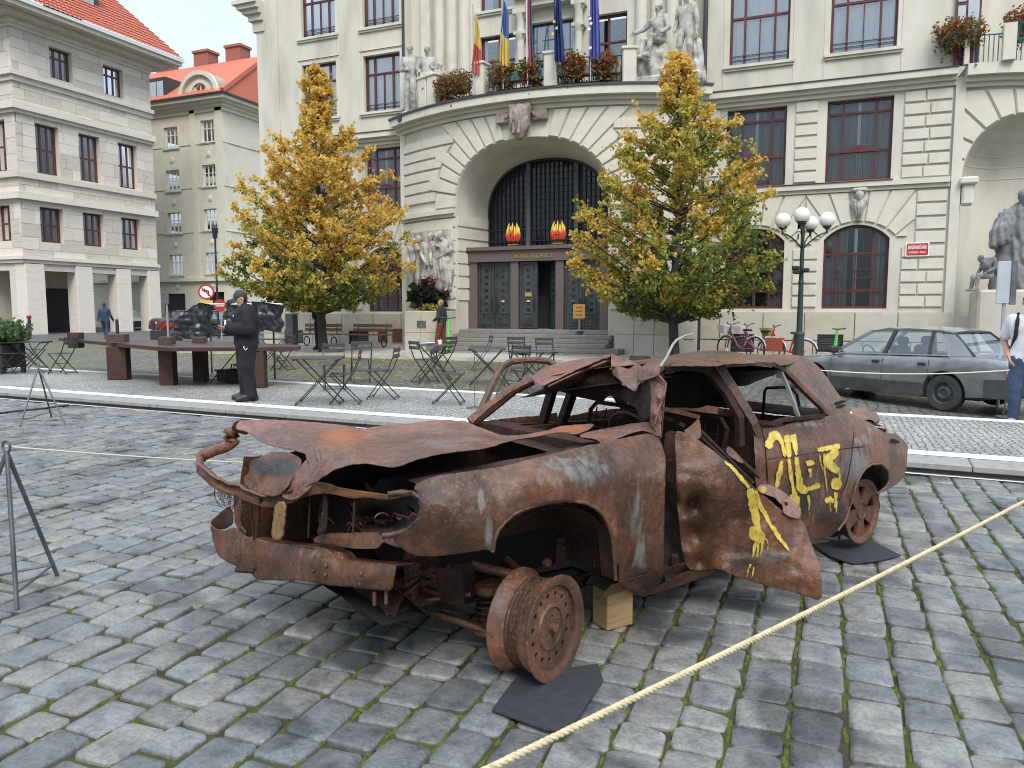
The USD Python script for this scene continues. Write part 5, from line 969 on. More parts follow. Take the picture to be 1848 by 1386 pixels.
steel_wheel(car(1.95, -.72, .21), -CN, .2, .17, CARP); steel_wheel(car(4.55, -.72, .21), -CN, .2, .17, CARP)
s0 = cp(880, 1056, .46); s1 = cp(882, 1128, .46); tt_ = np.linspace(0, 1, 110); ax_ = s1 - s0
part(CARP, 'coil_spring', tube([s0 + ax_ * t + (CR * cos(t * 44) + CN * sin(t * 44)) * .05 for t in tt_], .0085, 6), RD, smooth=True, world=True)
part(CARP, 'upper_arm', sum_mb([tube([cp(850, 1020, .42), cp(905, 1032, .52), cp(950, 1042, .62)], .022, 7), tube([cp(905, 1000, .36), cp(950, 1042, .62)], .018, 7)]), RB, smooth=True, world=True)
part(CARP, 'lower_arm', sum_mb([tube([cp(762, 1098, .3), cp(820, 1118, .4), cp(880, 1140, .52)], .018, 7), tube([cp(870, 1136, .45), cp(905, 1142, .6)], .035, 8)]), RB, smooth=True, world=True)
part(CARP, 'steering_rod', tube([cp(740, 1090, .36), cp(815, 1076, .46), cp(850, 1072, .52)], .013, 7), RB, smooth=True, world=True)
part(CARP, 'spring_seat', lathe([(.001, .0), (.075, .0), (.08, -.03), (.06, -.05), (.001, -.05)], cp(880, 1052, .46), (0, 0, 1), 18), RB, smooth=40, world=True); part(CARP, 'spring_seat', lathe([(.001, .03), (.07, .03), (.085, 0), (.06, -.03), (.001, -.03)], cp(885, 1135, .48), (0, 0, 1), 18), RB, smooth=40, world=True)
part(CARP, 'stub_axle', tube([fc - WN * .05, fc - WN * .3], .035, 10), RD, smooth=True, world=True)
part(CARP, 'inner_bracket', cbox(cp(800, 1050, .38), (.26, .16, .17), .02), RD, world=True); part(CARP, 'inner_bracket', cbox(cp(745, 1050, .36), (.05, .08, .16), .01), RB, world=True)
part(CARP, 'engine_block', cbox(car(2.05, 0, .5), (.4, .7, .42), .04, np.stack([CN, CR, (0, 0, 1)])), RD, world=True)
part(CARP, 'arch_bolt', MB().add(lathe([(.001, .02), (.02, .02), (.022, 0)], cp(985, 1014, .52), CN, 8)), RW, world=True)
# ---- near front door, bent outwards
door_out = [(1218, 777), (1233, 779), (1250, 787), (1266, 798), (1286, 812), (1305, 828), (1330, 848), (1350, 868), (1368, 887), (1388, 901), (1411, 922), (1427, 932), (1448, 936), (1458, 960), (1466, 985), (1474, 1006), (1482, 1030), (1483, 1060), (1482, 1086), (1455, 1076), (1434, 1070), (1414, 1063), (1385, 1058), (1362, 1051), (1325, 1040), (1303, 1027), (1275, 1028), (1258, 1030), (1241, 1027), (1232, 1000), (1226, 950), (1222, 900), (1220, 850), (1219, 810)]
door, door_f = panel('front_door', door_out, [(1218, 777, .82), (1219, 830, .84), (1222, 900, .84), (1228, 960, .82), (1238, 1020, .80), (1220, 853, .85), (1250, 787, .87), (1270, 856, .935), (1328, 858, 1.02), (1262, 835, .92), (1238, 874, .905), (1232, 900, .875), (1246, 905, .81), (1252, 960, .79), (1258, 1010, .79), (1240, 940, .865), (1248, 1000, .85), (1276, 885, .955), (1282, 930, .93), (1300, 968, .915), (1270, 970, .86), (1300, 900, .985), (1335, 890, 1.02), (1340, 915, 1.01), (1330, 935, .97), (1303, 1026, .94), (1325, 1000, .965), (1360, 1000, 1.04), (1362, 1050, 1.03), (1380, 960, 1.09), (1414, 1062, 1.14), (1455, 1075, 1.235), (1482, 1085, 1.30), (1482, 1030, 1.285), (1466, 985, 1.21), (1448, 937, 1.15), (1411, 922, 1.115), (1368, 887, 1.07), (1420, 1000, 1.155), (1305, 828, .98), (1330, 848, 1.02), (1290, 840, .975)],
    masks=[(1400, 1005, 45, 22, 0, .5), (1430, 1025, 30, 16, 0, .42), (1340, 1010, 60, 45, 2, .62), (1400, 985, 60, 40, 2, .5), (1265, 900, 30, 20, 1, .34), (1245, 980, 12, 60, 1, .42), (1310, 1000, 30, 40, 1, .34), (1260, 830, 40, 30, 1, .26), (1290, 990, 30, 50, 2, .26), (1440, 1070, 60, 14, 2, .35)], res=5, amp=.008, freq=6, seed=11, th=.004, kern=.7)
flap, flap_f = panel('door_flap', [(1366, 880), (1377, 873), (1390, 876), (1403, 880), (1421, 893), (1440, 911), (1448, 938), (1427, 933), (1413, 925), (1415, 914), (1398, 897), (1385, 893), (1374, 889)], [(1368, 882, 1.07), (1403, 880, 1.06), (1440, 911, 1.10), (1448, 938, 1.155), (1413, 925, 1.13), (1385, 893, 1.09)], mat=RH, res=4, amp=.004, parent=door, masks=[(1420, 910, 30, 20, 0, .3)])
panel('door_inner_void', [(1376, 888), (1398, 896), (1416, 914), (1412, 924), (1390, 906), (1378, 895)], [(1376, 888, 1.04), (1416, 914, 1.07), (1390, 906, 1.05)], mat=LOOKS['soot_black'], res=5, amp=0, parent=door)
part(door, 'flap_bolt_hole', MB().ball(lift([(1418, 909)], flap_f, off=.002)[0], .011, 1), LOOKS['soot_black'], world=True)
for pts, wd in (([(1306, 832), (1320, 842), (1332, 856), (1345, 872), (1352, 882)], [4, 7, 9, 7, 6]), ([(1354, 882), (1360, 915), (1366, 945), (1370, 965)], [16, 17, 14, 10]), ([(1362, 885), (1374, 915), (1390, 945), (1408, 972), (1425, 994)], [9, 11, 9, 8, 5]), ([(1357, 950), (1362, 962), (1372, 970), (1366, 980)], [12, 26, 26, 12]), ([(1364, 978), (1360, 1000), (1352, 1025), (1347, 1042)], [7, 5, 4, 3]), ([(1370, 978), (1366, 1005), (1357, 1043)], [5, 4, 3]), ([(1376, 975), (1372, 1010), (1362, 1046)], [6, 4, 3]), ([(1374, 962), (1386, 978), (1386, 995)], [4, 3, 2]), ([(1380, 878), (1374, 890)], [12, 10])):
    stroke(door, door_f, pts, wd, seed=len(pts) + int(pts[0][0]), off=.011)
for a, b, t in (((1262, 776, .78), (1358, 872, .92), .012), ((1266, 790, .8), (1330, 850, .93), .008), ((1312, 808, .8), (1372, 862, .94), .012)): part(door, 'window_channel', tube([cp(*a), cp(*[(p + q) / 2 for p, q in zip(a, b)]), cp(*b)], t, 6), RD, world=True)
panel('door_corner_fold', [(1232, 778), (1248, 768), (1262, 752), (1265, 770), (1266, 790), (1258, 793)], [(1232, 778, .84), (1262, 752, .78), (1266, 790, .86)], res=4, amp=.006, parent=door)
panel('torn_frame_tip', [(1312, 805), (1318, 806), (1336, 824), (1345, 838), (1330, 832), (1311, 818)], [(1312, 805, .82), (1345, 838, .9), (1311, 818, .84)], res=4, amp=.004, parent=door)
# ---- hinge post
panel('hinge_post', [(1198, 785), (1212, 776), (1226, 782), (1232, 880), (1248, 1030), (1235, 1048), (1192, 1052), (1194, 900)], [(1198, 790, .74), (1226, 782, .72), (1230, 900, .70), (1240, 1030, .74), (1194, 1048, .76), (1208, 900, .66)], mat=RD, res=6, amp=.01)
part(CARP, 'hinge', cbox(cp(1209, 850, .75), (.03, .03, .12), .006), RD, world=True); part(CARP, 'hinge', cbox(cp(1218, 1010, .77), (.04, .04, .06), .008), RD, world=True)
panel('sill_end', [(1111, 1046), (1161, 1070), (1200, 1052), (1240, 1030), (1262, 1032), (1300, 1030), (1240, 1052), (1200, 1066), (1163, 1077), (1130, 1066)], [(1111, 1046, .82), (1161, 1072, .70), (1240, 1036, .78), (1300, 1030, .80), (1200, 1062, .72)], res=5, amp=.005)
# ---- near rear door and quarter panel
arch_r = [(1583, 892), (1600, 878), (1605, 866), (1602, 848), (1590, 837), (1573, 838), (1562, 845), (1554, 856), (1546, 873), (1540, 893), (1534, 914), (1525, 941), (1512, 958)]
rear_out = [(1358, 765), (1372, 770), (1390, 768), (1412, 770), (1422, 763), (1454, 758), (1490, 752), (1515, 746), (1539, 746), (1548, 752), (1558, 757), (1575, 766), (1591, 778), (1604, 782), (1614, 780), (1628, 792), (1640, 803), (1638, 812), (1637, 828), (1636, 850), (1630, 864), (1610, 880)] + arch_r + [(1495, 971), (1465, 977), (1440, 982), (1400, 992), (1372, 994), (1366, 930), (1364, 860), (1362, 800)]
rear, rear_f = panel('rear_door_and_quarter', rear_out, [(1358, 765, .78), (1412, 770, .80), (1490, 753, .79), (1539, 747, .75), (1558, 757, .77), (1591, 778, .78), (1614, 781, .72), (1640, 803, .70), (1400, 790, .825), (1470, 782, .825), (1540, 776, .825), (1388, 828, .88), (1460, 819, .885), (1538, 810, .885), (1590, 806, .85), (1620, 812, .80), (1400, 900, .865), (1460, 890, .87), (1500, 870, .87), (1520, 900, .87), (1372, 990, .80), (1440, 980, .80), (1495, 970, .80), (1525, 940, .87), (1545, 873, .89), (1573, 838, .89), (1602, 848, .87), (1583, 891, .82), (1636, 850, .72), (1620, 840, .78), (1620, 870, .74), (1364, 860, .86), (1366, 930, .84)],
    masks=[(1540, 840, 50, 45, 0, .62), (1535, 870, 25, 40, 0, .42), (1555, 795, 22, 14, 0, .6), (1450, 765, 60, 8, 0, .58), (1560, 830, 40, 30, 0, .4), (1480, 880, 30, 60, 0, .32), (1575, 775, 20, 10, 0, .5), (1440, 905, 60, 60, 2, .66), (1500, 930, 50, 50, 2, .62), (1430, 860, 50, 30, 2, .5), (1520, 800, 40, 20, 2, .45), (1390, 960, 60, 30, 1, .2), (1615, 840, 25, 30, 1, .3)], res=5, amp=.007, freq=5, seed=21, th=.004, kern=.3)
part(rear, 'arch_lip', tube([cp(x, y, .892 - .02 * (k > 9)) for k, (x, y) in enumerate(arch_r)], .008, 6), RB, smooth=True, world=True)
panel('rear_arch_liner', [(1583, 892), (1605, 870), (1602, 846), (1588, 836), (1570, 840), (1554, 856), (1540, 895), (1520, 950), (1560, 960), (1590, 920)], [(1583, 892, .55), (1602, 846, .6), (1554, 856, .55), (1520, 950, .5), (1570, 900, .35)], mat=LOOKS['soot_black'], res=8, amp=.01)
def line_on(name, parent, fld, pts, r, mat, off=.002):
    ln = sg.LineString(pts); n = max(4, int(ln.length / 8)); q = [ln.interpolate(k / n, normalized=True).coords[0] for k in range(n + 1)]
    part(parent, name, tube(lift(q, fld, off=off), r, 4), mat, world=True)
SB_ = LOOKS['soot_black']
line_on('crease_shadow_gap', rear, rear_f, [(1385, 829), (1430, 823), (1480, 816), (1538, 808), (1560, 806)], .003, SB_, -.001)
line_on('door_gap', rear, rear_f, [(1374, 771), (1380, 800), (1384, 850), (1385, 930), (1380, 990)], .005, SB_, -.001); line_on('door_gap', rear, rear_f, [(1541, 780), (1536, 830), (1528, 870), (1510, 910), (1492, 945), (1478, 975)], .0035, SB_, -.001)
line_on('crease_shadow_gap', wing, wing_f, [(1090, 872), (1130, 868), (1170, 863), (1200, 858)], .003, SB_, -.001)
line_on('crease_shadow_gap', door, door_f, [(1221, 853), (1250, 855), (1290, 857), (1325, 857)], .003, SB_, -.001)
panel('handle_recess', [(1487, 777), (1513, 773), (1517, 776), (1515, 797), (1489, 800), (1485, 795)], [(1487, 777, .80), (1515, 776, .80), (1515, 797, .80), (1487, 799, .80)], mat=SB_, res=5, amp=0, parent=rear, off=.02)
panel('tail_lamp_hole', [(1606, 790), (1620, 793), (1626, 800), (1612, 799)], [(1606, 790, .80), (1626, 800, .78)] + [(1612, 799, .80)], mat=SB_, res=4, amp=0, parent=rear, off=.01)
for pts, wd in (([(1391, 810), (1388, 800), (1392, 787), (1400, 783), (1408, 792), (1414, 808), (1418, 825)], [12, 16, 17, 13, 8, 8, 7]), ([(1419, 785), (1421, 800), (1424, 815), (1424, 826)], [13, 13, 12, 9]), ([(1430, 784), (1434, 800), (1438, 822)], [13, 11, 5]), ([(1412, 830), (1407, 850), (1402, 880)], [6, 9, 9]), ([(1423, 828), (1427, 850), (1431, 880), (1436, 900)], [9, 9, 6, 13]), ([(1437, 825), (1440, 850), (1443, 875), (1450, 886), (1460, 882)], [9, 10, 11, 16, 12]), ([(1455, 884), (1468, 880), (1480, 874)], [10, 9, 13]), ([(1430, 890), (1436, 904), (1441, 915)], [14, 20, 6]), ([(1455, 838), (1470, 834)], [11, 10]), ([(1462, 845), (1463, 862)], [8, 5]), ([(1475, 813), (1490, 809), (1517, 805)], [8, 11, 12]), ([(1513, 812), (1498, 825), (1494, 835), (1505, 846), (1514, 852)], [14, 19, 19, 16, 12]), ([(1487, 818), (1489, 850), (1493, 890)], [4, 4, 2]), ([(1480, 820), (1484, 850)], [4, 2]), ([(1500, 868), (1510, 872), (1508, 884)], [14, 22, 18]), ([(1489, 906), (1498, 900), (1506, 906)], [10, 12, 9]), ([(1508, 888), (1508, 912), (1510, 930)], [9, 5, 3]), ([(1498, 905), (1499, 925)], [5, 2]), ([(1458, 893), (1461, 912), (1460, 930)], [6, 4, 2]), ([(1441, 912), (1446, 930)], [5, 2]), ([(1414, 828), (1411, 860)], [4, 2]), ([(1514, 842), (1516, 880)], [5, 4])):
    stroke(rear, rear_f, pts, wd, seed=len(pts) * 7 + int(pts[0][0]), off=.011)
# ---- roof: rear half still up, front crushed
panel('roof', [(1150, 664), (1180, 651), (1199, 645), (1216, 640), (1249, 634), (1303, 632), (1333, 637), (1372, 640), (1421, 639), (1449, 642), (1440, 652), (1413, 660), (1391, 656), (1350, 655), (1310, 657), (1290, 661), (1255, 660), (1221, 660), (1208, 661), (1196, 668), (1186, 678), (1168, 684), (1152, 690)], [(1150, 664, .28), (1180, 651, .3), (1216, 640, .2), (1249, 634, .1), (1303, 632, .05), (1372, 640, .1), (1421, 639, .12), (1449, 642, .3), (1413, 655, .62), (1350, 648, .62), (1290, 654, .64), (1221, 653, .62), (1196, 668, .62), (1152, 690, .50)], res=4, amp=.005, freq=9, masks=[(1265, 640, 30, 8, 0, .4), (1300, 640, 120, 10, 1, .25), (1190, 660, 30, 14, 1, .2)])
panel('rear_pillar', [(1391, 649), (1413, 652), (1436, 644), (1449, 641), (1462, 650), (1474, 658), (1482, 667), (1496, 686), (1509, 705), (1524, 726), (1540, 746), (1520, 750), (1496, 753), (1491, 741), (1478, 727), (1460, 708), (1440, 687), (1423, 669), (1410, 659), (1398, 655)], [(1391, 650, .63), (1413, 655, .64), (1449, 642, .52), (1482, 667, .52), (1509, 705, .62), (1540, 746, .72), (1496, 753, .79), (1491, 741, .78), (1440, 687, .70), (1470, 690, .64)], res=4.5, amp=.004, masks=[(1500, 735, 25, 12, 0, .25), (1470, 690, 30, 30, 1, .22)])
for x, y in ((1505, 726), (1523, 722)): pass
part(CARP, 'pillar_vent', MB().bar(cp(1506, 729, .715), cp(1522, 724, .70), .02, .012).bar(cp(1508, 735, .725), cp(1524, 731, .71), .02, .008), SB_, world=True)
part(CARP, 'roof_far_half', grid3(lambda a, b: (lerp(3.05, 4.12, a), lerp(.15, -.66, b), 1.262 - .03 * a - .05 * b * b - (.10 * (1 - a) ** 2) * (.3 + b)), 14, 12, .012, 6, 31), RB, smooth=True, world=True)
part(CARP, 'roof_lining', grid3(lambda a, b: (lerp(3.0, 4.08, a), lerp(.62, -.64, b), 1.232 - .03 * a - .05 * b * b - (.16 * (1 - a) ** 1.5) * (.2 + b)), 12, 12, .012, 6, 32), SB_, smooth=True, world=True)
for sgn, s0_, s1_ in ((-1, 4.08, 4.5),): part(CARP, 'far_rear_pillar', MB().bar(car(s0_, -.62, 1.2), car(s1_, -.74, .88), .16, .05), RD, world=True)
fold_a, _ = panel('roof_fold', [(957, 684), (966, 672), (978, 665), (991, 660), (1015, 654), (1049, 647), (1072, 647), (1090, 641), (1103, 637), (1100, 645), (1068, 656), (1034, 670), (1015, 680), (1001, 688), (977, 698), (969, 689)], [(957, 684, -.50), (991, 660, -.62), (1049, 647, -.55), (1072, 647, -.40), (1103, 638, .06), (977, 698, -.30), (1001, 688, -.24), (1034, 670, -.12), (1068, 656, -.02), (1015, 668, -.42)], mat=RH, res=4, amp=.006, freq=9, masks=[(1010, 670, 50, 14, 1, .5)])
panel('roof_header', [(977, 698), (1001, 688), (1034, 670), (1068, 656), (1100, 644), (1103, 640), (1104, 668), (1080, 676), (1058, 683), (1035, 695), (1018, 703), (1000, 706), (985, 703)], [(977, 698, -.30), (1034, 670, -.12), (1103, 641, .06), (1104, 668, .02), (1058, 683, -.12), (1018, 703, -.26), (1045, 680, -.10)], mat=RD, res=4, amp=.004, masks=[(1040, 682, 60, 6, 0, .3)])
line_on('header_rib', fold_a, depth_field([(990, 700, -.24), (1050, 676, -.06), (1102, 655, .06), (1040, 690, -.08)]), [(990, 698), (1015, 686), (1050, 670), (1100, 650)], .008, RB, .01)
panel('sagging_roof', [(999, 702), (1018, 702), (1058, 682), (1104, 667), (1112, 690), (1150, 706), (1153, 690), (1172, 686), (1175, 715), (1172, 760), (1153, 755), (1149, 736), (1125, 724), (1110, 713), (1098, 714), (1088, 726), (1060, 720), (1041, 716), (1022, 710)], [(999, 702, -.42), (1058, 682, -.1), (1104, 667, .05), (1150, 706, .40), (1172, 686, .56), (1172, 760, .60), (1149, 736, .40), (1098, 714, .05), (1088, 726, -.1), (1041, 716, -.34), (1120, 710, .2), (1060, 705, -.15)], mat=RD, res=5, amp=.012, freq=9, masks=[(1120, 715, 40, 20, 1, .2)])
panel('hanging_headliner', [(1196, 664), (1240, 664), (1284, 668), (1308, 690), (1330, 713), (1314, 721), (1284, 729), (1258, 738), (1225, 735), (1194, 738)], [(1200, 665, .30), (1284, 668, .35), (1330, 713, -.15), (1258, 738, -.25), (1200, 738, .2)], mat=LOOKS['soot_black'], res=5, amp=.02)
panel('hanging_headliner', [(1304, 660), (1350, 659), (1404, 666), (1402, 676), (1370, 686), (1338, 700), (1322, 690)], [(1304, 660, .3), (1404, 666, .3), (1402, 676, -.05), (1338, 700, -.15)], mat=LOOKS['soot_black'], res=5, amp=.01)
panel('roof_crumple', [(1103, 637), (1112, 641), (1125, 647), (1142, 651), (1158, 660), (1166, 668), (1160, 680), (1152, 684), (1150, 709), (1138, 702), (1127, 694), (1115, 684), (1105, 676), (1103, 655)], [(1103, 638, .06), (1125, 647, -.05), (1158, 660, .30), (1152, 684, .42), (1150, 709, .46), (1127, 694, .40), (1105, 676, .14), (1118, 668, .22), (1135, 672, .20), (1140, 685, .36)], mat=RH, res=3.6, amp=.006, freq=12, masks=[(1130, 655, 22, 8, 0, .5), (1120, 668, 12, 8, 0, .4)])
panel('front_pillar', [(1152, 668), (1168, 657), (1185, 650), (1200, 648), (1194, 662), (1187, 674), (1196, 683), (1202, 691), (1199, 710), (1197, 739), (1192, 768), (1193, 797), (1185, 786), (1180, 772), (1172, 764), (1174, 740), (1175, 715), (1171, 684), (1160, 692), (1153, 690)], [(1152, 668, .42), (1185, 650, .50), (1200, 648, .58), (1187, 674, .66), (1202, 691, .66), (1197, 739, .70), (1193, 797, .77), (1172, 764, .66), (1175, 715, .60), (1171, 684, .56), (1153, 690, .46), (1186, 715, .70), (1184, 745, .72)], mat=RH, res=3.6, amp=.007, freq=12, masks=[(1192, 730, 8, 40, 0, .5)])
part(CARP, 'pillar_edge', tube([cp(*q) for q in ((1189, 664, .64), (1188, 676, .67), (1202, 692, .68), (1199, 712, .70), (1188, 740, .72), (1182, 765, .72))], .006, 6), LOOKS['white_frame'] if False else RH, smooth=True, world=True)
part(CARP, 'torn_trim_strip', tube([cp(*q) for q in ((1192, 662, .63), (1203, 645, .63), (1214, 622, .63), (1222, 613, .62), (1236, 606, .6), (1250, 602, .58))], [.008, .008, .007, .006, .005, .004], 6), pm('bare_trim', [(.20, .19, .17), (.36, .35, .33)], scale=12, rough=.4, coord='pos'), smooth=True, world=True)
panel('scuttle', [(1041, 787), (1060, 780), (1082, 775), (1106, 771), (1151, 762), (1172, 762), (1187, 764), (1192, 790), (1180, 782), (1165, 777), (1151, 777), (1120, 788), (1094, 801), (1086, 800), (1077, 792), (1058, 790)], [(1041, 787, .60), (1106, 771, .45), (1187, 764, .60), (1192, 788, .76), (1151, 777, .70), (1094, 801, .73), (1077, 792, .69)], mat=RH, res=4, amp=.006, masks=[(1085, 787, 30, 8, 1, .6), (1080, 785, 14, 5, 0, .5), (1120, 775, 25, 5, 0, .45)])
panel('torn_bonnet_hinge', [(987, 777), (1005, 770), (1043, 766), (1077, 764), (1060, 776), (1041, 784), (1015, 781)], [(987, 777, .42), (1043, 766, .3), (1077, 764, .38), (1041, 784, .6)], mat=RH, res=4, amp=.004, masks=[(1030, 774, 50, 10, 1, .75)])
# frames and posts of the glass openings
def rod(name, pts, w, h=None, mat=None, parent=None):
    p = [cp(*q) for q in pts]; mb = MB()
    for a, b in zip(p[:-1], p[1:]): mb.bar(a, b + unit(b - a) * w * .3, w, h or w, up=CN)
    return part(parent or CARP, name, mb, mat or RB, world=True)
part(CARP, 'far_front_pillar', sum_mb([tube([cp(849, 762, -.66), cp(880, 735, -.63), cp(920, 705, -.57), cp(958, 686, -.5)], [.035, .028, .027, .025], 7), tube([cp(858, 765, -.7), cp(895, 736, -.66), cp(930, 707, -.6), cp(964, 690, -.52)], .016, 6)]), RB, smooth=40, world=True)
part(CARP, 'far_door_frame', tube([cp(*q) for q in ((866, 745, -.86), (878, 718, -.88), (890, 692, -.9), (900, 672, -.92), (908, 661, -.92), (922, 653, -.92), (945, 650, -.9), (968, 650, -.88), (990, 652, -.84), (1003, 660, -.8))], .024, 8), RB, smooth=40, world=True)
rod('far_centre_post', [(978, 768, -.76), (998, 700, -.66)], .045, .06, RD); rod('far_centre_post', [(1012, 768, -.76), (1033, 708, -.66)], .06, .05, RD); rod('far_rear_post', [(1150, 770, -.7), (1112, 712, -.6)], .05, .04, RD)
rod('far_door_rail', [(868, 774, -.8), (1000, 768, -.82), (1180, 758, -.84)], .05, .06, RD); rod('cowl_bar', [(860, 781, -.55), (1000, 769, -.5)], .03, .04, RD)
rod('centre_post', [(1287, 655, .64), (1318, 700, .70), (1356, 762, .79), (1372, 800, .80)], .055, .04, RB); rod('centre_post_edge', [(1301, 660, .645), (1330, 706, .71), (1362, 760, .79)], .018, .03, RH)
rod('door_window_frame', [(1203, 668, .64), (1222, 662, .65), (1268, 664, .66), (1280, 672, .66), (1308, 706, .71), (1334, 752, .77), (1336, 800, .78)], .042, .03, RD)
rod('rear_window_frame', [(1305, 659, .65), (1350, 656, .65), (1395, 658, .66), (1415, 668, .67), (1452, 706, .73), (1480, 733, .77), (1488, 745, .785)], .024, .03, RB); rod('rear_window_frame', [(1366, 762, .795), (1397, 764, .80), (1412, 758, .80), (1484, 750, .79)], .02, .03, RD)
rod('quarterlight_bar', [(1407, 666, .66), (1422, 700, .71), (1442, 755, .79)], .014, .02, pm('bare_trim2', [(.15, .15, .14), (.28, .27, .25)], scale=12, rough=.4, coord='pos'))
part(CARP, 'seat_hoop', tube([cp(*q) for q in ((1377, 758, .3), (1378, 730, .3), (1380, 706, .3), (1384, 700, .3), (1410, 699, .3), (1428, 700, .3), (1438, 712, .3), (1443, 735, .3))], .010, 6), SB_, smooth=True, world=True)
for a, b in ((.08, .56), (-.56, -.08)):
    sb = MB().tube([car(3.42, a, .35), car(3.55, a, .88), car(3.56, a + .05, .93), car(3.56, b - .05, .93), car(3.55, b, .88), car(3.42, b, .35)], .016, 6)
    for z in np.arange(.42, .9, .07): sb.tube([car(3.42 + (z - .35) * .24, a, z), car(3.42 + (z - .35) * .24, b, z)], .006, 4)
    for w in np.linspace(a + .06, b - .06, 5): sb.tube([car(3.43, w, .38), car(3.55, w, .9)], .005, 4)
    st = part(CARP, 'seat_frame', sb, RD, world=True); part(st, 'seat_base', cbox(car(3.2, (a + b) / 2, .38), (.46, .44, .10), .02, np.stack([CN, CR, (0, 0, 1)])), RD, world=True)
part(CARP, 'rear_seat_frame', cbox(car(4.05, 0, .62), (1.2, .1, .5), .03, np.stack([CN, CR, (0, 0, 1)])), RD, world=True)
part(CARP, 'steering_column', sum_mb([tube([car(2.75, .35, .72), car(3.02, .35, .84)], .018, 6), tube([car(3.02, .35, .84) + (CN * cos(t) + (np.array([0, 0, 1]) * .9 - CR * .4) * sin(t)) * .18 for t in np.linspace(0, 2 * pi, 24)], .009, 5)]), RD, world=True)
for k in range(5): a = wr.random(3); part(CARP, 'seat_spring', tube([cp(1085 + 70 * a[0], 768, -.3), cp(1092 + 70 * a[1], 728 + 20 * a[2], -.3)], .006, 4), RD, world=True)
rod('door_top_rail', [(1198, 738, .70), (1225, 744, .66), (1258, 752, .62)], .022, .03, RB); rod('loose_bar', [(1196, 752, .5), (1234, 768, .66)], .014, .02, RD)
panel('boot_flap', [(1534, 737), (1550, 734), (1575, 737), (1580, 742), (1588, 755), (1582, 765), (1572, 756), (1558, 758), (1545, 752)], [(1534, 737, .5), (1575, 738, .35), (1588, 756, .5), (1558, 758, .66)], mat=RH, res=4, amp=.01, freq=10, masks=[(1550, 740, 30, 8, 1, .5)])
panel('boot_tear', [(1574, 738), (1582, 744), (1589, 756), (1583, 766), (1574, 762), (1560, 758), (1565, 748)], [(1574, 738, .38), (1589, 756, .52), (1560, 758, .66), (1574, 755, .45)], mat=RD, res=3.5, amp=.01, freq=14)
# ---- what the wreck stands on
pm('new_timber', [(.20, .125, .055), (.29, .19, .09), (.24, .155, .07)], scale=3, rough=.7, stretch=(1, 1, 10), coord='pos')
bq = onz(1092, 1142, 0); d1 = unit((.80, -.60, 0)); d2 = np.array([-d1[1], d1[0], 0])
bk = MB().add(cbox(bq + d2 * .1 - d1 * .07 + [0, 0, .095], (.12, .16, .19), .004, np.stack([d1, d2, (0, 0, 1)])))
solo('timber_block', bk, LOOKS['new_timber'], 'squared pale timber block propping the wreck behind its front wheel', 'block')
pm('rubber_mat', [(.018, .02, .024), (.03, .032, .038)], scale=30, rough=.75, coord='pos', bump=.3, bscale=90)
for nmx, pts, lab in (('rubber_mat', [(893, 1284), (938, 1222), (1076, 1204), (1084, 1231), (1022, 1322), (985, 1318)], 'dark rubber mat on the setts under the loose front wheel'), ('rubber_mat', [(1468, 985), (1560, 972), (1622, 1004), (1590, 1012), (1540, 1019), (1500, 1006)], 'dark rubber mat on the setts under the rear wheel of the wreck')):
    q = np.array([onz(x, y, .008)[:2] for x, y in pts]); P = trimesh.creation.extrude_polygon(sg.Polygon(q).buffer(.01).buffer(0), .006, engine='earcut'); v = np.array(P.vertices) + [0, 0, .012]
    solo(nmx, (v, np.array(P.faces)), LOOKS['rubber_mat'], lab, 'mat')
# ================================================================ TREES AND FLOWERS
def leaf_mat(name, tl=.35, rough=.55):
    return nm(name, {'t': ('attribute', {'attribute': 'tone'}), 'p': ('principled_bsdf', {'roughness': rough, 'specular_ior_level': .3}), 'tr': ('translucent_bsdf', {}), 'm': ('mix_closure', {'fac': tl})},
              [('t.color', 'p.base_color'), ('t.color', 'tr.color'), ('p.BSDF', 'm.closure1'), ('tr.BSDF', 'm.closure2')], 'm.closure')
leaf_mat('leaf', .45)
pm('bark', [(.025, .022, .02), (.06, .052, .045)], scale=8, rough=.9, stretch=(1, 1, .2), bump=.6, bscale=30)
def leaves(P, size, r, up=.35, fold=.25):
    """Leaf-shaped faces at the points P: two folded halves each."""
    n = len(P); d = r.normal(size=(n, 3)); d[:, 2] -= up; d /= np.linalg.norm(d, axis=1, keepdims=True); s = np.cross(d, r.normal(size=(n, 3))); s /= np.linalg.norm(s, axis=1, keepdims=True); k = np.cross(d, s)
    L = size * (.7 + .6 * r.random(n))[:, None]; W = L * .42
    v = np.stack([P, P + d * L * .5 + s * W - k * W * fold, P + d * L, P + d * L * .5 - s * W - k * W * fold], 1).reshape(-1, 3)
    i = np.arange(n)[:, None] * 4; f = np.vstack([i + [0, 1, 2], i + [0, 2, 3]]); return v, f
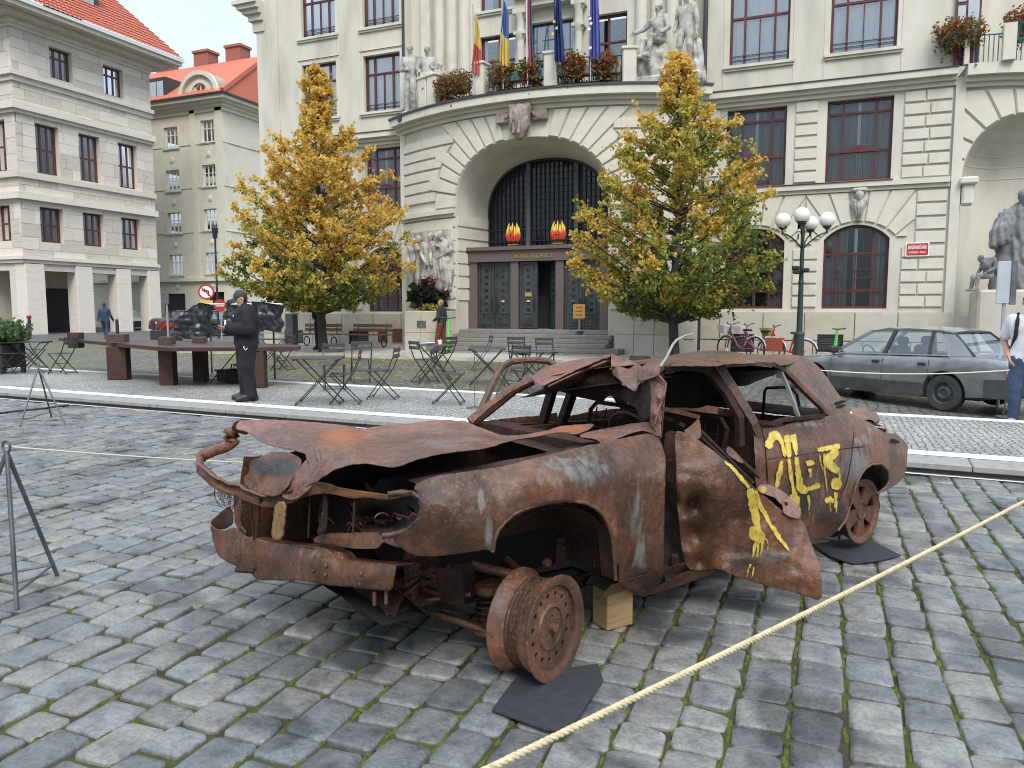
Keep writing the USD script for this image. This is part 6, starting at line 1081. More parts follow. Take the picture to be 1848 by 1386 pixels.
def tree(name, label, base, prof, nleaf, seed, colour, trunk_r=.14, lsize=.12, nl=120, group=None):
    r = np.random.default_rng(seed); t = thing(name, label, 'tree', base, group=group)
    zs = np.array([p[0] for p in prof]); rs = np.array([p[1] for p in prof]); top = zs.max(); rad = lambda z: np.interp(z, zs, rs)
    tr = [np.array([.04 * sin(z * 1.3 + seed), .04 * cos(z * 1.7), z]) for z in np.linspace(-.05, top * .97, 14)]
    part(t, 'trunk', tube(tr, [trunk_r * (1.25 if k == 0 else 1) * (1 - k / 14.5) + .01 for k in range(14)], 10), LOOKS['bark'], smooth=True)
    pts, wt, limbs = [], [], MB(); z0 = zs.min()
    for k in range(nl):
        f = (k + r.random()) / nl; z = z0 + .2 + (top * .985 - z0 - .2) * f ** 1.05; a = k * 2.39996 + r.normal(0, .35); R = rad(z) * (.5 + .62 * r.random() ** .7)
        zb = max(z - R * (.45 + .25 * r.random()), z0 * .75); p0 = np.array([0, 0, zb]); p2 = np.array([R * cos(a), R * sin(a), z + r.normal(0, .08)]); p1 = p0 * .5 + p2 * .5 + [0, 0, -.06 * R + r.normal(0, .05)]
        q = [p0 * (1 - s) ** 2 + 2 * p1 * s * (1 - s) + p2 * s * s for s in np.linspace(0, 1, 7)]
        limbs.tube(q, np.linspace(max(.05 * R / 3, .012), .005, 7), 4, cap=False)
        ln = max(.3, R)
        for m in range(int(4 + ln * 5)):
            s = .22 + .78 * r.random() ** .7; c = p0 * (1 - s) ** 2 + 2 * p1 * s * (1 - s) + p2 * s * s
            tw = r.normal(size=3) * [1, 1, .7]; tw = unit(tw + np.array([cos(a), sin(a), .35]) * .6) * (.18 + .30 * r.random()) * min(1, .45 + R * .3)
            if r.random() < .4: limbs.tube([c, c + tw * .9], [.007, .003], 3, cap=False)
            pts.append((c, c + tw))
    part(t, 'limbs', limbs, LOOKS['bark'], smooth=True)
    A = np.array([p[0] for p in pts]); B = np.array([p[1] for p in pts]); idx = r.integers(0, len(pts), nleaf); s = r.random(nleaf)[:, None]
    P = A[idx] * (1 - s) + B[idx] * s + r.normal(0, .042, (nleaf, 3))
    P = P[(P[:, 2] > z0 * .82)]
    v, f = leaves(P, lsize, r); c = colour(P, rad, r); part(t, 'crown', (v, f), LOOKS['leaf'], tone=np.repeat(c, 4, 0))
    return t
YEL = np.array([(.66, .42, .09), (.72, .49, .12), (.58, .35, .07), (.54, .40, .09)]); OLI = np.array([(.33, .31, .06), (.26, .27, .055), (.40, .33, .06)]); GRN = np.array([(.10, .14, .035), (.13, .17, .04), (.16, .19, .045)])
def mixcol(P, r, py, pg, seed):
    n = len(P); cl = meshkit.fbm(P * 1.1, 3, seed) - .5; k = py + cl * 1.5 + r.normal(0, .13, n)
    out = np.where((k > .55)[:, None], YEL[r.integers(0, 4, n)], np.where((k > .25)[:, None], OLI[r.integers(0, 3, n)], GRN[r.integers(0, 3, n)]))
    return out * (.8 + .4 * r.random(n))[:, None]
prof1 = [(1.75, 1.3), (2.1, 2.2), (2.8, 3.0), (3.9, 2.85), (4.8, 2.55), (5.7, 2.2), (6.5, 1.75), (7.0, 1.25), (7.4, .66), (8.0, .50), (8.6, .36), (9.15, .05)]
tree('autumn_tree', 'golden yellow conical tree left of the arched portal, greener towards its lowest branches', (-15.2, 20.4, PZ), prof1, 42000, 3, lambda P, rad, r: mixcol(P, r, np.clip(.30 + (P[:, 2] - 1.5) * .13, 0, .95), 0, 5), .15, .105, 170, 'conical autumn trees before the town hall')
q2 = onY(1217, 600, 20.5); prof2 = [(1.45, 1.0), (1.8, 1.9), (2.5, 2.75), (3.5, 2.65), (4.6, 2.3), (5.3, 2.0), (6.1, 1.55), (6.7, .95), (7.1, .6), (7.5, .4), (8.15, .05)]
tree('autumn_tree', 'mostly green conical tree with yellow patches and yellow tip right of the portal', (q2[0], q2[1], PZ), prof2, 42000, 9, lambda P, rad, r: mixcol(P, r, np.clip(.20 + (P[:, 2] - 1.5) * .085 + .35 * np.exp(-((P[:, 0] + 2.2) ** 2 + (P[:, 2] - 2.6) ** 2) / .9), 0, .92), 0, 8), .13, .098, 170, 'conical autumn trees before the town hall')
tree('slim_tree', 'thin dark trunked young tree with sparse green crown behind the black tarpaulins', (-18.4, 22.9, PZ), [(2.2, .5), (2.9, 1.3), (4.2, 1.2), (5.3, .2)], 5000, 17, lambda P, rad, r: mixcol(P, r, np.full(len(P), .25), 0, 2), .08, .12, 40)
# leaves that lie about
lr = np.random.default_rng(21); LP = []
for cx, cy, sx, sy, n in ((-15.5, 19.5, 3.2, .8, 900), (-14, 18.6, 4.5, 1.8, 320), (-6, 19.0, 4, 1.4, 260), (-11, 14, 6, 3, 90), (0, 17, 4, 2, 90)): LP.append(np.column_stack([cx + lr.normal(0, sx, n), cy + lr.normal(0, sy, n), np.full(n, PZ + .012)]))
LP = np.vstack(LP); LP = LP[LP[:, 1] < 23.5]; LP[(LP[:, 1] > 19.6) & (LP[:, 0] > -21), 2] += .09; v, f = leaves(LP, .1, lr, up=0, fold=.1); v = v.reshape(-1, 4, 3); v[:, :, 2] = LP[:, None, 2] + (v[:, :, 2] - LP[:, None, 2]) * .12
solo('fallen_leaves', (v.reshape(-1, 3), f), LOOKS['leaf'], 'yellow fallen leaves scattered along the pavement edge under the trees', 'leaves', kind='stuff', tone=np.repeat(YEL[lr.integers(0, 4, len(LP))] * 1.0, 4, 0))
pm('planter_teal', [(.05, .16, .17), (.09, .22, .23)], scale=5, rough=.5, coord='pos'); pm('planter_black', (.02, .02, .022), rough=.5); pm('planter_clay', (.22, .20, .17), rough=.8)
REDF = np.array([(.24, .045, .025), (.32, .075, .035), (.17, .045, .025), (.28, .12, .055)])
def bush(parent, c, rad, n, cols, seed, size=.09, droop=.0, name='foliage'):
    r = np.random.default_rng(seed); k = r.normal(size=(n, 3)); k /= np.linalg.norm(k, axis=1, keepdims=True); P = np.asarray(c) + k * np.asarray(rad) * (r.random(n) ** .45)[:, None] * (.75 + .5 * meshkit.noise(k * 2.5 + seed))[:, None]
    P[:, 2] -= droop * np.abs(r.normal(size=n)) * .5; v, f = leaves(P, size, r); cols = np.asarray(cols)
    part(parent, name, (v, f), LOOKS['leaf'], tone=np.repeat(cols[r.integers(0, len(cols), n)] * (.7 + .6 * r.random(n))[:, None], 4, 0), world=True)
def flowerbox(c, half, ax, label, mat, seed, h=.28, n=900, cols=REDF, green=.18):
    t = thing('flower_box', label, 'flower box', c, group=None); ax = unit(ax); pz = np.array([-ax[1], ax[0], 0])
    part(t, 'planter', cbox((0, 0, h / 2), (2 * half, .3, h), .02, np.stack([ax, pz, (0, 0, 1)])), LOOKS[mat])
    r = np.random.default_rng(seed); C = np.vstack([cols] + [GRN] * (1 if green > .1 else 0))
    for k in range(max(2, int(half * 2.2))):
        x = -half + (k + .5) * 2 * half / max(2, int(half * 2.2)); bush(t, np.asarray(c) + ax * x + [0, -.06, h + .14], (.46, .42, .36), int(n * 1.7) // max(2, int(half * 2.2)), C, seed * 10 + k, droop=.5)
    return t
def pf(px, py, Y): q = onY(px, py, Y); return q
# balcony of the portal: stone posts and flower boxes between them
bal = [(855, 22.9, 172), (960, 22.75, 150), (1070, 23.0, 140)]
labs = ['drooping red flowers in the leftmost box on the portal balcony', 'red and green flowers in the middle box under the flags', 'red trailing flowers in the right box on the portal balcony beside the reclining statue']
for k, (px, Y, py) in enumerate(bal):
    u = [-2.55, -.15, 2.15][k]; c = PF(np.array([[u, .1, 8.75]]))[0]; a = PF(np.array([[u + .1, .1, 8.75]]))[0] - c
    flowerbox(c, [.62, .95, .95][k], a, labs[k], 'planter_teal' if k == 1 else 'planter_clay', 31 + k, n=[1100, 1700, 1700][k])
for u in (-3.45, -1.45, .98, 3.35, -3.9):
    c = PF(np.array([[u, .12, 0]]))[0]; ax = np.stack([unit(PF(np.array([[u + .1, .12, 0]]))[0] - c), unit(np.cross([0, 0, 1], PF(np.array([[u + .1, .12, 0]]))[0] - c)), (0, 0, 1)])
    p = part(TH, 'balcony_post', cbox(c + [0, 0, 8.95], (.42, .36, 1.0), .03, ax), LOOKS['cream_stone'], world=True)
    part(p, 'post_cap', cbox(c + [0, 0, 9.47], (.5, .44, .09), .02, ax), LOOKS['cream_stone'], world=True)
rl = MB()
for u0, u1 in ((-3.25, -1.65), (-1.25, .78), (1.2, 3.15)):
    us = np.linspace(u0, u1, 14)
    for z in (8.55, 9.3): rl.tube(PF(np.column_stack([us, np.full(14, .1), np.full(14, z)])), .022, 5)
    for u in np.arange(u0 + .1, u1, .14): rl.tube(PF(np.array([[u, .1, 8.5], [u, .1, 9.3]])), .012, 4)
part(TH, 'balcony_railing', rl, LOOKS['lead_flashing'], world=True)
c = QF(np.array([[.25, .25, 8.3]]))[0]; t1 = flowerbox(c + [-.2, 0, 0.55], .42, (1, 0, 0), 'red flowers above a teal box on the right hand corner balcony, left of two', 'planter_teal', 41, n=800, h=.3)
c = QF(np.array([[1.75, .2, 8.3]]))[0]; t1 = flowerbox(c + [0, 0, .5], .6, QF(np.array([[1.85, .2, 8.3]]))[0] - c - [0, 0, 0], 'big teal planter with red flowers at the right edge of the corner balcony', 'planter_teal', 42, n=900, h=.5)
for u in np.arange(.35, 3.0, .12): pass
part(TH, 'corner_balcony_railing', sum_mb([tube(QF(np.array([[u, .3, 8.25], [u, .3, 9.0]])), .014, 4) for u in np.arange(.3, 3.2, .11)] + [tube(QF(np.column_stack([np.linspace(.3, 3.2, 20), np.full(20, .3), np.full(20, 9.0)])), .025, 5)]), LOOKS['planter_teal'], world=True)
flowerbox((-21.5, 26.3, 9.0), .55, (1, .3, 0), 'browned red flowers on the round side balcony of the town hall', 'planter_clay', 43, n=900)
# canna planter beside the steps
cp_ = thing('flower_bed', 'dark leaved cannas with pink blooms on the stone planter left of the steps', 'plants', (-12.65, 22.9, 1.5))
bush(cp_, (-12.75, 22.95, 2.0), (.5, .4, .5), 420, np.array([(.012, .02, .012), (.02, .032, .018), (.03, .035, .02)]), 51, size=.32); bush(cp_, (-12.75, 22.95, 2.5), (.45, .3, .22), 60, np.array([(.35, .10, .10), (.40, .16, .15)]), 52, size=.14, name='blooms'); bush(cp_, (-12.4, 22.55, 1.62), (.5, .2, .15), 260, np.array([(.40, .30, .04), (.35, .33, .08), (.10, .13, .03)]), 53, size=.1, name='blooms')
cp2 = thing('flower_bed', 'dark green shrubs hanging over the stone planter right of the steps', 'plants', (-5.2, 23.4, 1.5)); bush(cp2, (-5.25, 23.3, 1.75), (.9, .5, .4), 700, np.array([(.02, .04, .02), (.03, .055, .025)]), 54, size=.16)
# black planter with a shrub at the far left
pq = onz(6, 672, PZ); pt = thing('planter', 'black square planter with a feathery green shrub at the left edge of the pavement', 'planter', pq)
part(pt, 'planter_box', cbox((0, 0, .40), (.80, .6, .56), .03), LOOKS['planter_black']); part(pt, 'planter_rim', cbox((0, 0, .70), (.86, .66, .05), .015), LOOKS['planter_black'])
for k, (x, y) in enumerate(((-.35, -.25), (.35, -.25), (-.35, .25), (.35, .25))): part(pt, 'foot', cbox((x, y, .055), (.08, .08, .11), .01), LOOKS['planter_black'])
bush(pt, pq + [0, 0, .92], (.78, .5, .32), 1600, np.array([(.05, .09, .03), (.08, .12, .045), (.11, .15, .07)]), 55, size=.10)
rq = onz(300, 604, PZ); rq = onY(300, 600, 26.0); rq[2] = PZ; fb = thing('flower_box', 'dark tub of bright red flowers standing by the side street', 'flower box', rq)
part(fb, 'planter', cbox((0, 0, .28), (1.5, .5, .5), .03), LOOKS['planter_black']); bush(fb, rq + [0.15, 0, .66], (.65, .3, .22), 420, np.array([(.40, .03, .02), (.5, .06, .04), (.06, .08, .03)]), 56, size=.09)
# ================================================================ VEHICLES
def paint(name, c, rough=.35, metal=.0, coat=.4, dirt=.0):
    N = {'geo': ('texture_coordinate', {}), 'n': ('noise_texture', {'scale': 3.0, 'detail': 6.0}), 'r': ('rgb_ramp', {'ramp': [(.3, tuple(x * (1 - dirt) for x in c)), (.65, c)]}), 'p': ('principled_bsdf', {'roughness': rough, 'metallic': metal, 'coat_weight': coat, 'coat_roughness': .08})}
    return nm(name, N, [('geo.object', 'n.vector'), ('n.fac', 'r.fac'), ('r.color', 'p.base_color')], 'p.BSDF')
paint('silver_grey_paint', (.20, .203, .207), rough=.28, metal=.5, coat=1.0, dirt=.45); paint('white_car_paint', (.7, .7, .7)); paint('dark_car_paint', (.03, .033, .038))
pm('tyre', [(.018, .018, .018), (.045, .043, .04)], scale=8, rough=.85); pm('rim_steel', [(.04, .04, .042), (.09, .09, .09)], scale=9, rough=.55, metal=.3); pm('black_plastic', (.018, .018, .02), rough=.5); pm('dusty_plastic', [(.015, .015, .016), (.055, .053, .05)], scale=3, rough=.6)
glassy('car_glass', tint=(.80, .86, .84), base=.10, rough=.03)
pm('lamp_amber', (.55, .20, .02), rough=.2); pm('lamp_red', (.30, .015, .012), rough=.2); pm('lamp_clear', (.55, .55, .52), rough=.15); pm('bright_trim', (.45, .45, .45), rough=.3, metal=.6); pm('seat_cloth', (.022, .022, .024), rough=.9)
def stitch(secs, cap=True):
    n = len(secs[0]); v = np.vstack(secs); f = []
    for i in range(len(secs) - 1):
        for j in range(n): k = (j + 1) % n; f += [[i * n + j, i * n + k, (i + 1) * n + k], [i * n + j, (i + 1) * n + k, (i + 1) * n + j]]
    if cap:
        for b, o in ((0, False), ((len(secs) - 1) * n, True)):
            for j in range(1, n - 1): f.append([b, b + j + 1, b + j] if not o else [b, b + j, b + j + 1])
    return v, np.array(f)
def mani(v, f):
    m = m3.Manifold(m3.Mesh(np.asarray(v, np.float32), np.asarray(f, np.uint32))); return m
def wheel4(t, x, y, r, w=.19, side=1, rim='rim_steel'):
    c = np.array([x, y, r]); ax = np.array([0, side, 0.0])
    wh = part(t, 'wheel', lathe([(r * .62, 0), (r * .72, .015), (r * .93, .012), (r * .99, -.01), (r, -.04), (r, -w + .03), (r * .95, -w), (r * .6, -w)], c, ax, 32), LOOKS['tyre'], smooth=40)
    part(wh, 'rim', lathe([(r * .63, -.002), (r * .60, .008), (r * .55, -.02), (r * .50, -.05), (r * .36, -.03), (r * .30, .0), (r * .22, -.004), (r * .18, -.03), (.001, -.03)], c, ax, 28), LOOKS[rim], smooth=40)
    e1 = np.array([1.0, 0, 0]); e2 = np.array([0, 0, 1.0])
    for a in np.arange(8) * pi / 4: part(wh, 'rim_hole', lathe([(r * .06, -.028), (.001, -.027)], c + (e1 * cos(a) + e2 * sin(a)) * r * .43, ax, 8), LOOKS['black_plastic'])
def sedan(name, label, loc, rz, body='silver_grey_paint', sc=1.0, detail=True, group=None, cat='car'):
    t = thing(name, label, cat, loc, rz, group); S = sc
    # stations: x, half width, z of sill, belt, deck (middle), belt half width
    st = [(2.32, .70, .34, .60, .64, .66), (2.22, .80, .26, .66, .71, .74), (1.9, .88, .22, .75, .80, .80), (1.35, .905, .20, .82, .87, .82), (.75, .91, .20, .87, .93, .82), (.0, .91, .20, .89, .95, .82), (-.8, .91, .20, .91, .97, .82), (-1.5, .905, .21, .93, .99, .81), (-1.95, .89, .24, .94, .99, .79), (-2.30, .84, .30, .90, .96, .75), (-2.40, .78, .36, .82, .86, .70)]
    secs = []
    for x, w, zs, zb, zd, wb in st:
        half = [(w * .86, zs), (w * .97, zs + .05), (w * .985, zs + .16), (w, zs + .30), (w, (zs + .30 + zb) / 2 + .04), (w * .975, zb - .05), (wb + (w - wb) * .25, zb + .01), (wb * .93, zb + (zd - zb) * .55), (wb * .5, zd), (.0001, zd + .006)]
        loop = half + [(-a, b) for a, b in half[::-1]]
        secs.append(np.array([[x, a, b] for a, b in loop]) * S)
    v, f = stitch(secs); M = mani(v, f)
    if M.volume() < 0: M = mani(v, f[:, ::-1])
    M = M.refine_to_length(.14)
    cut = m3.Manifold()
    for x in (1.38, -1.31):
        for s in (1, -1): M = M - m3.Manifold.cylinder(.34, .375 * S, .375 * S, 32).rotate([90, 0, 0]).translate([x * S, (.93 * S if s > 0 else -.93 * S + .34), .33 * S])
    cab = m3.Manifold.hull_points(np.array([[x, y, z] for x, y, z in [(.98, .74, 1.1), (-1.45, .74, 1.1), (.98, -.74, 1.1), (-1.45, -.74, 1.1), (.85, .74, .42), (-1.35, .74, .42), (.85, -.74, .42), (-1.35, -.74, .42)]]) * S)
    M = M - cab
    part(t, 'body', M, LOOKS[body], smooth=32)
    # lower cladding, bumpers
    for x0, x1, nme in ((2.44, 2.0, 'front_bumper'), (-2.5, -2.0, 'rear_bumper')):
        sx = np.sign(x0); part(t, nme, m3.Manifold.hull_points(np.array([[x0, y * .74, z] for y in (1, -1) for z in (.36, .58)] + [[x0 - sx * .1, y * .87, z] for y in (1, -1) for z in (.30, .62)] + [[x1 - sx * .0, y * .918, z] for y in (1, -1) for z in (.30, .60)]) * S), LOOKS['dusty_plastic'], smooth=30)
    for s in (1, -1): part(t, 'side_moulding', MB().add(cbox((.02 * S, s * .912 * S, .34 * S), (1.92 * S, .03, .26 * S), .012)), LOOKS['dusty_plastic'])
    # roof and pillars
    ro = []
    for x, z, w in ((.30, 1.36, .58), (.0, 1.41, .60), (-.5, 1.425, .61), (-1.0, 1.405, .60), (-1.28, 1.36, .58)):
        ro.append(np.array([[x, y * w, z - .035 * abs(y) ** 3] for y in (-1, -.8, -.4, 0, .4, .8, 1)]) * S)
    rv = np.vstack(ro); T = np.array([[i * 7 + j, i * 7 + j + 1, (i + 1) * 7 + j + 1] for i in range(4) for j in range(6)] + [[i * 7 + j, (i + 1) * 7 + j + 1, (i + 1) * 7 + j] for i in range(4) for j in range(6)])
    part(t, 'roof', solid(rv, T[:, ::-1], .03) if 'solid' in globals() else (rv, T), LOOKS[body], smooth=35)
    def pil(n_, a, b, w, mat): a, b = np.array(a) * S, np.array(b) * S; return part(t, n_, MB().bar(a, b, w * S, .04 * S, up=(0, 1, 0)), LOOKS[mat])
    A0, A1, B0, B1, C0, C1, D0, D1 = (1.02, .79, .90), (.30, .575, 1.35), (-.12, .81, .93), (-.20, .60, 1.385), (-.98, .80, .95), (-.92, .595, 1.375), (-1.55, .775, .97), (-1.26, .575, 1.345)
    for s in (1, -1):
        m = lambda p: (p[0], p[1] * s, p[2])
        pil('pillar', m(A0), m(A1), .055, body); pil('pillar', m(B0), m(B1), .07, 'black_plastic'); pil('pillar', m(C0), m(C1), .05, 'black_plastic')
        cpil = np.array([m(p) for p in ((-1.30, .79, .955), (-1.72, .765, .965), (-1.30, .565, 1.34), (-1.06, .58, 1.365))]) * S; part(t, 'rear_pillar', solid(cpil, np.array([[0, 1, 2], [0, 2, 3]]) if s > 0 else np.array([[0, 2, 1], [0, 3, 2]]), .04), LOOKS[body])
        pil('roof_rail', m(A1), m((-1.1, .585, 1.375)), .04, body); pil('belt_strip', m((1.0, .815, .915)), m((-1.35, .815, .965)), .018, 'bright_trim')
        def pane(n_, P): P = np.array([m(p) for p in P]) * S; part(t, n_, (P, np.array([[0, 1, 2], [0, 2, 3]])), LOOKS['car_glass'])
        pane('front_side_window', (A0, B0, B1, A1)); pane('rear_side_window', (B0, C0, C1, B1)); pane('quarter_window', (C0, (-1.32, .79, .955), (-1.08, .58, 1.36), C1))
        if detail:
            for x in (-.13, -1.0): part(t, 'door_handle', cbox((np.array([x + (.28 if x > -.5 else .25) - .1 - .06, s * .915, .80])) * S, (.15 * S, .02, .055 * S), .008), LOOKS['black_plastic'])
            for x, zt in ((.98, .88), (-.13, .92), (-1.02, .94)): part(t, 'door_gap', tube(np.array([[x, s * .903, .24], [x - .01, s * .913, .55], [x - .015, s * .90, zt - .06]]) * S, .005, 4), LOOKS['black_plastic'])
            part(t, 'wing_mirror', cbox(np.array([.88, s * .93, .985]) * S, (.10 * S, .22 * S, .14 * S), .03), LOOKS['black_plastic'])
        part(t, 'tail_light', cbox(np.array([-2.36, s * .66, .74]) * S, (.13 * S, .38 * S, .10 * S), .02), LOOKS['lamp_amber'] if detail else LOOKS['lamp_red']); part(t, 'tail_light', cbox(np.array([-2.36, s * .66, .66]) * S, (.13 * S, .38 * S, .07 * S), .02), LOOKS['lamp_red'])
        part(t, 'headlight', cbox(np.array([2.30, s * .56, .60]) * S, (.1 * S, .3 * S, .12 * S), .02), LOOKS['lamp_clear'])
        for x in (1.38, -1.31): wheel4(t, x * S, s * .885 * S, .315 * S, side=s)
    for n_, P in (('windscreen', ((1.06, .74, .90), (1.06, -.74, .90), (.31, -.55, 1.35), (.31, .55, 1.35))), ('rear_window', ((-1.72, .72, .97), (-1.72, -.72, .97), (-1.28, -.54, 1.345), (-1.28, .54, 1.345)))): part(t, n_, (np.array(P) * S, np.array([[0, 1, 2], [0, 2, 3]])), LOOKS['car_glass'])
    part(t, 'rear_window_seal', sum_mb([MB().bar(np.array(a) * S, np.array(b) * S, .04 * S, .02) for a, b in (((-1.72, .72, .975), (-1.28, .55, 1.35)), ((-1.72, -.72, .975), (-1.28, -.55, 1.35)), ((-1.28, .55, 1.35), (-1.28, -.55, 1.35)))]), LOOKS['black_plastic'])
    part(t, 'grille', cbox(np.array([2.33, 0, .6]) * S, (.06, .76 * S, .12 * S), .01), LOOKS['black_plastic']); part(t, 'number_plate', cbox(np.array([-2.42, 0, .70]) * S, (.02, .52 * S, .12 * S), .005), LOOKS['white_frame'])
    for y in (.37, -.37):
        se = part(t, 'front_seat', MB().add(cbox(np.array([-.15, y, .78]) * S, (.16 * S, .48 * S, .62 * S), .05)).add(cbox(np.array([.1, y, .52]) * S, (.5 * S, .48 * S, .16 * S), .05)), LOOKS['seat_cloth']); part(se, 'headrest', cbox(np.array([-.2, y, 1.17]) * S, (.1 * S, .28 * S, .17 * S), .04), LOOKS['seat_cloth'])
    part(t, 'rear_seat', cbox(np.array([-1.25, 0, .72]) * S, (.2 * S, 1.3 * S, .56 * S), .05), LOOKS['seat_cloth']); part(t, 'dashboard', cbox(np.array([.78, 0, .82]) * S, (.3 * S, 1.4 * S, .16 * S), .05), LOOKS['seat_cloth'])
    part(t, 'steering_wheel', tube([np.array([.5, .37, .9]) * S + np.array([.06 * sin(a), .18 * cos(a), .17 * sin(a)]) * S for a in np.linspace(0, 2 * pi, 20)], .014, 5), LOOKS['black_plastic'], smooth=True)
    part(t, 'underbody', cbox(np.array([0, 0, .27]) * S, (3.6 * S, 1.3 * S, .14 * S), .03), LOOKS['black_plastic'])
    return t
LZ = lambda x: float(np.interp(x, [-3.2, 1.0, 6.0], [PZ - .004, -.12, -.24]))
SS = .96; psi = math.radians(60); hd = -cos(psi) * RT + sin(psi) * np.array([-sin(YAW), cos(YAW), 0])
nr_ = onz(1705, 741, -.13); lft = np.array([-hd[1], hd[0], 0]); so_ = nr_ + hd * 1.31 * SS - lft * .80 * SS; so_[2] = -.13
sedan('grey_saloon', 'damaged silver grey saloon car with cracked glass parked on the setts behind the wreck', so_, math.atan2(hd[1], hd[0]), sc=SS)
wq = onY(232, 600, 42.5); wq[2] = PZ; sedan('white_car', 'white car parked beyond the arcade of the stone building', (wq[0], wq[1], PZ), math.radians(-20), 'white_car_paint', detail=False)
bq_ = onY(408, 600, 34); sedan('dark_car', 'black car parked with its tail towards the square behind the tarpaulins', (bq_[0] , bq_[1], PZ), math.radians(75), 'dark_car_paint', detail=False)
bq2 = onY(352, 600, 36); sedan('dark_car', 'dark car half hidden behind the black tarpaulins, nearer the red roofed house', (bq2[0], bq2[1], PZ), math.radians(70), 'dark_car_paint', detail=False)
# hire bicycles by the plinth
pm('bike_red', (.33, .03, .025), rough=.4); pm('bike_pink', (.22, .07, .12), rough=.4); pm('bike_white', (.65, .65, .65), rough=.5); pm('bike_orange', (.36, .10, .05), rough=.5); pm('bike_olive', (.33, .33, .10), rough=.6); pm('scooter_green', (.10, .55, .08), rough=.4)
def bike(label, loc, rz, frame, basket, panel_=None, guard='bike_white'):
    t = thing('hire_bicycle', label, 'bicycle', loc, rz)
    for x in (.52, -.52):
        w = part(t, 'wheel', tube([np.array([x + .33 * cos(a), 0, .34 + .33 * sin(a)]) for a in np.linspace(0, 2 * pi, 28)], .022, 6, cap=False), LOOKS['tyre'], smooth=True)
        part(w, 'spokes', sum_mb([tube([(x, 0, .34), (x + .32 * cos(a), 0, .34 + .32 * sin(a))], .003, 3) for a in np.arange(12) * pi / 6]), LOOKS['bright_trim'])
        part(t, 'mudguard', tube([np.array([x + .37 * cos(a), 0, .34 + .37 * sin(a)]) for a in np.linspace(.5 if x > 0 else .2, 2.9 if x < 0 else 2.2, 12)], .02, 5), LOOKS[guard], smooth=True)
    part(t, 'frame', sum_mb([tube(q, .028, 7) for q in ([(.40, 0, .88), (.10, 0, .40), (-.10, 0, .32)], [(-.10, 0, .32), (-.22, 0, .80)], [(-.1, 0, .32), (-.52, 0, .34)], [(-.2, 0, .6), (-.52, 0, .34)])]), LOOKS[frame], smooth=True)
    part(t, 'fork', sum_mb([tube([(.36, 0, 1.0), (.44, s * .05, .7), (.52, s * .06, .34)], .02, 6) for s in (1, -1)]), LOOKS[frame], smooth=True)
    part(t, 'handlebar', tube([(.26, -.30, 1.10), (.34, -.22, 1.08), (.37, 0, 1.02), (.34, .22, 1.08), (.26, .30, 1.10)], .015, 6), LOOKS['black_plastic'], smooth=True)
    part(t, 'saddle', cbox((-.24, 0, .88), (.26, .16, .06), .025), LOOKS['black_plastic']); part(t, 'basket', m3.Manifold.hull_points(np.array([[x, y, z] for x, y, z in [(.48, .17, .78), (.48, -.17, .78), (.66, .15, .78), (.66, -.15, .78), (.46, .22, 1.02), (.46, -.22, 1.02), (.76, .2, 1.02), (.76, -.2, 1.02)]])), LOOKS[basket])
    if panel_: part(t, 'rear_panel', sum_mb([cbox((-.55, s * .06, .50), (.50, .02, .40), .01) for s in (1, -1)]), LOOKS[panel_])
    return t
for px, rz, fr_, ba, pn, lab in ((1337, 2.6, 'bike_pink', 'bike_white', None, 'pink hire bicycle with white basket, leftmost by the stone plinth'), (1368, 2.75, 'bike_pink', 'bike_white', 'bike_orange', 'pink hire bicycle with orange rear panels beside the basement window'), (1420, 2.9, 'bike_red', 'bike_olive', None, 'red hire bicycle with olive basket next to the lamp post')):
    q = onY(px, 600, 23.6); z = PZ + .09 if False else LZ(q[0]); bike(lab, (q[0], q[1], z + .02), rz, fr_, ba, pn)
def scooter(label, loc, rz):
    t = thing('kick_scooter', label, 'scooter', loc, rz)
    part(t, 'deck', cbox((0, 0, .13), (.62, .15, .06), .02), LOOKS['scooter_green']); part(t, 'stem', tube([(.36, 0, .2), (.42, 0, .5), (.34, 0, 1.08)], [.05, .06, .03], 8), LOOKS['scooter_green'], smooth=True); part(t, 'handlebar', tube([(.28, -.25, 1.12), (.34, 0, 1.1), (.28, .25, 1.12)], .02, 6), LOOKS['black_plastic'], smooth=True)
    for x in (.45, -.38): part(t, 'wheel', lathe([(.001, .03), (.09, .03), (.11, .015), (.11, -.015), (.09, -.03), (.001, -.03)], (x, 0, .11), (0, 1, 0), 16), LOOKS['tyre'], smooth=40)
q = onY(806, 620, 21.2); scooter('bright green kick scooter standing at the foot of the portal steps', (q[0], q[1], PZ + .09), 1.9)
q = onY(1528, 620, 23.4); scooter('bright green kick scooter by the plinth beyond the grey saloon', (q[0], q[1], LZ(q[0])), 2.4)
q = onY(1112, 590, 23); 
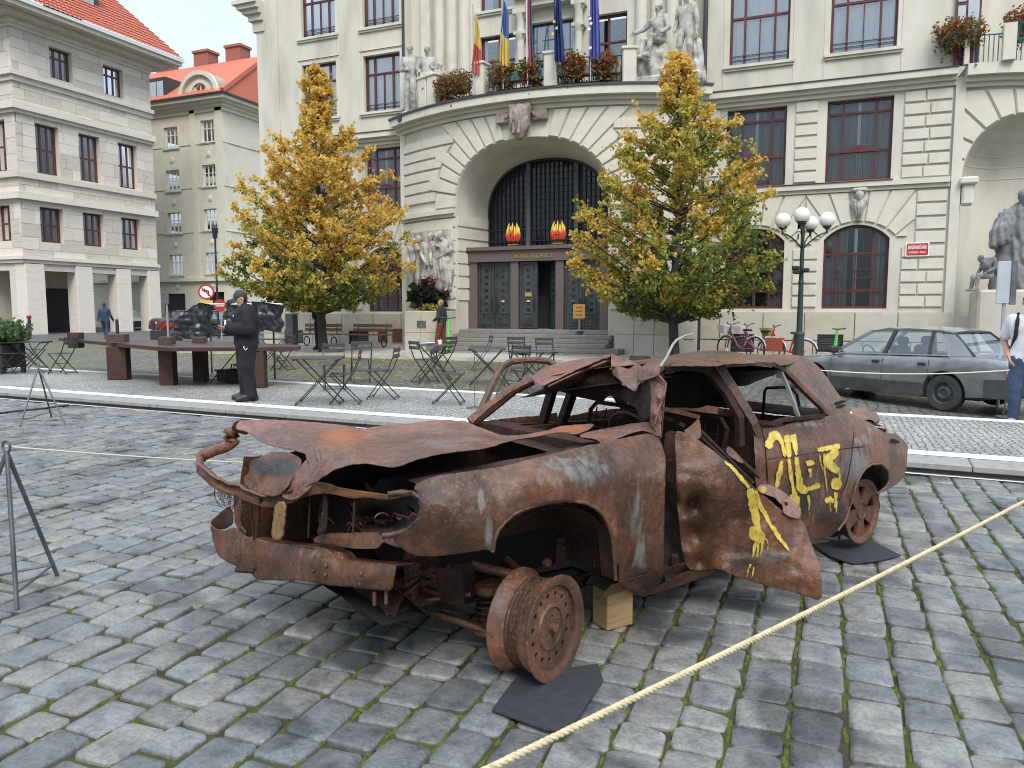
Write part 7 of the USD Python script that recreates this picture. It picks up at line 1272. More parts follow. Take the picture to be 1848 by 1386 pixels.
# ================================================================ PEOPLE AND STATUES
pm('skin', [(.42, .23, .16), (.50, .29, .21)], scale=6, rough=.55, spec=.35); pm('hair_dark', (.03, .022, .018), rough=.7); pm('hair_fair', (.28, .18, .08), rough=.7)
pm('black_cloth', [(.011, .011, .013), (.022, .022, .026)], scale=6, rough=.85, bump=.5, bscale=14, spec=.25, bdist=.02); pm('black_trouser', [(.012, .012, .015), (.026, .026, .03)], scale=5, rough=.9, bump=.5, bscale=12, spec=.2, bdist=.02)
pm('cap_grey', (.035, .035, .04), rough=.8); pm('shoe_black', (.014, .014, .014), rough=.5); pm('white_plastic', (.75, .75, .75), rough=.4)
pm('tshirt_pale', [(.42, .42, .44), (.60, .60, .62)], scale=5, rough=.9, bump=.4, bscale=12, bdist=.02); pm('denim', [(.018, .032, .07), (.05, .075, .13)], scale=5, rough=.9, bump=.4, bscale=16, bdist=.02); pm('shoe_grey', (.25, .24, .23), rough=.7); pm('navy_suit', (.02, .035, .075), rough=.8); pm('rust_trouser', (.13, .035, .018), rough=.9); pm('dark_jacket', (.018, .02, .022), rough=.8)
def sph(c, r, n=14): return m3.Manifold.sphere(r, n).translate([float(x) for x in c])
def bone(p, q, a, b, n=14): return m3.Manifold.batch_hull([sph(p, a, n), sph(q, b, n)])
def union(ms): return m3.Manifold.batch_boolean(ms, m3.OpType.Add)
def soft(m, ln=.03, it=6, amp=0.0, fr=9, seed=0):
    m = m.refine_to_length(ln); k = m.to_mesh(); t = trimesh.Trimesh(np.array(k.vert_properties[:, :3]), np.array(k.tri_verts), process=True)
    trimesh.smoothing.filter_taubin(t, iterations=it)
    v = np.array(t.vertices)
    if amp: v = v + t.vertex_normals * ((meshkit.fbm(v * fr, 3, seed) - .5) * 2 * amp)[:, None]
    return v, np.array(t.faces)
def hand(w, d, nrm, L=.18, curl=.5, thumb=1):
    """w: wrist, d: towards the fingertips, nrm: out of the palm. Five fingers of unequal length."""
    d, nrm = unit(d), unit(nrm); s = unit(np.cross(nrm, d)); w = np.asarray(w, float); ms = [m3.Manifold.batch_hull([sph(w + s * a * L * .12, L * .085, 8) for a in (-1, 1)] + [sph(w + d * L * .48 + s * a * L * .19, L * .07, 8) for a in (-1, 1)])]
    for k, (o, ln) in enumerate(((-.19, .44), (-.065, .52), (.06, .49), (.18, .38))):
        p = w + d * L * .48 + s * o * L; dd = d
        for j in range(3):
            dd = unit(dd + nrm * curl * (.35 + .3 * j)); q = p + dd * L * ln * (.45, .32, .25)[j]; ms.append(bone(p, q, L * .052, L * .047, 8)); p = q
    b = w + d * L * .14 - s * thumb * L * .15; e = b + unit(d * .7 - s * thumb * .9 + nrm * .3) * L * .26; ms += [bone(b, e, L * .06, L * .055, 8), bone(e, e + unit(d + nrm * .5 - s * thumb * .2) * L * .2, L * .055, L * .045, 8)]
    return union(ms)
def head(c, fwd, up, H=.235, turn=None):
    """Skull, jaw, nose, brows, ears in one piece; gives the mesh and its frame."""
    f = unit(fwd); u = unit(np.asarray(up) - f * np.dot(up, f)); s = np.cross(u, f); P = lambda a, b, z: np.asarray(c) + (f * a + s * b + u * z) * H
    ms = [m3.Manifold.batch_hull([sph(P(-.08, 0, .16), H * .36), sph(P(.10, .05, .12), H * .27), sph(P(.10, -.05, .12), H * .27)]), m3.Manifold.batch_hull([sph(P(.08, 0, .05), H * .30), sph(P(.20, .0, -.36), H * .11), sph(P(.06, .16, -.22), H * .12), sph(P(.06, -.16, -.22), H * .12)]),
          m3.Manifold.batch_hull([sph(P(.35, 0, .06), H * .035, 8), sph(P(.44, 0, -.07), H * .045, 8), sph(P(.34, .05, -.09), H * .04, 8), sph(P(.34, -.05, -.09), H * .04, 8)]), m3.Manifold.batch_hull([sph(P(.35, .13, .13), H * .03, 8), sph(P(.36, -.13, .13), H * .03, 8)]), m3.Manifold.batch_hull([sph(P(.32, .08, -.21), H * .03, 8), sph(P(.32, -.08, -.21), H * .03, 8)])]
    for k in (1, -1): ms.append(m3.Manifold.batch_hull([sph(P(-.04, k * .37, .08), H * .05, 8), sph(P(-.01, k * .36, -.1), H * .04, 8), sph(P(-.08, k * .38, 0), H * .04, 8)]))
    return ms, P, H
STAND = dict(neck=(0, 0, 1.50), chest=(0, 0, 1.30), waist=(0, 0, 1.08), pelvis=(0, 0, .95), ls=(0, .185, 1.42), rs=(0, -.185, 1.42), le=(-.03, .25, 1.14), re=(-.03, -.25, 1.14), lw=(.05, .25, .88), rw=(.05, -.25, .88), lh=(0, .095, .93), rh=(0, -.095, .93), lk=(.03, .11, .50), rk=(.03, -.11, .50), la=(0, .12, .09), ra=(0, -.12, .09), lt=(.17, .15, .03), rt=(.17, -.15, .03), head=(.03, 0, 1.64), look=(1, 0, 0))
def joints(**k): return {a: np.array(b, float) for a, b in {**STAND, **k}.items()}
def torso(J, g=1.0, e=0.0): return [m3.Manifold.batch_hull([sph(J['ls'] * .9 + J['chest'] * .1, .075 * g + e), sph(J['rs'] * .9 + J['chest'] * .1, .075 * g + e), sph(J['chest'] + (J['ls'] - J['rs']) * .22, .12 * g + e), sph(J['chest'] - (J['ls'] - J['rs']) * .22, .12 * g + e)]),
    m3.Manifold.batch_hull([sph(J['chest'] + (J['ls'] - J['rs']) * .2, .12 * g + e), sph(J['chest'] - (J['ls'] - J['rs']) * .2, .12 * g + e), sph(J['waist'] + (J['lh'] - J['rh']) * .28, .105 * g + e), sph(J['waist'] - (J['lh'] - J['rh']) * .28, .105 * g + e)]),
    m3.Manifold.batch_hull([sph(J['waist'] + (J['lh'] - J['rh']) * .28, .105 * g + e), sph(J['waist'] - (J['lh'] - J['rh']) * .28, .105 * g + e), sph(J['lh'], .10 * g + e), sph(J['rh'], .10 * g + e)])]
def arms(J, e=0.0, f=1.0, lo=True): return [x for s in 'lr' for x in ([bone(J[s + 's'], J[s + 'e'], .062 * f + e, .047 * f + e)] + ([bone(J[s + 'e'], J[s + 'w'], .047 * f + e, .034 * f + e)] if lo else []))]
def legs(J, e=0.0, f=1.0): return [x for s in 'lr' for x in (bone(J[s + 'h'], J[s + 'k'], .092 * f + e, .062 * f + e), bone(J[s + 'k'], J[s + 'a'], .058 * f + e, .043 * f + e))]
def feet(J, e=0.0): return [m3.Manifold.batch_hull([sph(J[s + 'a'] * [1, 1, 0] + (J[s + 'a'] - J[s + 't']) * [.3, .3, 0] + [0, 0, .045], .045 + e), sph(J[s + 'a'], .05 + e), sph(J[s + 't'] * [1, 1, 0] + [0, 0, .038], .038 + e)]) for s in 'lr']
def person(label, loc, face, J, top, bottom, shoe, Hs=1.75, hair=None, cap=None, sleeves=True, handk=None, big=1.0, extra=None, lb=0.0):
    k = Hs / 1.75; t = thing('person', label, 'person', loc, face)
    hm, P, HH = head(J['head'], J['look'], (0, 0, 1)); HA = handk or {}
    hs = [hand(J[s + 'w'], *(HA.get(s) or (J[s + 'w'] - J[s + 'e'], (0, -1 if s == 'l' else 1, 0))), thumb=1 if s == 'l' else -1) for s in 'lr']
    body = union(torso(J, .92) + arms(J, -.004) + legs(J, -.006) + feet(J, -.008) + hm + hs + [bone(J['neck'] - [0, 0, .06], J['head'] - [0, 0, .06], .062, .055)])
    v, f = soft(body, .022, 3); part(t, 'body', (v * k, f), LOOKS['skin'], smooth=True)
    up = torso(J, big, .012) + arms(J, .016 * big, 1.05 * big, sleeves)
    if sleeves: up.append(bone(J['neck'] - [0, 0, .03], J['neck'] + (J['head'] - J['neck']) * .22, .078, .07))
    if not sleeves: up = torso(J, big, .012) + [bone(J[s + 's'], J[s + 's'] + (J[s + 'e'] - J[s + 's']) * .72, .074 * big, .075 * big) for s in 'lr']
    v, f = soft(union(up), .03, 5, .009, 9, 2); part(t, 'jacket' if sleeves else 'shirt', (v * k, f), LOOKS[top], smooth=True)
    lo = legs(J, .018 + lb, 1.08) + [m3.Manifold.batch_hull([sph(J['lh'], .112 + lb), sph(J['rh'], .112 + lb), sph(J['waist'] * .5 + J['pelvis'] * .5, .11 + lb)])]
    v, f = soft(union(lo), .03, 5, .010, 11, 3); part(t, 'trousers', (v * k, f), LOOKS[bottom], smooth=True)
    for m in feet(J, .012): v, f = soft(m, .03, 2); v[:, 2] = np.maximum(v[:, 2], .002); part(t, 'shoe', (v * k, f), LOOKS[shoe], smooth=True)
    if hair: v, f = soft(m3.Manifold.batch_hull([sph(P(-.12, 0, .18), HH * .37), sph(P(.04, 0, .27), HH * .28), sph(P(-.2, 0, -.1), HH * .22)]), .02, 2); part(t, 'hair', (v * k, f), LOOKS[hair], smooth=True)
    if cap:
        v, f = soft(union([m3.Manifold.batch_hull([sph(P(-.10, 0, .24), HH * .37), sph(P(.10, 0, .24), HH * .33), sph(P(0, 0, .33), HH * .32)]), m3.Manifold.batch_hull([sph(P(.40, .15, .20), HH * .03, 8), sph(P(.40, -.15, .20), HH * .03, 8), sph(P(.68, .10, .13), HH * .025, 8), sph(P(.68, -.10, .13), HH * .025, 8), sph(P(.2, .26, .2), HH * .03, 8), sph(P(.2, -.26, .2), HH * .03, 8)])]), .02, 2); part(t, 'cap', (v * k, f), LOOKS[cap], smooth=True)
    for y in (.13, -.13): part(t, 'eye', MB().ball(P(.345, y, .06) * k, .009 * k, 1), LOOKS['hair_dark'])
    if extra: extra(t, J, k, P)
    return t
depth_dir = np.array([-sin(YAW), cos(YAW), 0])
def facing(right, away): d = RT * right + depth_dir * away; return math.atan2(d[1], d[0])
# the man with the telephone
Jm = joints(le=(.02, .29, 1.16), re=(.04, -.28, 1.15), lw=(.27, .13, 1.17), rw=(.28, -.05, 1.14), head=(.06, 0, 1.625), neck=(.02, 0, 1.50), look=(1, .05, -.38), lt=(.19, .16, .03), rt=(.18, -.17, .03), lk=(.03, .12, .5), rk=(.02, -.12, .5), la=(-.02, .14, .09), ra=(0, -.13, .09))
def phone(t, J, k, P):
    part(t, 'telephone', cbox(np.array([.40, .03, 1.20]) * k, (.14, .075, .012), .004), LOOKS['black_plastic']); part(t, 'paper', cbox(np.array([.33, .10, 1.24]) * k, (.02, .07, .11), .002), LOOKS['white_plastic'])
    part(t, 'chest_badge', cbox(np.array([.205, .11, 1.36]) * k, (.012, .055, .022), .004), LOOKS['white_plastic'])
    part(t, 'key_strap', tube([np.array(q) * k for q in ((.06, .225, .97), (.085, .232, .86), (.06, .234, .82), (.03, .234, .86), (.04, .228, .96))], .009, 5), LOOKS['white_plastic'], smooth=True)
mq = onz(448, 722, PZ)
person('person in black jacket, trousers and cap looking down at a phone beside the rusty table', mq, facing(-.86, -.50), Jm, 'black_cloth', 'black_trouser', 'shoe_black', 1.74, cap='cap_grey', hair='hair_dark', handk={'l': ((.9, -.35, .05), (0, -.3, .9)), 'r': ((.9, .3, .1), (0, .3, .9))}, big=1.62, extra=phone, lb=.034)
Jr = joints(le=(-.10, .27, 1.16), re=(-.10, -.28, 1.15), lw=(.03, .22, .95), rw=(.04, -.21, .95), look=(1, .2, 0), lt=(.2, .17, .03), la=(.02, .14, .09), lk=(.05, .12, .5))
def pack(t, J, k, P):
    part(t, 'backpack', cbox(np.array([-.22, 0, 1.24]) * k, (.2, .34, .46), .06), LOOKS['black_cloth'])
    for s in (1, -1): part(t, 'strap', tube([np.array(q) * k for q in ((-.14, s * .12, 1.46), (0, s * .13, 1.50), (.12, s * .13, 1.40), (.14, s * .14, 1.22), (.02, s * .17, 1.08), (-.12, s * .15, 1.05))], .024, 6), LOOKS['black_cloth'], smooth=True)
pq_ = onz(1846, 772, -.04)
person('person in pale shirt and jeans with a backpack, hand in pocket, at the right edge', pq_, facing(-.45, -.62), Jr, 'tshirt_pale', 'denim', 'shoe_grey', 1.80, hair='hair_dark', sleeves=False, extra=pack, big=1.08)
wq = onz(191, 613, PZ); Jw = joints(lk=(.18, .1, .52), la=(.28, .1, .12), lt=(.44, .12, .06), rk=(-.02, -.1, .5), ra=(-.25, -.1, .13), rt=(-.10, -.12, .03), lw=(-.12, .28, .92), rw=(.25, -.27, .95), re=(.02, -.26, 1.14))
person('person in navy suit walking away towards the arcade', wq, facing(-.1, 1), Jw, 'navy_suit', 'navy_suit', 'shoe_black', 1.8, hair='hair_dark')
tq = onY(579, 634, 21.6); Jt = joints(lw=(.16, .16, 1.55), le=(.14, .27, 1.27), rw=(.18, -.12, 1.05), look=(1, .2, 0))
person('person in black on the phone, half hidden behind the yellow tree trunk', (tq[0], tq[1], PZ + .09), facing(-.3, -1), Jt, 'black_cloth', 'black_trouser', 'shoe_black', 1.78, hair='hair_dark', big=1.1)
sq_ = onY(797, 600, 21.9); Js = joints(lk=(.1, .1, .5), la=(.16, .1, .09), lt=(.32, .1, .04), rk=(.0, -.1, .5), ra=(-.14, -.1, .10), rt=(.0, -.1, .04), le=(.0, .24, 1.15), lw=(.2, .14, 1.08))
person('fair haired person in dark jacket and rust trousers at the foot of the steps', (sq_[0], sq_[1], PZ + .09), facing(-.75, .3), Js, 'dark_jacket', 'rust_trouser', 'shoe_black', 1.68, hair='hair_fair')

# ---- statues: stone figures by the same bones
def nude(J, amp=.008, seed=0, extra=(), n=.035):
    hm, P, HH = head(J['head'], J['look'], (0, 0, 1)); hs = [hand(J[s + 'w'], J[s + 'w'] - J[s + 'e'], (0, 1, 0), thumb=1) for s in 'lr']
    m = union(torso(J) + arms(J, .008, 1.1) + legs(J, .008, 1.05) + feet(J) + hm + hs + [bone(J['neck'] - [0, 0, .06], J['head'] - [0, 0, .06], .065, .058), sph(P(-.06, 0, .2), HH * .39)] + list(extra))
    return soft(m, n, 3, amp, 14, seed)
def drape(pts, seed=0, amp=.035, fr=6, ln=.05):
    """Cloth as a hull over balls, broken into folds."""
    v, f = soft(m3.Manifold.batch_hull([sph(p, r, 12) for p, r in pts]), ln, 2); t = trimesh.Trimesh(v, f, process=False); n = t.vertex_normals
    fold = np.sin(np.arctan2(v[:, 1] - v[:, 1].mean(), v[:, 0] - v[:, 0].mean()) * 9 + v[:, 2] * 5 + 4 * meshkit.noise(v * 3 + seed)); return v + n * (fold * amp * .6 + (meshkit.fbm(v * fr, 3, seed) - .5) * amp * 1.6)[:, None], f
def place(mesh, c, sc, rz): v, f = tri(mesh); return rotz(np.array(v) * sc, rz) + np.asarray(c, float), f
FACE = -pi / 2                          # towards the square
SIT = dict(pelvis=(0, 0, .5), waist=(-.02, 0, .66), chest=(-.03, 0, .9), neck=(0, 0, 1.1), head=(.03, 0, 1.24), ls=(0, .18, 1.02), rs=(0, -.18, 1.02), le=(-.02, .28, .76), re=(.02, -.28, .76), lw=(.2, .22, .62), rw=(.2, -.2, .6), lh=(.02, .1, .5), rh=(.02, -.1, .5), lk=(.45, .12, .5), rk=(.42, -.14, .46), la=(.5, .1, .1), ra=(.5, -.12, .08), lt=(.66, .1, .03), rt=(.66, -.12, .03))
Z8 = 8.43
sl = onY(742, 205, 24.25); t = thing('statue_group', 'weathered stone group of a standing nude and seated companions left of the balcony', 'statue', (sl[0], sl[1], Z8))
J = joints(rw=(.12, -.02, 1.12), re=(.02, -.26, 1.16), lw=(0, .30, .86), lk=(.10, .12, .52), look=(1, .4, -.1)); part(t, 'standing_figure', place(nude(J, seed=1), sl + [.0, 0, 0] * np.array(1) * 0 + np.array([0, 0, Z8 - sl[2]]), 1.38, FACE), LOOKS['carved_stone'], smooth=True, world=True)
J = joints(**{**SIT, 'look': (1, -.3, -.2), 'lw': (.3, .1, .7)}); part(t, 'seated_figure', place(nude(J, seed=2), (sl[0] + .62, sl[1] + .1, Z8 + .62), 1.25, FACE + .5), LOOKS['carved_stone'], smooth=True, world=True)
part(t, 'reclining_drapery', place(drape([((-.3, 0, .1), .18), ((.75, 0, .15), .2), ((.0, .1, .7), .3), ((.5, .0, .62), .26), ((.9, 0, .35), .2)], 3), (sl[0] + .8, sl[1] + .05, Z8), 1.1, 0), LOOKS['carved_stone'], smooth=True, world=True)
part(t, 'rock_base', place(drape([((0, 0, .05), .22), ((1.3, 0, .05), .22), ((.5, .1, .35), .3)], 5), (sl[0], sl[1] + .2, Z8), 1.0, 0), LOOKS['carved_stone'], smooth=True, world=True)
J = joints(**{**SIT, 'look': (1, 0, -.3), 'lw': (.4, .25, .9)}); part(t, 'crouching_figure', place(nude(J, seed=8), (sl[0] + 1.15, sl[1] + .05, Z8 + .42), .95, FACE + .9), LOOKS['carved_stone'], smooth=True, world=True)
sr = onY(1236, 150, 24.1); t = thing('statue_group', 'stone group of a standing nude and a robed reclining woman right of the balcony', 'statue', (sr[0], sr[1], Z8))
J = joints(lw=(-.02, .26, .9), rw=(.1, -.24, .92), look=(1, -.5, -.15), rk=(.1, -.12, .52)); part(t, 'standing_figure', place(nude(J, seed=4), (sr[0], sr[1], Z8 + .35), 1.32, FACE - .3), LOOKS['carved_stone'], smooth=True, world=True)
part(t, 'standing_drapery', place(drape([((0, 0, .1), .25), ((.1, .25, .1), .22), ((.05, .2, 1.1), .12), ((-.1, .1, .9), .14)], 6), (sr[0] + .1, sr[1] + .15, Z8), 1.1, FACE), LOOKS['carved_stone'], smooth=True, world=True)
J = joints(**{**SIT, 'look': (1, .2, 0), 're': (.1, -.36, .85), 'rw': (.35, -.45, .72)}); part(t, 'seated_figure', place(nude(J, seed=5), (sr[0] - .85, sr[1] + .1, Z8 + .72), 1.3, FACE - .45), LOOKS['carved_stone'], smooth=True, world=True)
part(t, 'seat_drapery', place(drape([((.2, .0, .1), .22), ((-1.2, 0, .1), .2), ((-.1, .1, .9), .3), ((-.9, 0, .75), .26), ((-1.35, 0, .3), .16), ((-.5, -.15, .75), .28)], 7, .05), (sr[0] - .75, sr[1] + .05, Z8), 1.12, 0), LOOKS['carved_stone'], smooth=True, world=True)
part(t, 'rock_base', cbox((sr[0] - .6, sr[1] + .1, Z8 + .12), (2.3, .9, .34), .08), LOOKS['carved_stone'], world=True)
# keystone figure, carved relief, mask over the window: parts of the building
kc = PF(np.array([[UC - .12, .25, 7.05]]))[0]; kf = part(TH, 'keystone_figure', place(drape([((0, 0, .0), .16), ((.05, .22, .3), .15), ((.05, -.22, .3), .15), ((.0, .3, .95), .12), ((.0, -.3, .95), .12), ((.1, 0, .5), .26)], 9, .04), kc + [0, 0, .0], .92, FACE), LOOKS['red_brown_relief'], smooth=True, world=True)
J = joints(**{**SIT, 'ls': (0, .3, 1.0), 'rs': (0, -.3, 1.0), 'le': (0, .5, .95), 're': (0, -.5, .95), 'lw': (.1, .62, .80), 'rw': (.1, -.62, .80), 'head': (.12, 0, 1.2), 'look': (1, 0, -.4)})
part(kf, 'upper_body', place(nude(J, seed=11), kc + [0, .1, -.02], .78, FACE), LOOKS['red_brown_relief'], smooth=True, world=True)
for s in (1, -1): part(kf, 'scroll_block', cbox(kc + [s * .62, .18, .62], (.5, .22, .34), .04), LOOKS['red_brown_relief'], world=True)
rel = part(TH, 'carved_relief', prism(sg.box(-4.95, 2.05, -2.78, 4.32), -.02, .12, PF, .25), LOOKS['carved_stone'], world=True)
for k, (u, sc, zz, lean) in enumerate(((-4.6, 1.12, 2.16, .3), (-4.2, 1.16, 2.16, -.2), (-3.75, 1.22, 2.12, .5), (-3.3, 1.2, 2.16, .1), (-2.98, 1.18, 2.2, -.6))):
    J = joints(look=(.7, lean * 1.6, -.5), head=(.09, lean * .12, 1.60), lw=(.15, .1 + lean * .2, 1.0 + .3 * (k % 2)), rw=(.12, -.2 + lean * .2, .9), lk=(.08, .1, .5), le=(.05, .3, 1.2))
    c = PF(np.array([[u, .16, zz]]))[0]; part(rel, 'relief_figure', place(nude(J, .012, 20 + k, n=.04), c, sc, FACE + lean * .4), LOOKS['carved_stone'], smooth=True, world=True)
    if k > 1: part(rel, 'relief_drapery', place(drape([((0, .15, .1), .12), ((0, -.2, .1), .12), ((.02, 0, 1.0), .16), ((0, .2, .7), .12)], 30 + k, .03), c, 1.1, FACE), LOOKS['carved_stone'], smooth=True, world=True)
part(TH, 'relief_frame', prism(sg.box(-5.05, 1.95, -2.7, 4.42).difference(sg.box(-4.95, 2.05, -2.78, 4.32)), -.02, .06, PF, .25), LOOKS['cream_stone'], world=True)
mk = part(TH, 'keystone_mask', place(drape([((0, 0, .0), .05), ((.02, .1, .45), .09), ((.02, -.1, .45), .09), ((.06, 0, .3), .1)], 12, .025, ln=.03), (.64, 24.93, 4.2), 1.15, FACE), LOOKS['carved_stone'], smooth=True, world=True)
hm, P, HH = head((.1, 0, .0), (1, 0, -.2), (0, 0, 1), .3); part(mk, 'face', place(soft(union(hm + [sph(P(-.1, 0, .25), HH * .42)]), .03, 2), (.64, 24.95, 4.86), 1.0, FACE), LOOKS['carved_stone'], smooth=True, world=True)
part(mk, 'scroll', cbox((.64, 24.9, 5.06), (.42, .26, .12), .04), LOOKS['carved_stone'], world=True)
# the big robed figure before the corner niche
nb_ = onY(1822, 535, 24.3); t = thing('robed_statue', 'large grey stone robed figure with a crouching form at its feet before the corner niche', 'statue', (nb_[0], nb_[1], 0))
part(t, 'pedestal', MB().add(cbox((nb_[0] + .2, nb_[1] + .3, .95), (2.0, 1.5, 2.3), .06)), LOOKS['plinth_stone_light'], world=True)
zb = 2.08; part(t, 'robe', place(drape([((0, .55, .1), .25), ((0, -.5, .1), .25), ((.25, 0, .1), .22), ((.0, .35, 1.3), .26), ((0, -.3, 1.3), .26), ((0, .3, 2.1), .24), ((0, -.3, 2.1), .24), ((.05, 0, 2.35), .18)], 15, .07, 4), (nb_[0] + .22, nb_[1] + .2, zb), .93, FACE), LOOKS['grey_statue_stone'], smooth=True, world=True)
for s in (1, -1): part(t, 'sleeve', place(drape([((.05, s * .4, 2.15), .22), ((.25, s * .62, 1.75), .2), ((.4, s * .5, 1.45), .16), ((.3, s * .72, 1.35), .14)], 16 + s, .05, 5), (nb_[0] + .22, nb_[1] + .15, zb), .93, FACE), LOOKS['grey_statue_stone'], smooth=True, world=True)
hm, P, HH = head((.12, 0, 2.66), (1, 0, -.1), (0, 0, 1), .42); part(t, 'head', place(soft(union(hm + [sph(P(-.1, 0, .2), HH * .42), bone((0, 0, 2.2), (.08, 0, 2.6), .16, .13)]), .04, 2, .015), (nb_[0] + .22, nb_[1] + .2, zb), .93, FACE), LOOKS['grey_statue_stone'], smooth=True, world=True)
J = joints(**{**SIT, 'look': (1, -.2, -.4), 'head': (.3, 0, 1.02), 'neck': (.2, 0, .98), 'chest': (.12, 0, .82)}); part(t, 'crouching_figure', place(nude(J, .02, 18), (nb_[0] - .55, nb_[1] - .15, zb - .02), .85, FACE - 1.0), LOOKS['grey_statue_stone'], smooth=True, world=True)
# ================================================================ FLAGS, LAMP, SIGNS
for n, c in (('flag_yellow', (.60, .44, .10)), ('flag_red', (.42, .07, .06)), ('flag_blue', (.06, .11, .27)), ('flag_white', (.7, .7, .7)), ('flag_navy', (.012, .025, .12)), ('flag_violet', (.09, .10, .36)), ('star_yellow', (.6, .45, .05))): pm(n, c, rough=.8)
def cloth(c, j0, j1, i0, i1, z0, z1, seed, w0, w1):
    """A limp hanging flag; columns j0..j1 and rows i0..i1 of its grid."""
    V = []
    for i in range(i0, i1 + 1):
        f = i / 24; w = w0 + (w1 - w0) * f
        for j in range(j0, j1 + 1):
            u = j / 15; V.append([c[0] + (u - .2) * w + .05 * sin(3 * f + seed), c[1] + .10 * sin(u * 17 + seed * 2 + f * 1.5) * (.6 + .5 * f), z1 + (z0 - z1) * f - .30 * u * (1 - f) - .08 * u])
    m = j1 - j0 + 1; T = np.array([q for i in range(i1 - i0) for j in range(m - 1) for q in ([i * m + j, (i + 1) * m + j, (i + 1) * m + j + 1], [i * m + j, (i + 1) * m + j + 1, i * m + j + 1])])
    return solid(np.array(V), T, .006)
def flag(px, ptop, pbot, Y, label, bands, seed, split='u', emblem=None):
    q = onY(px, pbot, Y); zt = onY(px, ptop, Y)[2] if ptop is not None else 13.2; t = thing('flag', label, 'flag', (q[0], q[1], 8.6), group=None)
    part(t, 'flagpole', tube([(q[0] - .02, q[1] + .02, 8.5), (q[0] - .05, q[1] - .02, zt + .25)], .025, 8), LOOKS['bright_trim'], smooth=True, world=True)
    n = len(bands)
    for k, b in enumerate(bands):
        j0, j1, i0, i1 = (15 * k // n, 15 * (k + 1) // n, 0, 24) if split == 'u' else (0, 15, 24 * k // n, 24 * (k + 1) // n)
        part(t, 'cloth', cloth((q[0], q[1]), j0, j1, i0, i1, q[2], zt, seed, .12, .30), LOOKS[b], smooth=True, world=True)
    if emblem: part(t, 'emblem', sum_mb([lathe([(.001, .0), (.05, .0), (.05, .01), (.001, .01)], (q[0] + dx, q[1] - .16, q[2] + dz), (0, -1, 0), 5) for dx, dz in emblem[1]]), LOOKS[emblem[0]], world=True)
flag(857, 22, 133, 22.9, 'limp yellow and red flag, leftmost over the portal balcony', ['flag_yellow', 'flag_red'], 1, 'z')
flag(909, 0, 118, 22.7, 'limp blue and yellow flag, second from the left over the balcony', ['flag_blue', 'flag_yellow'], 2, 'z')
flag(953, None, 120, 22.65, 'limp white, red and blue striped flag in front of the stained glass window', ['flag_white', 'flag_red', 'flag_blue'], 3)
flag(1003, None, 110, 22.7, 'limp dark blue flag with yellow stars hanging over the balcony', ['flag_navy'], 4, emblem=('star_yellow', [(.0, 1.1), (.08, .9), (-.04, .75)]))
flag(1067, None, 108, 22.95, 'limp violet blue flag with white emblem, rightmost over the balcony', ['flag_violet'], 5, emblem=('flag_white', [(0, 1.15), (.03, 1.0), (-.02, .85), (.02, .3)]))
# lamp with five globes
pm('lamp_green', (.02, .035, .03), rough=.45); pm('opal_globe', (.72, .69, .62), rough=.25)
lq = onY(1441, 640, 20.6); lt_ = thing('street_lamp', 'dark green lamp post with a cluster of opal globes behind the wreck', 'street lamp', (lq[0], lq[1], LZ(lq[0])))
lx = np.array([lq[0], lq[1], 0]); zt_ = onY(1449, 425, 20.6)[2]
part(lt_, 'post', MB().lathe([(.17, LZ(lq[0])), (.17, .3), (.13, .34), (.12, .9), (.14, .95), (.075, 1.02), (.06, 2.2), (.075, 2.25), (.055, 2.3), (.045, zt_), (.06, zt_ + .05), (.03, zt_ + .25)], lx, n=16), LOOKS['lamp_green'], smooth=35, world=True)
for px, py, dy in ((1413, 398, -.3), (1448, 391, -.1), (1447, 388, -.62), (1463, 403, .5), (1493, 396, .0)):
    g = onY(px, py, 20.6 + dy); b = lx + [0, 0, zt_ - .35]; e = g - [0, 0, .32]; m = np.array([g[0] * .55 + lx[0] * .45, g[1] * .55 + lx[1] * .45, zt_ + .02])
    s = np.linspace(0, 1, 12)[:, None]; arm = part(lt_, 'arm', tube(b * (1 - s) ** 2 + 2 * m * s * (1 - s) + e * s * s, .02, 6), LOOKS['lamp_green'], smooth=True, world=True)
    gl = part(lt_, 'globe', MB().ball(g, .19, 3), LOOKS['opal_globe'], smooth=True, world=True); part(gl, 'globe_cup', MB().lathe([(.03, -.34), (.03, -.24), (.10, -.19), (.12, -.13)], g, n=14), LOOKS['lamp_green'], smooth=35, world=True)
cz_ = onY(1443, 488, 20.6)[2]
for dx, dz in ((-.14, .06), (-.12, -.04), (.1, .0)): part(lt_, 'camera_unit', cbox(lx + [dx, -.05, cz_ + dz], (.17, .22, .1), .02), LOOKS['black_plastic'], world=True)
# street name plate on the wall
pm('enamel_red', (.42, .03, .035), rough=.3); pm('enamel_white', (.75, .74, .72), rough=.3)
a0, a1 = uz(1634, 450, 24.93), uz(1677, 450, 24.93); zc_ = (uz(1655, 440, 24.93)[1] + uz(1655, 460, 24.93)[1]) / 2; sn = thing('street_sign', 'red enamel street name plate on the rusticated wall right of the arched window', 'sign', ((a0[0] + a1[0]) / 2, 24.93, zc_)); SFR = flat((0, 24.93, 0), (1, 0, 0), (0, -1, 0)); w_ = a1[0] - a0[0]
part(sn, 'plate', prism(sg.box(a0[0], zc_ - .2, a1[0], zc_ + .2), 0, .02, SFR), LOOKS['enamel_white'], world=True); part(sn, 'red_field', prism(sg.box(a0[0] + .03, zc_ - .17, a1[0] - .03, zc_ + .17).buffer(-.03).buffer(.03), .02, .026, SFR), LOOKS['enamel_red'], world=True)
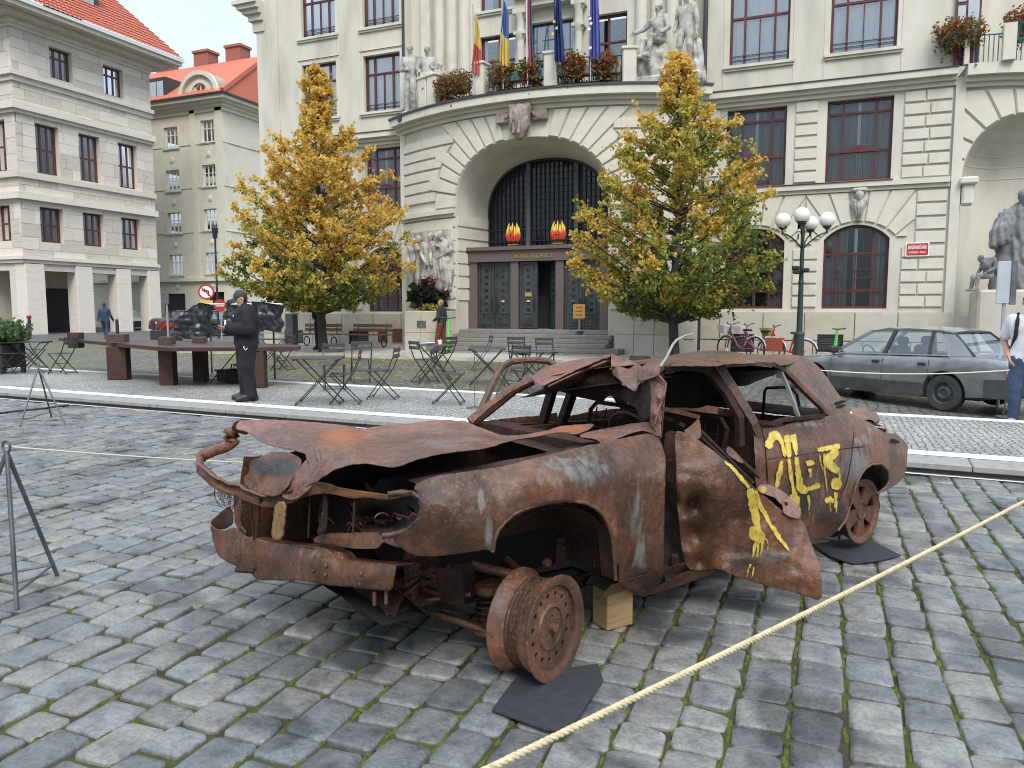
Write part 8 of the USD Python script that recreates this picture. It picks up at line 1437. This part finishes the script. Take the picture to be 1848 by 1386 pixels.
def words(parent, text, h, width, u, z, d, fr, mat, bold=True):
    tm = meshkit.text_mesh(text, h, .004, bold); v = np.array(tm.vertices); k = width / max(v[:, 0].max() - v[:, 0].min(), 1e-3) if width else 1; v[:, 0] = (v[:, 0] - (v[:, 0].max() + v[:, 0].min()) / 2) * k
    part(parent, 'lettering', (fr(np.column_stack([u + v[:, 0], d + v[:, 2], z + v[:, 1]])), np.array(tm.faces)[:, ::-1]), LOOKS[mat], world=True)
words(sn, 'MARIÁNSKÉ NÁM.', .10, w_ * .8, (a0[0] + a1[0]) / 2, zc_ + .01, .027, SFR, 'enamel_white'); words(sn, 'STARÉ MĚSTO - PRAHA 1', .05, w_ * .72, (a0[0] + a1[0]) / 2, zc_ - .11, .027, SFR, 'enamel_white')
# notice board on a stand before the third door
nq = onY(1045, 590, 23.4); nt = thing('notice_stand', 'small orange notice board on a thin stand before the third bronze door', 'sign', (nq[0], nq[1], .9)); NF = flat((nq[0], 23.4, 0), (1, 0, 0), (0, -1, 0))
part(nt, 'board', prism(sg.box(-.17, 1.32, .17, 1.72).buffer(.03), 0, .02, NF), LOOKS['notice_orange'], world=True); part(nt, 'stand', tube([(nq[0], 23.41, .9), (nq[0], 23.41, 1.34)], .015, 6), LOOKS['bright_trim'], world=True); part(nt, 'stand_base', lathe([(.001, .93), (.14, .92), (.14, .9), (.001, .9)], (nq[0], 23.41, 0), n=16), LOOKS['bright_trim'], world=True)
for z, hw in ((1.64, .10), (1.52, .13), (1.4, .11)): part(nt, 'print_line', prism(sg.box(-hw, z - .018, hw, z + .018), .021, .024, NF), pm('print_brown', (.22, .09, .02), rough=.7), world=True)
# flame baskets on the lintel
pm('flame_yellow', (.68, .50, .06), rough=.5); pm('flame_red', (.52, .045, .03), rough=.5)
for k, px in enumerate((927, 1008)):
    q = onY(px, 452, 23.95); q[2] = 3.71; ft = thing('flame_ornament', ['red and yellow flame ornament with a letter shape, left one on the door lintel', 'red and yellow flame ornament, right one on the door lintel'][k], 'ornament', q)
    part(ft, 'base_plate', cbox((0, 0, .03), (.36, .22, .04), .01), LOOKS['gilt'])
    for x in (-.12, -.04, .04, .12): part(ft, 'leg', tube([(x, 0, .05), (x * 1.2, 0, .17)], .008, 5), LOOKS['gilt'])
    for j, a in enumerate(np.linspace(-1.2, 1.2, 7)):
        x = .22 * sin(a); y = -.12 * cos(a); h = .5 + .1 * (j % 2); part(ft, 'flame', tube([(x * .8, y, .16), (x * 1.1, y * 1.2, .16 + h * .4), (x * 1.0, y, .16 + h * .8), (x * .8, y * .6, .16 + h)], [.03, .045, .032, .008], 7), LOOKS['flame_yellow' if j % 2 == 0 else 'flame_yellow'], smooth=True)
        part(ft, 'flame', tube([(x * .9 + .015, y - .03, .16), (x * 1.15 + .015, y * 1.2 - .03, .16 + h * .3), (x * 1.1, y - .02, .16 + h * (.55 + .1 * k))], [.035, .042, .01], 7), LOOKS['flame_red'], smooth=True)
    if k == 0: part(ft, 'letter_shape', sum_mb([cbox((-.07, -.2, .42), (.05, .03, .26), .006), cbox((.05, -.2, .40), (.05, .03, .26), .006), cbox((-.01, -.2, .41), (.12, .028, .05), .006)]), LOOKS['flame_red'])
    else: part(ft, 'letter_shape', MB().add(cbox((0, -.2, .36), (.2, .03, .1), .01)), LOOKS['flame_red'])
# traffic signs by the side street
def signpost(px, py, Y, r, label, red=True, kind='noturn', plate=False):
    q = onY(px, py, Y); t = thing('traffic_sign', label, 'sign', (q[0], q[1], PZ)); d = unit(np.array([-q[0], -q[1], 0])); s = np.array([-d[1], d[0], 0])
    part(t, 'post', tube([(q[0], q[1] + .05, PZ), (q[0], q[1] + .05, q[2] + r)], .035, 8), LOOKS['bright_trim'], world=True)
    part(t, 'disc', lathe([(.001, .0), (r, .0), (r, .02), (.001, .02)], q, d, 28), LOOKS['enamel_red'], world=True)
    if kind == 'noturn':
        part(t, 'white_field', lathe([(.001, .0), (r * .78, .0), (r * .78, .026), (.001, .026)], q, d, 28), LOOKS['enamel_white'], world=True)
        fr = lambda w: q + w[:, :1] * s + w[:, 1:2] * d + w[:, 2:] * np.array([0, 0, 1.0])
        ar = sg.LineString([(.28 * r, -.5 * r), (.28 * r, .1 * r), (-.15 * r, .22 * r)]).buffer(.09 * r, cap_style=2).union(sg.Polygon([(-.1 * r, .5 * r), (-.55 * r, .25 * r), (-.15 * r, -.05 * r)]))
        part(t, 'arrow', prism(ar, .027, .032, fr), LOOKS['black_plastic'], world=True); part(t, 'bar', prism(sg.LineString([(-.55 * r, .55 * r), (.55 * r, -.55 * r)]).buffer(.07 * r, cap_style=2), .033, .038, fr), LOOKS['enamel_red'], world=True)
    else: part(t, 'white_bar', cbox(q + d * .025, (1.3 * r, .012, .34 * r), .003, np.stack([s, d, (0, 0, 1)])), LOOKS['enamel_white'], world=True)
    if plate: part(t, 'plate', cbox(q + d * .02 - [0, 0, r * 1.35], (1.6 * r, .02, .5 * r), .004, np.stack([s, d, (0, 0, 1)])), LOOKS['flag_yellow'], world=True)
signpost(372, 527, 25.5, .33, 'round no left turn sign with yellow plate before the green house', plate=True); signpost(397, 551, 27.5, .28, 'round red no entry sign half hidden by the tarpaulins', kind='noentry')
q = onY(301, 547, 24); gp_ = thing('info_board', 'narrow grey board on a post beside the green house gateway', 'sign', (q[0], q[1], PZ)); part(gp_, 'post', tube([(0, 0, 0), (0, 0, q[2] + .3)], .04, 8), LOOKS['bright_trim']); part(gp_, 'panel', cbox((0, -.05, q[2] + .1), (.34, .06, .5), .01), LOOKS['grey_mullion'])
q = onY(1818, 510, 15.5); gp_ = thing('info_board', 'grey framed panel on a metal post above the grey saloon at the right', 'sign', (q[0], q[1], -.2)); zq = q[2] + .2
part(gp_, 'post', tube([(-.03, 0, 0), (-.03, 0, zq + .3)], .03, 8), LOOKS['bright_trim']); part(gp_, 'panel', cbox((-.06, -.02, zq), (.20, .07, .72), .01), LOOKS['pale_glass']); part(gp_, 'panel_side', cbox((.085, -.01, zq), (.09, .12, .76), .01), LOOKS['grey_mullion'])
for px, Y, lab, lit in ((54, 29.5, 'short dark bollard with a red lamp near the arcade corner', True), (277, 27, 'dark bollard at the mouth of the side street', False), (212, 30, 'dark bollard in front of the white parked car', False)):
    q = onY(px, 600, Y); bt = thing('bollard', lab, 'bollard', (q[0], q[1], PZ)); part(bt, 'post', lathe([(.001, 0), (.09, 0), (.09, .85), (.07, .95), (.001, .97)], n=14), LOOKS['black_plastic'], smooth=35)
    if lit: part(bt, 'lamp_head', cbox((0, 0, 1.05), (.2, .2, .2), .03), LOOKS['lamp_red'])
q = onY(393, 560, 30); ll = thing('street_lamp', 'slim black lantern post in front of the green house', 'street lamp', (q[0], q[1], PZ)); part(ll, 'post', tube([(0, 0, 0), (0, 0, 5.0)], .05, 8), LOOKS['black_plastic']); part(ll, 'lantern', lathe([(.001, 5.0), (.1, 5.05), (.16, 5.5), (.18, 5.55), (.05, 5.7), (.001, 5.75)], n=12), LOOKS['black_plastic'], smooth=30)
q = onY(527, 610, 21.8); cl = thing('grey_cabinet', 'narrow grey cabinet standing behind the slim tree trunk', 'cabinet', (q[0], q[1], PZ)); part(cl, 'cabinet_body', cbox((0, 0, .65), (.34, .3, 1.3), .02), LOOKS['grey_mullion']); part(cl, 'cabinet_top', cbox((0, 0, 1.33), (.40, .36, .05), .01), LOOKS['bright_trim']); part(cl, 'cabinet_foot', cbox((0, 0, .03), (.42, .38, .06), .01), LOOKS['black_plastic'])

# ================================================================ BENCHES, CHAIRS, TABLES
pm('bench_wood', [(.14, .075, .045), (.22, .12, .07)], scale=4, rough=.7, stretch=(.3, 6, 6)); pm('iron_black', (.018, .018, .02), rough=.5); pm('table_slat', [(.03, .03, .032), (.055, .052, .05)], scale=6, rough=.6)
def bench(label, q, rz=0.0):
    t = thing('park_bench', label, 'bench', q, rz)
    for y in (-.16, -.02, .12): part(t, 'seat_slat', cbox((0, y, .45), (1.7, .12, .035), .008), LOOKS['bench_wood'])
    for z in (.62, .78): part(t, 'back_slat', cbox((0, .22, z), (1.7, .035, .12), .008), LOOKS['bench_wood'])
    for x in (-.62, .62): part(t, 'leg', sum_mb([tube([(x, .0 + .17 * cos(a), .19 + .17 * sin(a)) for a in np.linspace(0, 2 * pi, 22)], .022, 6), tube([(x, -.2, .43), (x, .18, .43), (x, .24, .86)], .022, 6)]), LOOKS['iron_black'], smooth=True)
b0_ = onY(667, 622, 23.9); bench('wooden bench with ringed iron legs against the plinth right of the tree', (b0_[0], b0_[1], PZ + .09)); b0_ = onY(578, 622, 23.7); bench('wooden bench behind the yellow tree, partly hidden by its trunk', (b0_[0], b0_[1], PZ + .09))
def folding_chair():
    t = thing('folding_chair', 'x', 'chair', (0, 0, 0), group='x')
    IB = LOOKS['iron_black']
    for y in (-.19, .19): part(t, 'back_leg', MB().bar((.21, y, 0), (-.02, y, .31), .022, .014).bar((-.02, y, .31), (-.155, y, .50), .022, .014).bar((-.155, y, .50), (-.235, y, .70), .022, .014).bar((-.235, y, .70), (-.255, y, .84), .022, .014), IB)
    for y in (-.165, .165): part(t, 'front_leg', MB().bar((-.25, y, 0), (.19, y, .45), .022, .014), IB)
    for x in np.linspace(-.13, .18, 5): part(t, 'seat_slat', cbox((x, 0, .462), (.055, .40, .014), .003), LOOKS['table_slat'])
    for z, x in ((.70, -.235), (.80, -.25)): part(t, 'back_slat', cbox((x - .01, 0, z), (.014, .42, .065), .003), LOOKS['table_slat'])
    part(t, 'cross_bar', MB().bar((.2, -.19, .03), (.2, .19, .03), .012), IB); part(t, 'cross_bar', MB().bar((-.24, -.165, .03), (-.24, .165, .03), .012), IB); part(t, 'cross_bar', MB().bar((-.02, -.19, .235), (-.02, .19, .235), .012), IB)
    return t
def cafe_table():
    t = thing('cafe_table', 'x', 'table', (0, 0, 0), group=None); IB = LOOKS['iron_black']
    for k in range(9): part(t, 'top_slat', cbox((0, -.32 + k * .08, .715), (.72, .068, .018), .004), LOOKS['table_slat'])
    part(t, 'top_frame', MB().bar((-.33, -.34, .695), (-.33, .34, .695), .03, .02).bar((.33, -.34, .695), (.33, .34, .695), .03, .02), IB)
    for y in (-.26, .26): part(t, 'leg', MB().bar((-.34, y, 0), (.30, y, .69), .026, .016), IB)
    for y in (-.23, .23): part(t, 'leg', MB().bar((.34, y, 0), (-.30, y, .69), .026, .016), IB)
    part(t, 'cross_bar', MB().bar((-.33, -.26, .03), (-.33, .26, .03), .014), IB); part(t, 'cross_bar', MB().bar((.33, -.23, .03), (.33, .23, .03), .014), IB)
    return t
def move(path, loc, rz, label):
    p = stage.GetPrimAtPath(path); x = UsdGeom.Xformable(p); x.ClearXformOpOrder(); x.AddTranslateOp().Set(Gf.Vec3d(*map(float, loc))) if not p.HasAttribute('xformOp:translate') else (p.GetAttribute('xformOp:translate').Set(Gf.Vec3d(*map(float, loc))), x.SetXformOpOrder([UsdGeom.XformOp(p.GetAttribute('xformOp:translate'))]))
    x.AddRotateZOp().Set(math.degrees(rz)); p.SetCustomDataByKey('label', label)
CH = [(690, 719, (-1, .08), 'lone folding chair in side view, standing between the two groups of tables'), (622, 728, (-1, -.12), 'folding chair pushed to the front table, nearest the kerb strip'), (604, 703, (.25, -1), 'folding chair behind the front table, its slatted back towards the viewer'), (652, 690, (-.3, 1), 'folding chair on the rear side, right behind the front table group'),
      (812, 728, (1, -.1), 'folding chair facing right, its tall back left of the crushed car roof'), (768, 690, (.8, .6), 'folding chair turned away beside the table with white cups'), (800, 672, (-.7, .5), 'folding chair behind the table with white cups, near the steps'), (925, 712, (-.6, -.8), 'folding chair seen through the crushed car door frame'), (935, 672, (.2, 1), 'pale backed folding chair before the portal steps, left of two'), (985, 675, (.2, 1), 'pale backed folding chair before the portal steps, right of two'),
      (113, 674, (-.95, .15), 'folding chair at the left beside the end of the rusty table'), (62, 664, (.5, 1), 'folding chair beside the black planter at the left'), (20, 674, (1, .1), 'folding chair in front of the black planter, leftmost chair'), (510, 668, (-1, .3), 'far folding chair seen right behind the man in black'), (868, 668, (-1, -.2), 'folding chair at the right side of the table with dark tray')]
fc0 = folding_chair(); data(fc0, group='folding cafe chairs on the pavement')
for k, (px, py, (a, b), lab) in enumerate(CH):
    q = onz(px, py, PZ); rz = facing(a, b)
    if k == 0: move(fc0, q, rz, lab)
    else: dup(fc0, q, rz, lab, name='folding_chair')
CT = [(578, 728, .1, 'slatted folding table nearest the kerb strip, left of the wreck'), (785, 684, .2, 'slatted folding table carrying a white cup, below the portal planter'), (880, 694, .0, 'slatted folding table with dark tray, left of the crushed roof'), (962, 706, .3, 'folding table seen behind the crushed car door frame'), (58, 672, .2, 'folding table beside the black planter at the left'), (492, 663, .1, 'far folding table behind the man in black')]
ct0 = cafe_table(); data(ct0, group='slatted cafe tables on the pavement')
for k, (px, py, rz, lab) in enumerate(CT):
    q = onz(px, py, PZ); rz = facing(1, rz)
    if k == 0: move(ct0, q, rz, lab)
    else: dup(ct0, q, rz, lab, name='cafe_table')
q = onz(785, 684, PZ)
for k, (dx, dy, lab) in enumerate(((.12, -.1, 'small white cup on the table below the portal planter'), (-.1, .1, 'round white saucer on the table below the portal planter'))):
    c = q + RT * dx + depth_dir * dy + [0, 0, .735]; solo('cup' if k == 0 else 'saucer', lathe([(.001, 0), (.035, 0), (.05, .09), (.045, .09), (.03, .01), (.001, .01)] if k == 0 else [(.001, 0), (.06, 0), (.11, .02), (.11, .026), (.05, .01), (.001, .01)], c, n=18), LOOKS['white_plastic'], lab, 'cup' if k == 0 else 'plate', smooth=35)
# long rusty table on blocks
pm('corten', [(.022, .010, .008), (.048, .019, .014), (.035, .015, .012)], scale=3, rough=.75, coord='pos', bump=.25, bscale=30); pm('corten_top', [(.045, .025, .02), (.075, .045, .036)], scale=3, rough=.5, coord='pos', bump=.2, bscale=30)
rt_ = thing('rusty_table', 'long rusty steel table with tapering ends resting on dark steel pillars', 'table', onz(297, 697, PZ)); zt1 = .80
lo_ = [onz(x, y, zt1)[:2] for x, y in ((106, 615), (150, 617), (188, 620), (226, 627), (283, 633), (306, 634), (427, 634), (500, 633), (543, 629))]; hi_ = [onz(x, y, zt1 + .09)[:2] for x, y in ((539, 624), (433, 616), (370, 616), (318, 613), (250, 611), (151, 609))]
tp = sg.Polygon(lo_ + hi_).convex_hull; pr_ = trimesh.creation.extrude_polygon(tp, .065, engine='earcut'); part(rt_, 'table_top', (np.array(pr_.vertices) + [0, 0, zt1], np.array(pr_.faces)), LOOKS['corten'], world=True)
pr_ = trimesh.creation.extrude_polygon(tp.buffer(-.01), .004, engine='earcut'); part(rt_, 'top_sheet', (np.array(pr_.vertices) + [0, 0, zt1 + .066], np.array(pr_.faces)), LOOKS['corten_top'], world=True)
axr = np.stack([RT, depth_dir, (0, 0, 1)])
for px, py, w, top in ((208.5, 686, .46, .17), (297.5, 696, .31, .15), (357, 689, .28, .12), (458, 701, .40, 0)):
    c = onz(px, py, PZ) + depth_dir * .17; pl = part(rt_, 'pillar', cbox(c + [0, 0, .345], (w * .88, .22, .69), .008, axr), LOOKS['corten'], world=True)
    if top: part(pl, 'top_block', cbox(c + [0, 0, .78 + top / 2], (w * .84, .22, top), .008, axr), LOOKS['corten_top'], world=True)
c = onz(137, 614, .85); part(rt_, 'end_block', cbox(c + [0, 0, .0], (.26, .26, .36), .008, axr), LOOKS['corten'], world=True)
# black tarpaulins on a rail
pm('tarp_black', [(.012, .013, .015), (.03, .033, .037)], scale=3, rough=.32, spec=.5, coord='pos'); pm('rail_white', (.55, .55, .52), rough=.5)
def crumple(name, label, outline, Y, seed, cat='tarpaulin', amp=.16):
    P, T = tess(np.array(outline, float), [], 2.0); p = np.array([onY(x, y, Y) for x, y in P]); d = (meshkit.fbm(p * 1.6, 2, seed) - .5) * amp + np.abs(meshkit.noise(p * [7, 7, 2.2], seed + 3) - .5) * amp * 1.1 + np.abs(meshkit.noise(p * [15, 15, 7], seed + 4) - .5) * amp * .5; n = unit(np.array([-.2, -1, .1])); p = p + n * d[:, None] * 1.4
    p2 = p - n * (.10 + .05 * meshkit.noise(p * 3, seed + 8))[:, None]; N = len(p); e = np.vstack([T[:, [0, 1]], T[:, [1, 2]], T[:, [2, 0]]]); key = {}
    for a in map(tuple, e): key[tuple(sorted(a))] = key.get(tuple(sorted(a)), 0) + 1
    rim = [a for a in map(tuple, e) if key[tuple(sorted(a))] == 1]; f = np.vstack([T, T[:, ::-1] + N, np.array([[a, b, a + N] for a, b in rim]), np.array([[b, b + N, a + N] for a, b in rim])])
    return solo(name, (np.vstack([p, p2]), f), LOOKS['tarp_black'], label, cat, smooth=50)
crumple('black_tarpaulin', 'crumpled black plastic sheet draped to the left end of the rail, over the rusty table', [(368, 547), (380, 549), (376, 575), (379, 600), (368, 612), (350, 608), (335, 612), (318, 604), (314, 596), (328, 590), (322, 583), (338, 568), (352, 552)], 13.4, 3)
crumple('black_tarpaulin', 'black plastic sheet bundled on the rail behind the face of the man in black', [(410, 548), (428, 534), (446, 546), (452, 562), (440, 582), (424, 580), (404, 574), (412, 560)], 13.2, 5)
crumple('black_tarpaulin', 'shiny black plastic sheet spread like a wing behind the shoulder of the man', [(462, 545), (480, 546), (510, 551), (500, 572), (505, 580), (503, 600), (480, 596), (462, 590)], 12.6, 9)
ra, rb = onY(365, 549, 13.5), onY(508, 549, 12.7); tr_ = thing('tarpaulin_rail', 'pale horizontal rail on thin uprights carrying the black plastic sheets', 'rail', (ra + rb) / 2 * [1, 1, 0]); part(tr_, 'rail_bar', tube([ra, rb], .025, 8), LOOKS['rail_white'], world=True)
for s in (.1, .9): q = ra * (1 - s) + rb * s; part(tr_, 'upright', tube([q, q * [1, 1, 0] + [0, 0, PZ]], .02, 6), LOOKS['iron_black'], world=True)
c = onz(404, 690, PZ); bx = thing('black_crate', 'open black crate standing on the mosaic beneath the rusty table', 'crate', c); part(bx, 'crate_body', MB().add(cbox((0, .15, .12), (.40, .3, .22), .015)), LOOKS['black_plastic']); part(bx, 'crate_rim', cbox((0, .15, .235), (.46, .35, .03), .01), LOOKS['black_plastic']); part(bx, 'handle', tube([(.12, .15, .24), (.14, .15, .34), (.22, .15, .34), (.24, .15, .24)], .012, 6), LOOKS['black_plastic'])
bg_ = onz(423, 692, PZ); v, f = soft(m3.Manifold.batch_hull([sph((x, y, z), .07) for x in (-.08, .1) for y in (-.05, .1) for z in (.08, .22)]), .04, 3, .02, 8); v = v + bg_; bag = thing('black_bag', 'black shoulder bag leaning against the crate behind the man', 'bag', bg_); part(bag, 'bag_body', (v, f), LOOKS['black_cloth'], smooth=True, world=True); part(bag, 'strap', tube([bg_ + np.array(q) for q in ((-.08, 0, .25), (-.05, 0, .38), (.06, 0, .38), (.1, 0, .26))], .012, 5), LOOKS['black_cloth'], world=True)
solo('leaning_rod', tube([onz(380, 690, PZ), onz(380, 690, PZ) + RT * .55 + [0, 0, .62]], .012, 6), LOOKS['iron_black'], 'thin black rod leaning against the rusty table beside the crate', 'rod')

# ================================================================ ROPE BARRIER
pm('stand_steel', [(.06, .065, .07), (.13, .135, .14)], scale=6, rough=.45, metal=.5); pm('hemp_rope', [(.42, .34, .20), (.62, .54, .36)], scale=40, rough=.9, bump=.5, bscale=220); pm('pale_cord', (.62, .56, .42), rough=.9)
def tripod(label, apex, f3, r=.011, loop=True):
    t = thing('rope_stand', label, 'rope stand', np.mean(f3, 0) * [1, 1, 0])
    for q in f3: part(t, 'leg', tube([apex, q], r, 7), LOOKS['stand_steel'], smooth=True, world=True)
    br = [apex * .1 + q * .9 for q in f3]
    for a, b in ((0, 1), (1, 2), (2, 0)): part(t, 'brace', tube([br[a], br[b]], r * .6, 6), LOOKS['stand_steel'], world=True)
    part(t, 'eyelet', tube([apex + [.03 * cos(a), 0, .03 + .03 * sin(a)] for a in np.linspace(0, 2 * pi, 16)], .007, 6), LOOKS['stand_steel'], smooth=True, world=True); return t
f1, f2 = onz(31, 1100), onz(104, 1040); d_ = f2 - f1; f3_ = (f1 + f2) / 2 + np.array([-d_[1], d_[0], 0]) * .86; ap = onP(12, 816, f1 * .35 + f2 * .35 + f3_ * .3, np.array([0, 1.0, 0]))
tripod('thin steel tripod rope stand in the left foreground', ap, [f1, f2, f3_], .012)
g1, g2, g3 = onz(36, 770), onz(118, 766), onz(93, 752); ap2 = onP(69, 662, (g1 + g2 + g3) / 3, np.array([0, 1.0, 0])); tripod('thin steel tripod rope stand near the kerb at the left', ap2, [g1, g2, g3], .012)
def rope(name, label, a, b, r, sag, twist=True):
    n = 120; s = np.linspace(0, 1, n)[:, None]; L = a * (1 - s) + b * s - np.array([0, 0, 1.0]) * sag * 4 * s * (1 - s)
    if not twist: return solo(name, tube(L, r, 6), LOOKS['pale_cord'], label, 'rope', smooth=True)
    n = int(np.linalg.norm(b - a) / (r * .55)); n = min(n, 700); s = np.linspace(0, 1, n)[:, None]; L = a * (1 - s) + b * s - np.array([0, 0, 1.0]) * sag * 4 * s * (1 - s); d = unit(b - a); e1 = unit(np.cross(d, [0, 0, 1])); e2 = np.cross(d, e1); ph = np.linalg.norm(b - a) * s[:, 0] / (r * 5.5) * 2 * pi
    t = thing(name, label, 'rope', (a + b) / 2)
    for k in range(3): part(t, 'strand', tube(L + (np.cos(ph + k * 2.094)[:, None] * e1 + np.sin(ph + k * 2.094)[:, None] * e2) * r * .5, r * .56, 5), LOOKS['hemp_rope'], smooth=True, world=True)
    return t
rope('barrier_rope', 'twisted pale hemp rope crossing the lower right foreground', onz(852, 1402, .60), onz(1890, 883, .66), .0088, .012)
rope('thin_rope', 'pale cord running from the left foreground stand to the wreck nose', ap + [0, 0, .03], onP(470, 836, CAM + FW * 5.2, np.array([0, 1.0, 0])), .006, .01, False)
rope('thin_rope', 'pale cord stretched in front of the grey saloon', onY(1478, 668, 11.5), onY(1822, 668, 11.2), .008, .05, False)
q = onz(1810, 752, .05); pt_ = thing('rope_post', 'thin grey post holding the cord beside the man in jeans', 'rope post', q); part(pt_, 'post', tube([(0, 0, 0), (.06, 0, .62)], .012, 6), LOOKS['stand_steel']); part(pt_, 'foot', lathe([(.001, .015), (.09, .012), (.1, 0)], n=14), LOOKS['stand_steel'])
q = onz(857, 736, PZ); pt_ = thing('rope_post', 'very thin dark post behind the wreck left of the crushed roof', 'rope post', q); part(pt_, 'post', tube([(0, 0, 0), (0, 0, .82)], .006, 6), LOOKS['stand_steel']); part(pt_, 'foot', lathe([(.001, .012), (.12, .01), (.13, 0)], n=14), LOOKS['stand_steel'])
solo('ground_cable', tube([onz(-20, 748, .015), onz(30, 742, .015), onz(80, 737, .015), onz(124, 731, .02)], .018, 6), LOOKS['iron_black'], 'black cable lying on the setts towards the kerb at the left', 'cable', smooth=True)
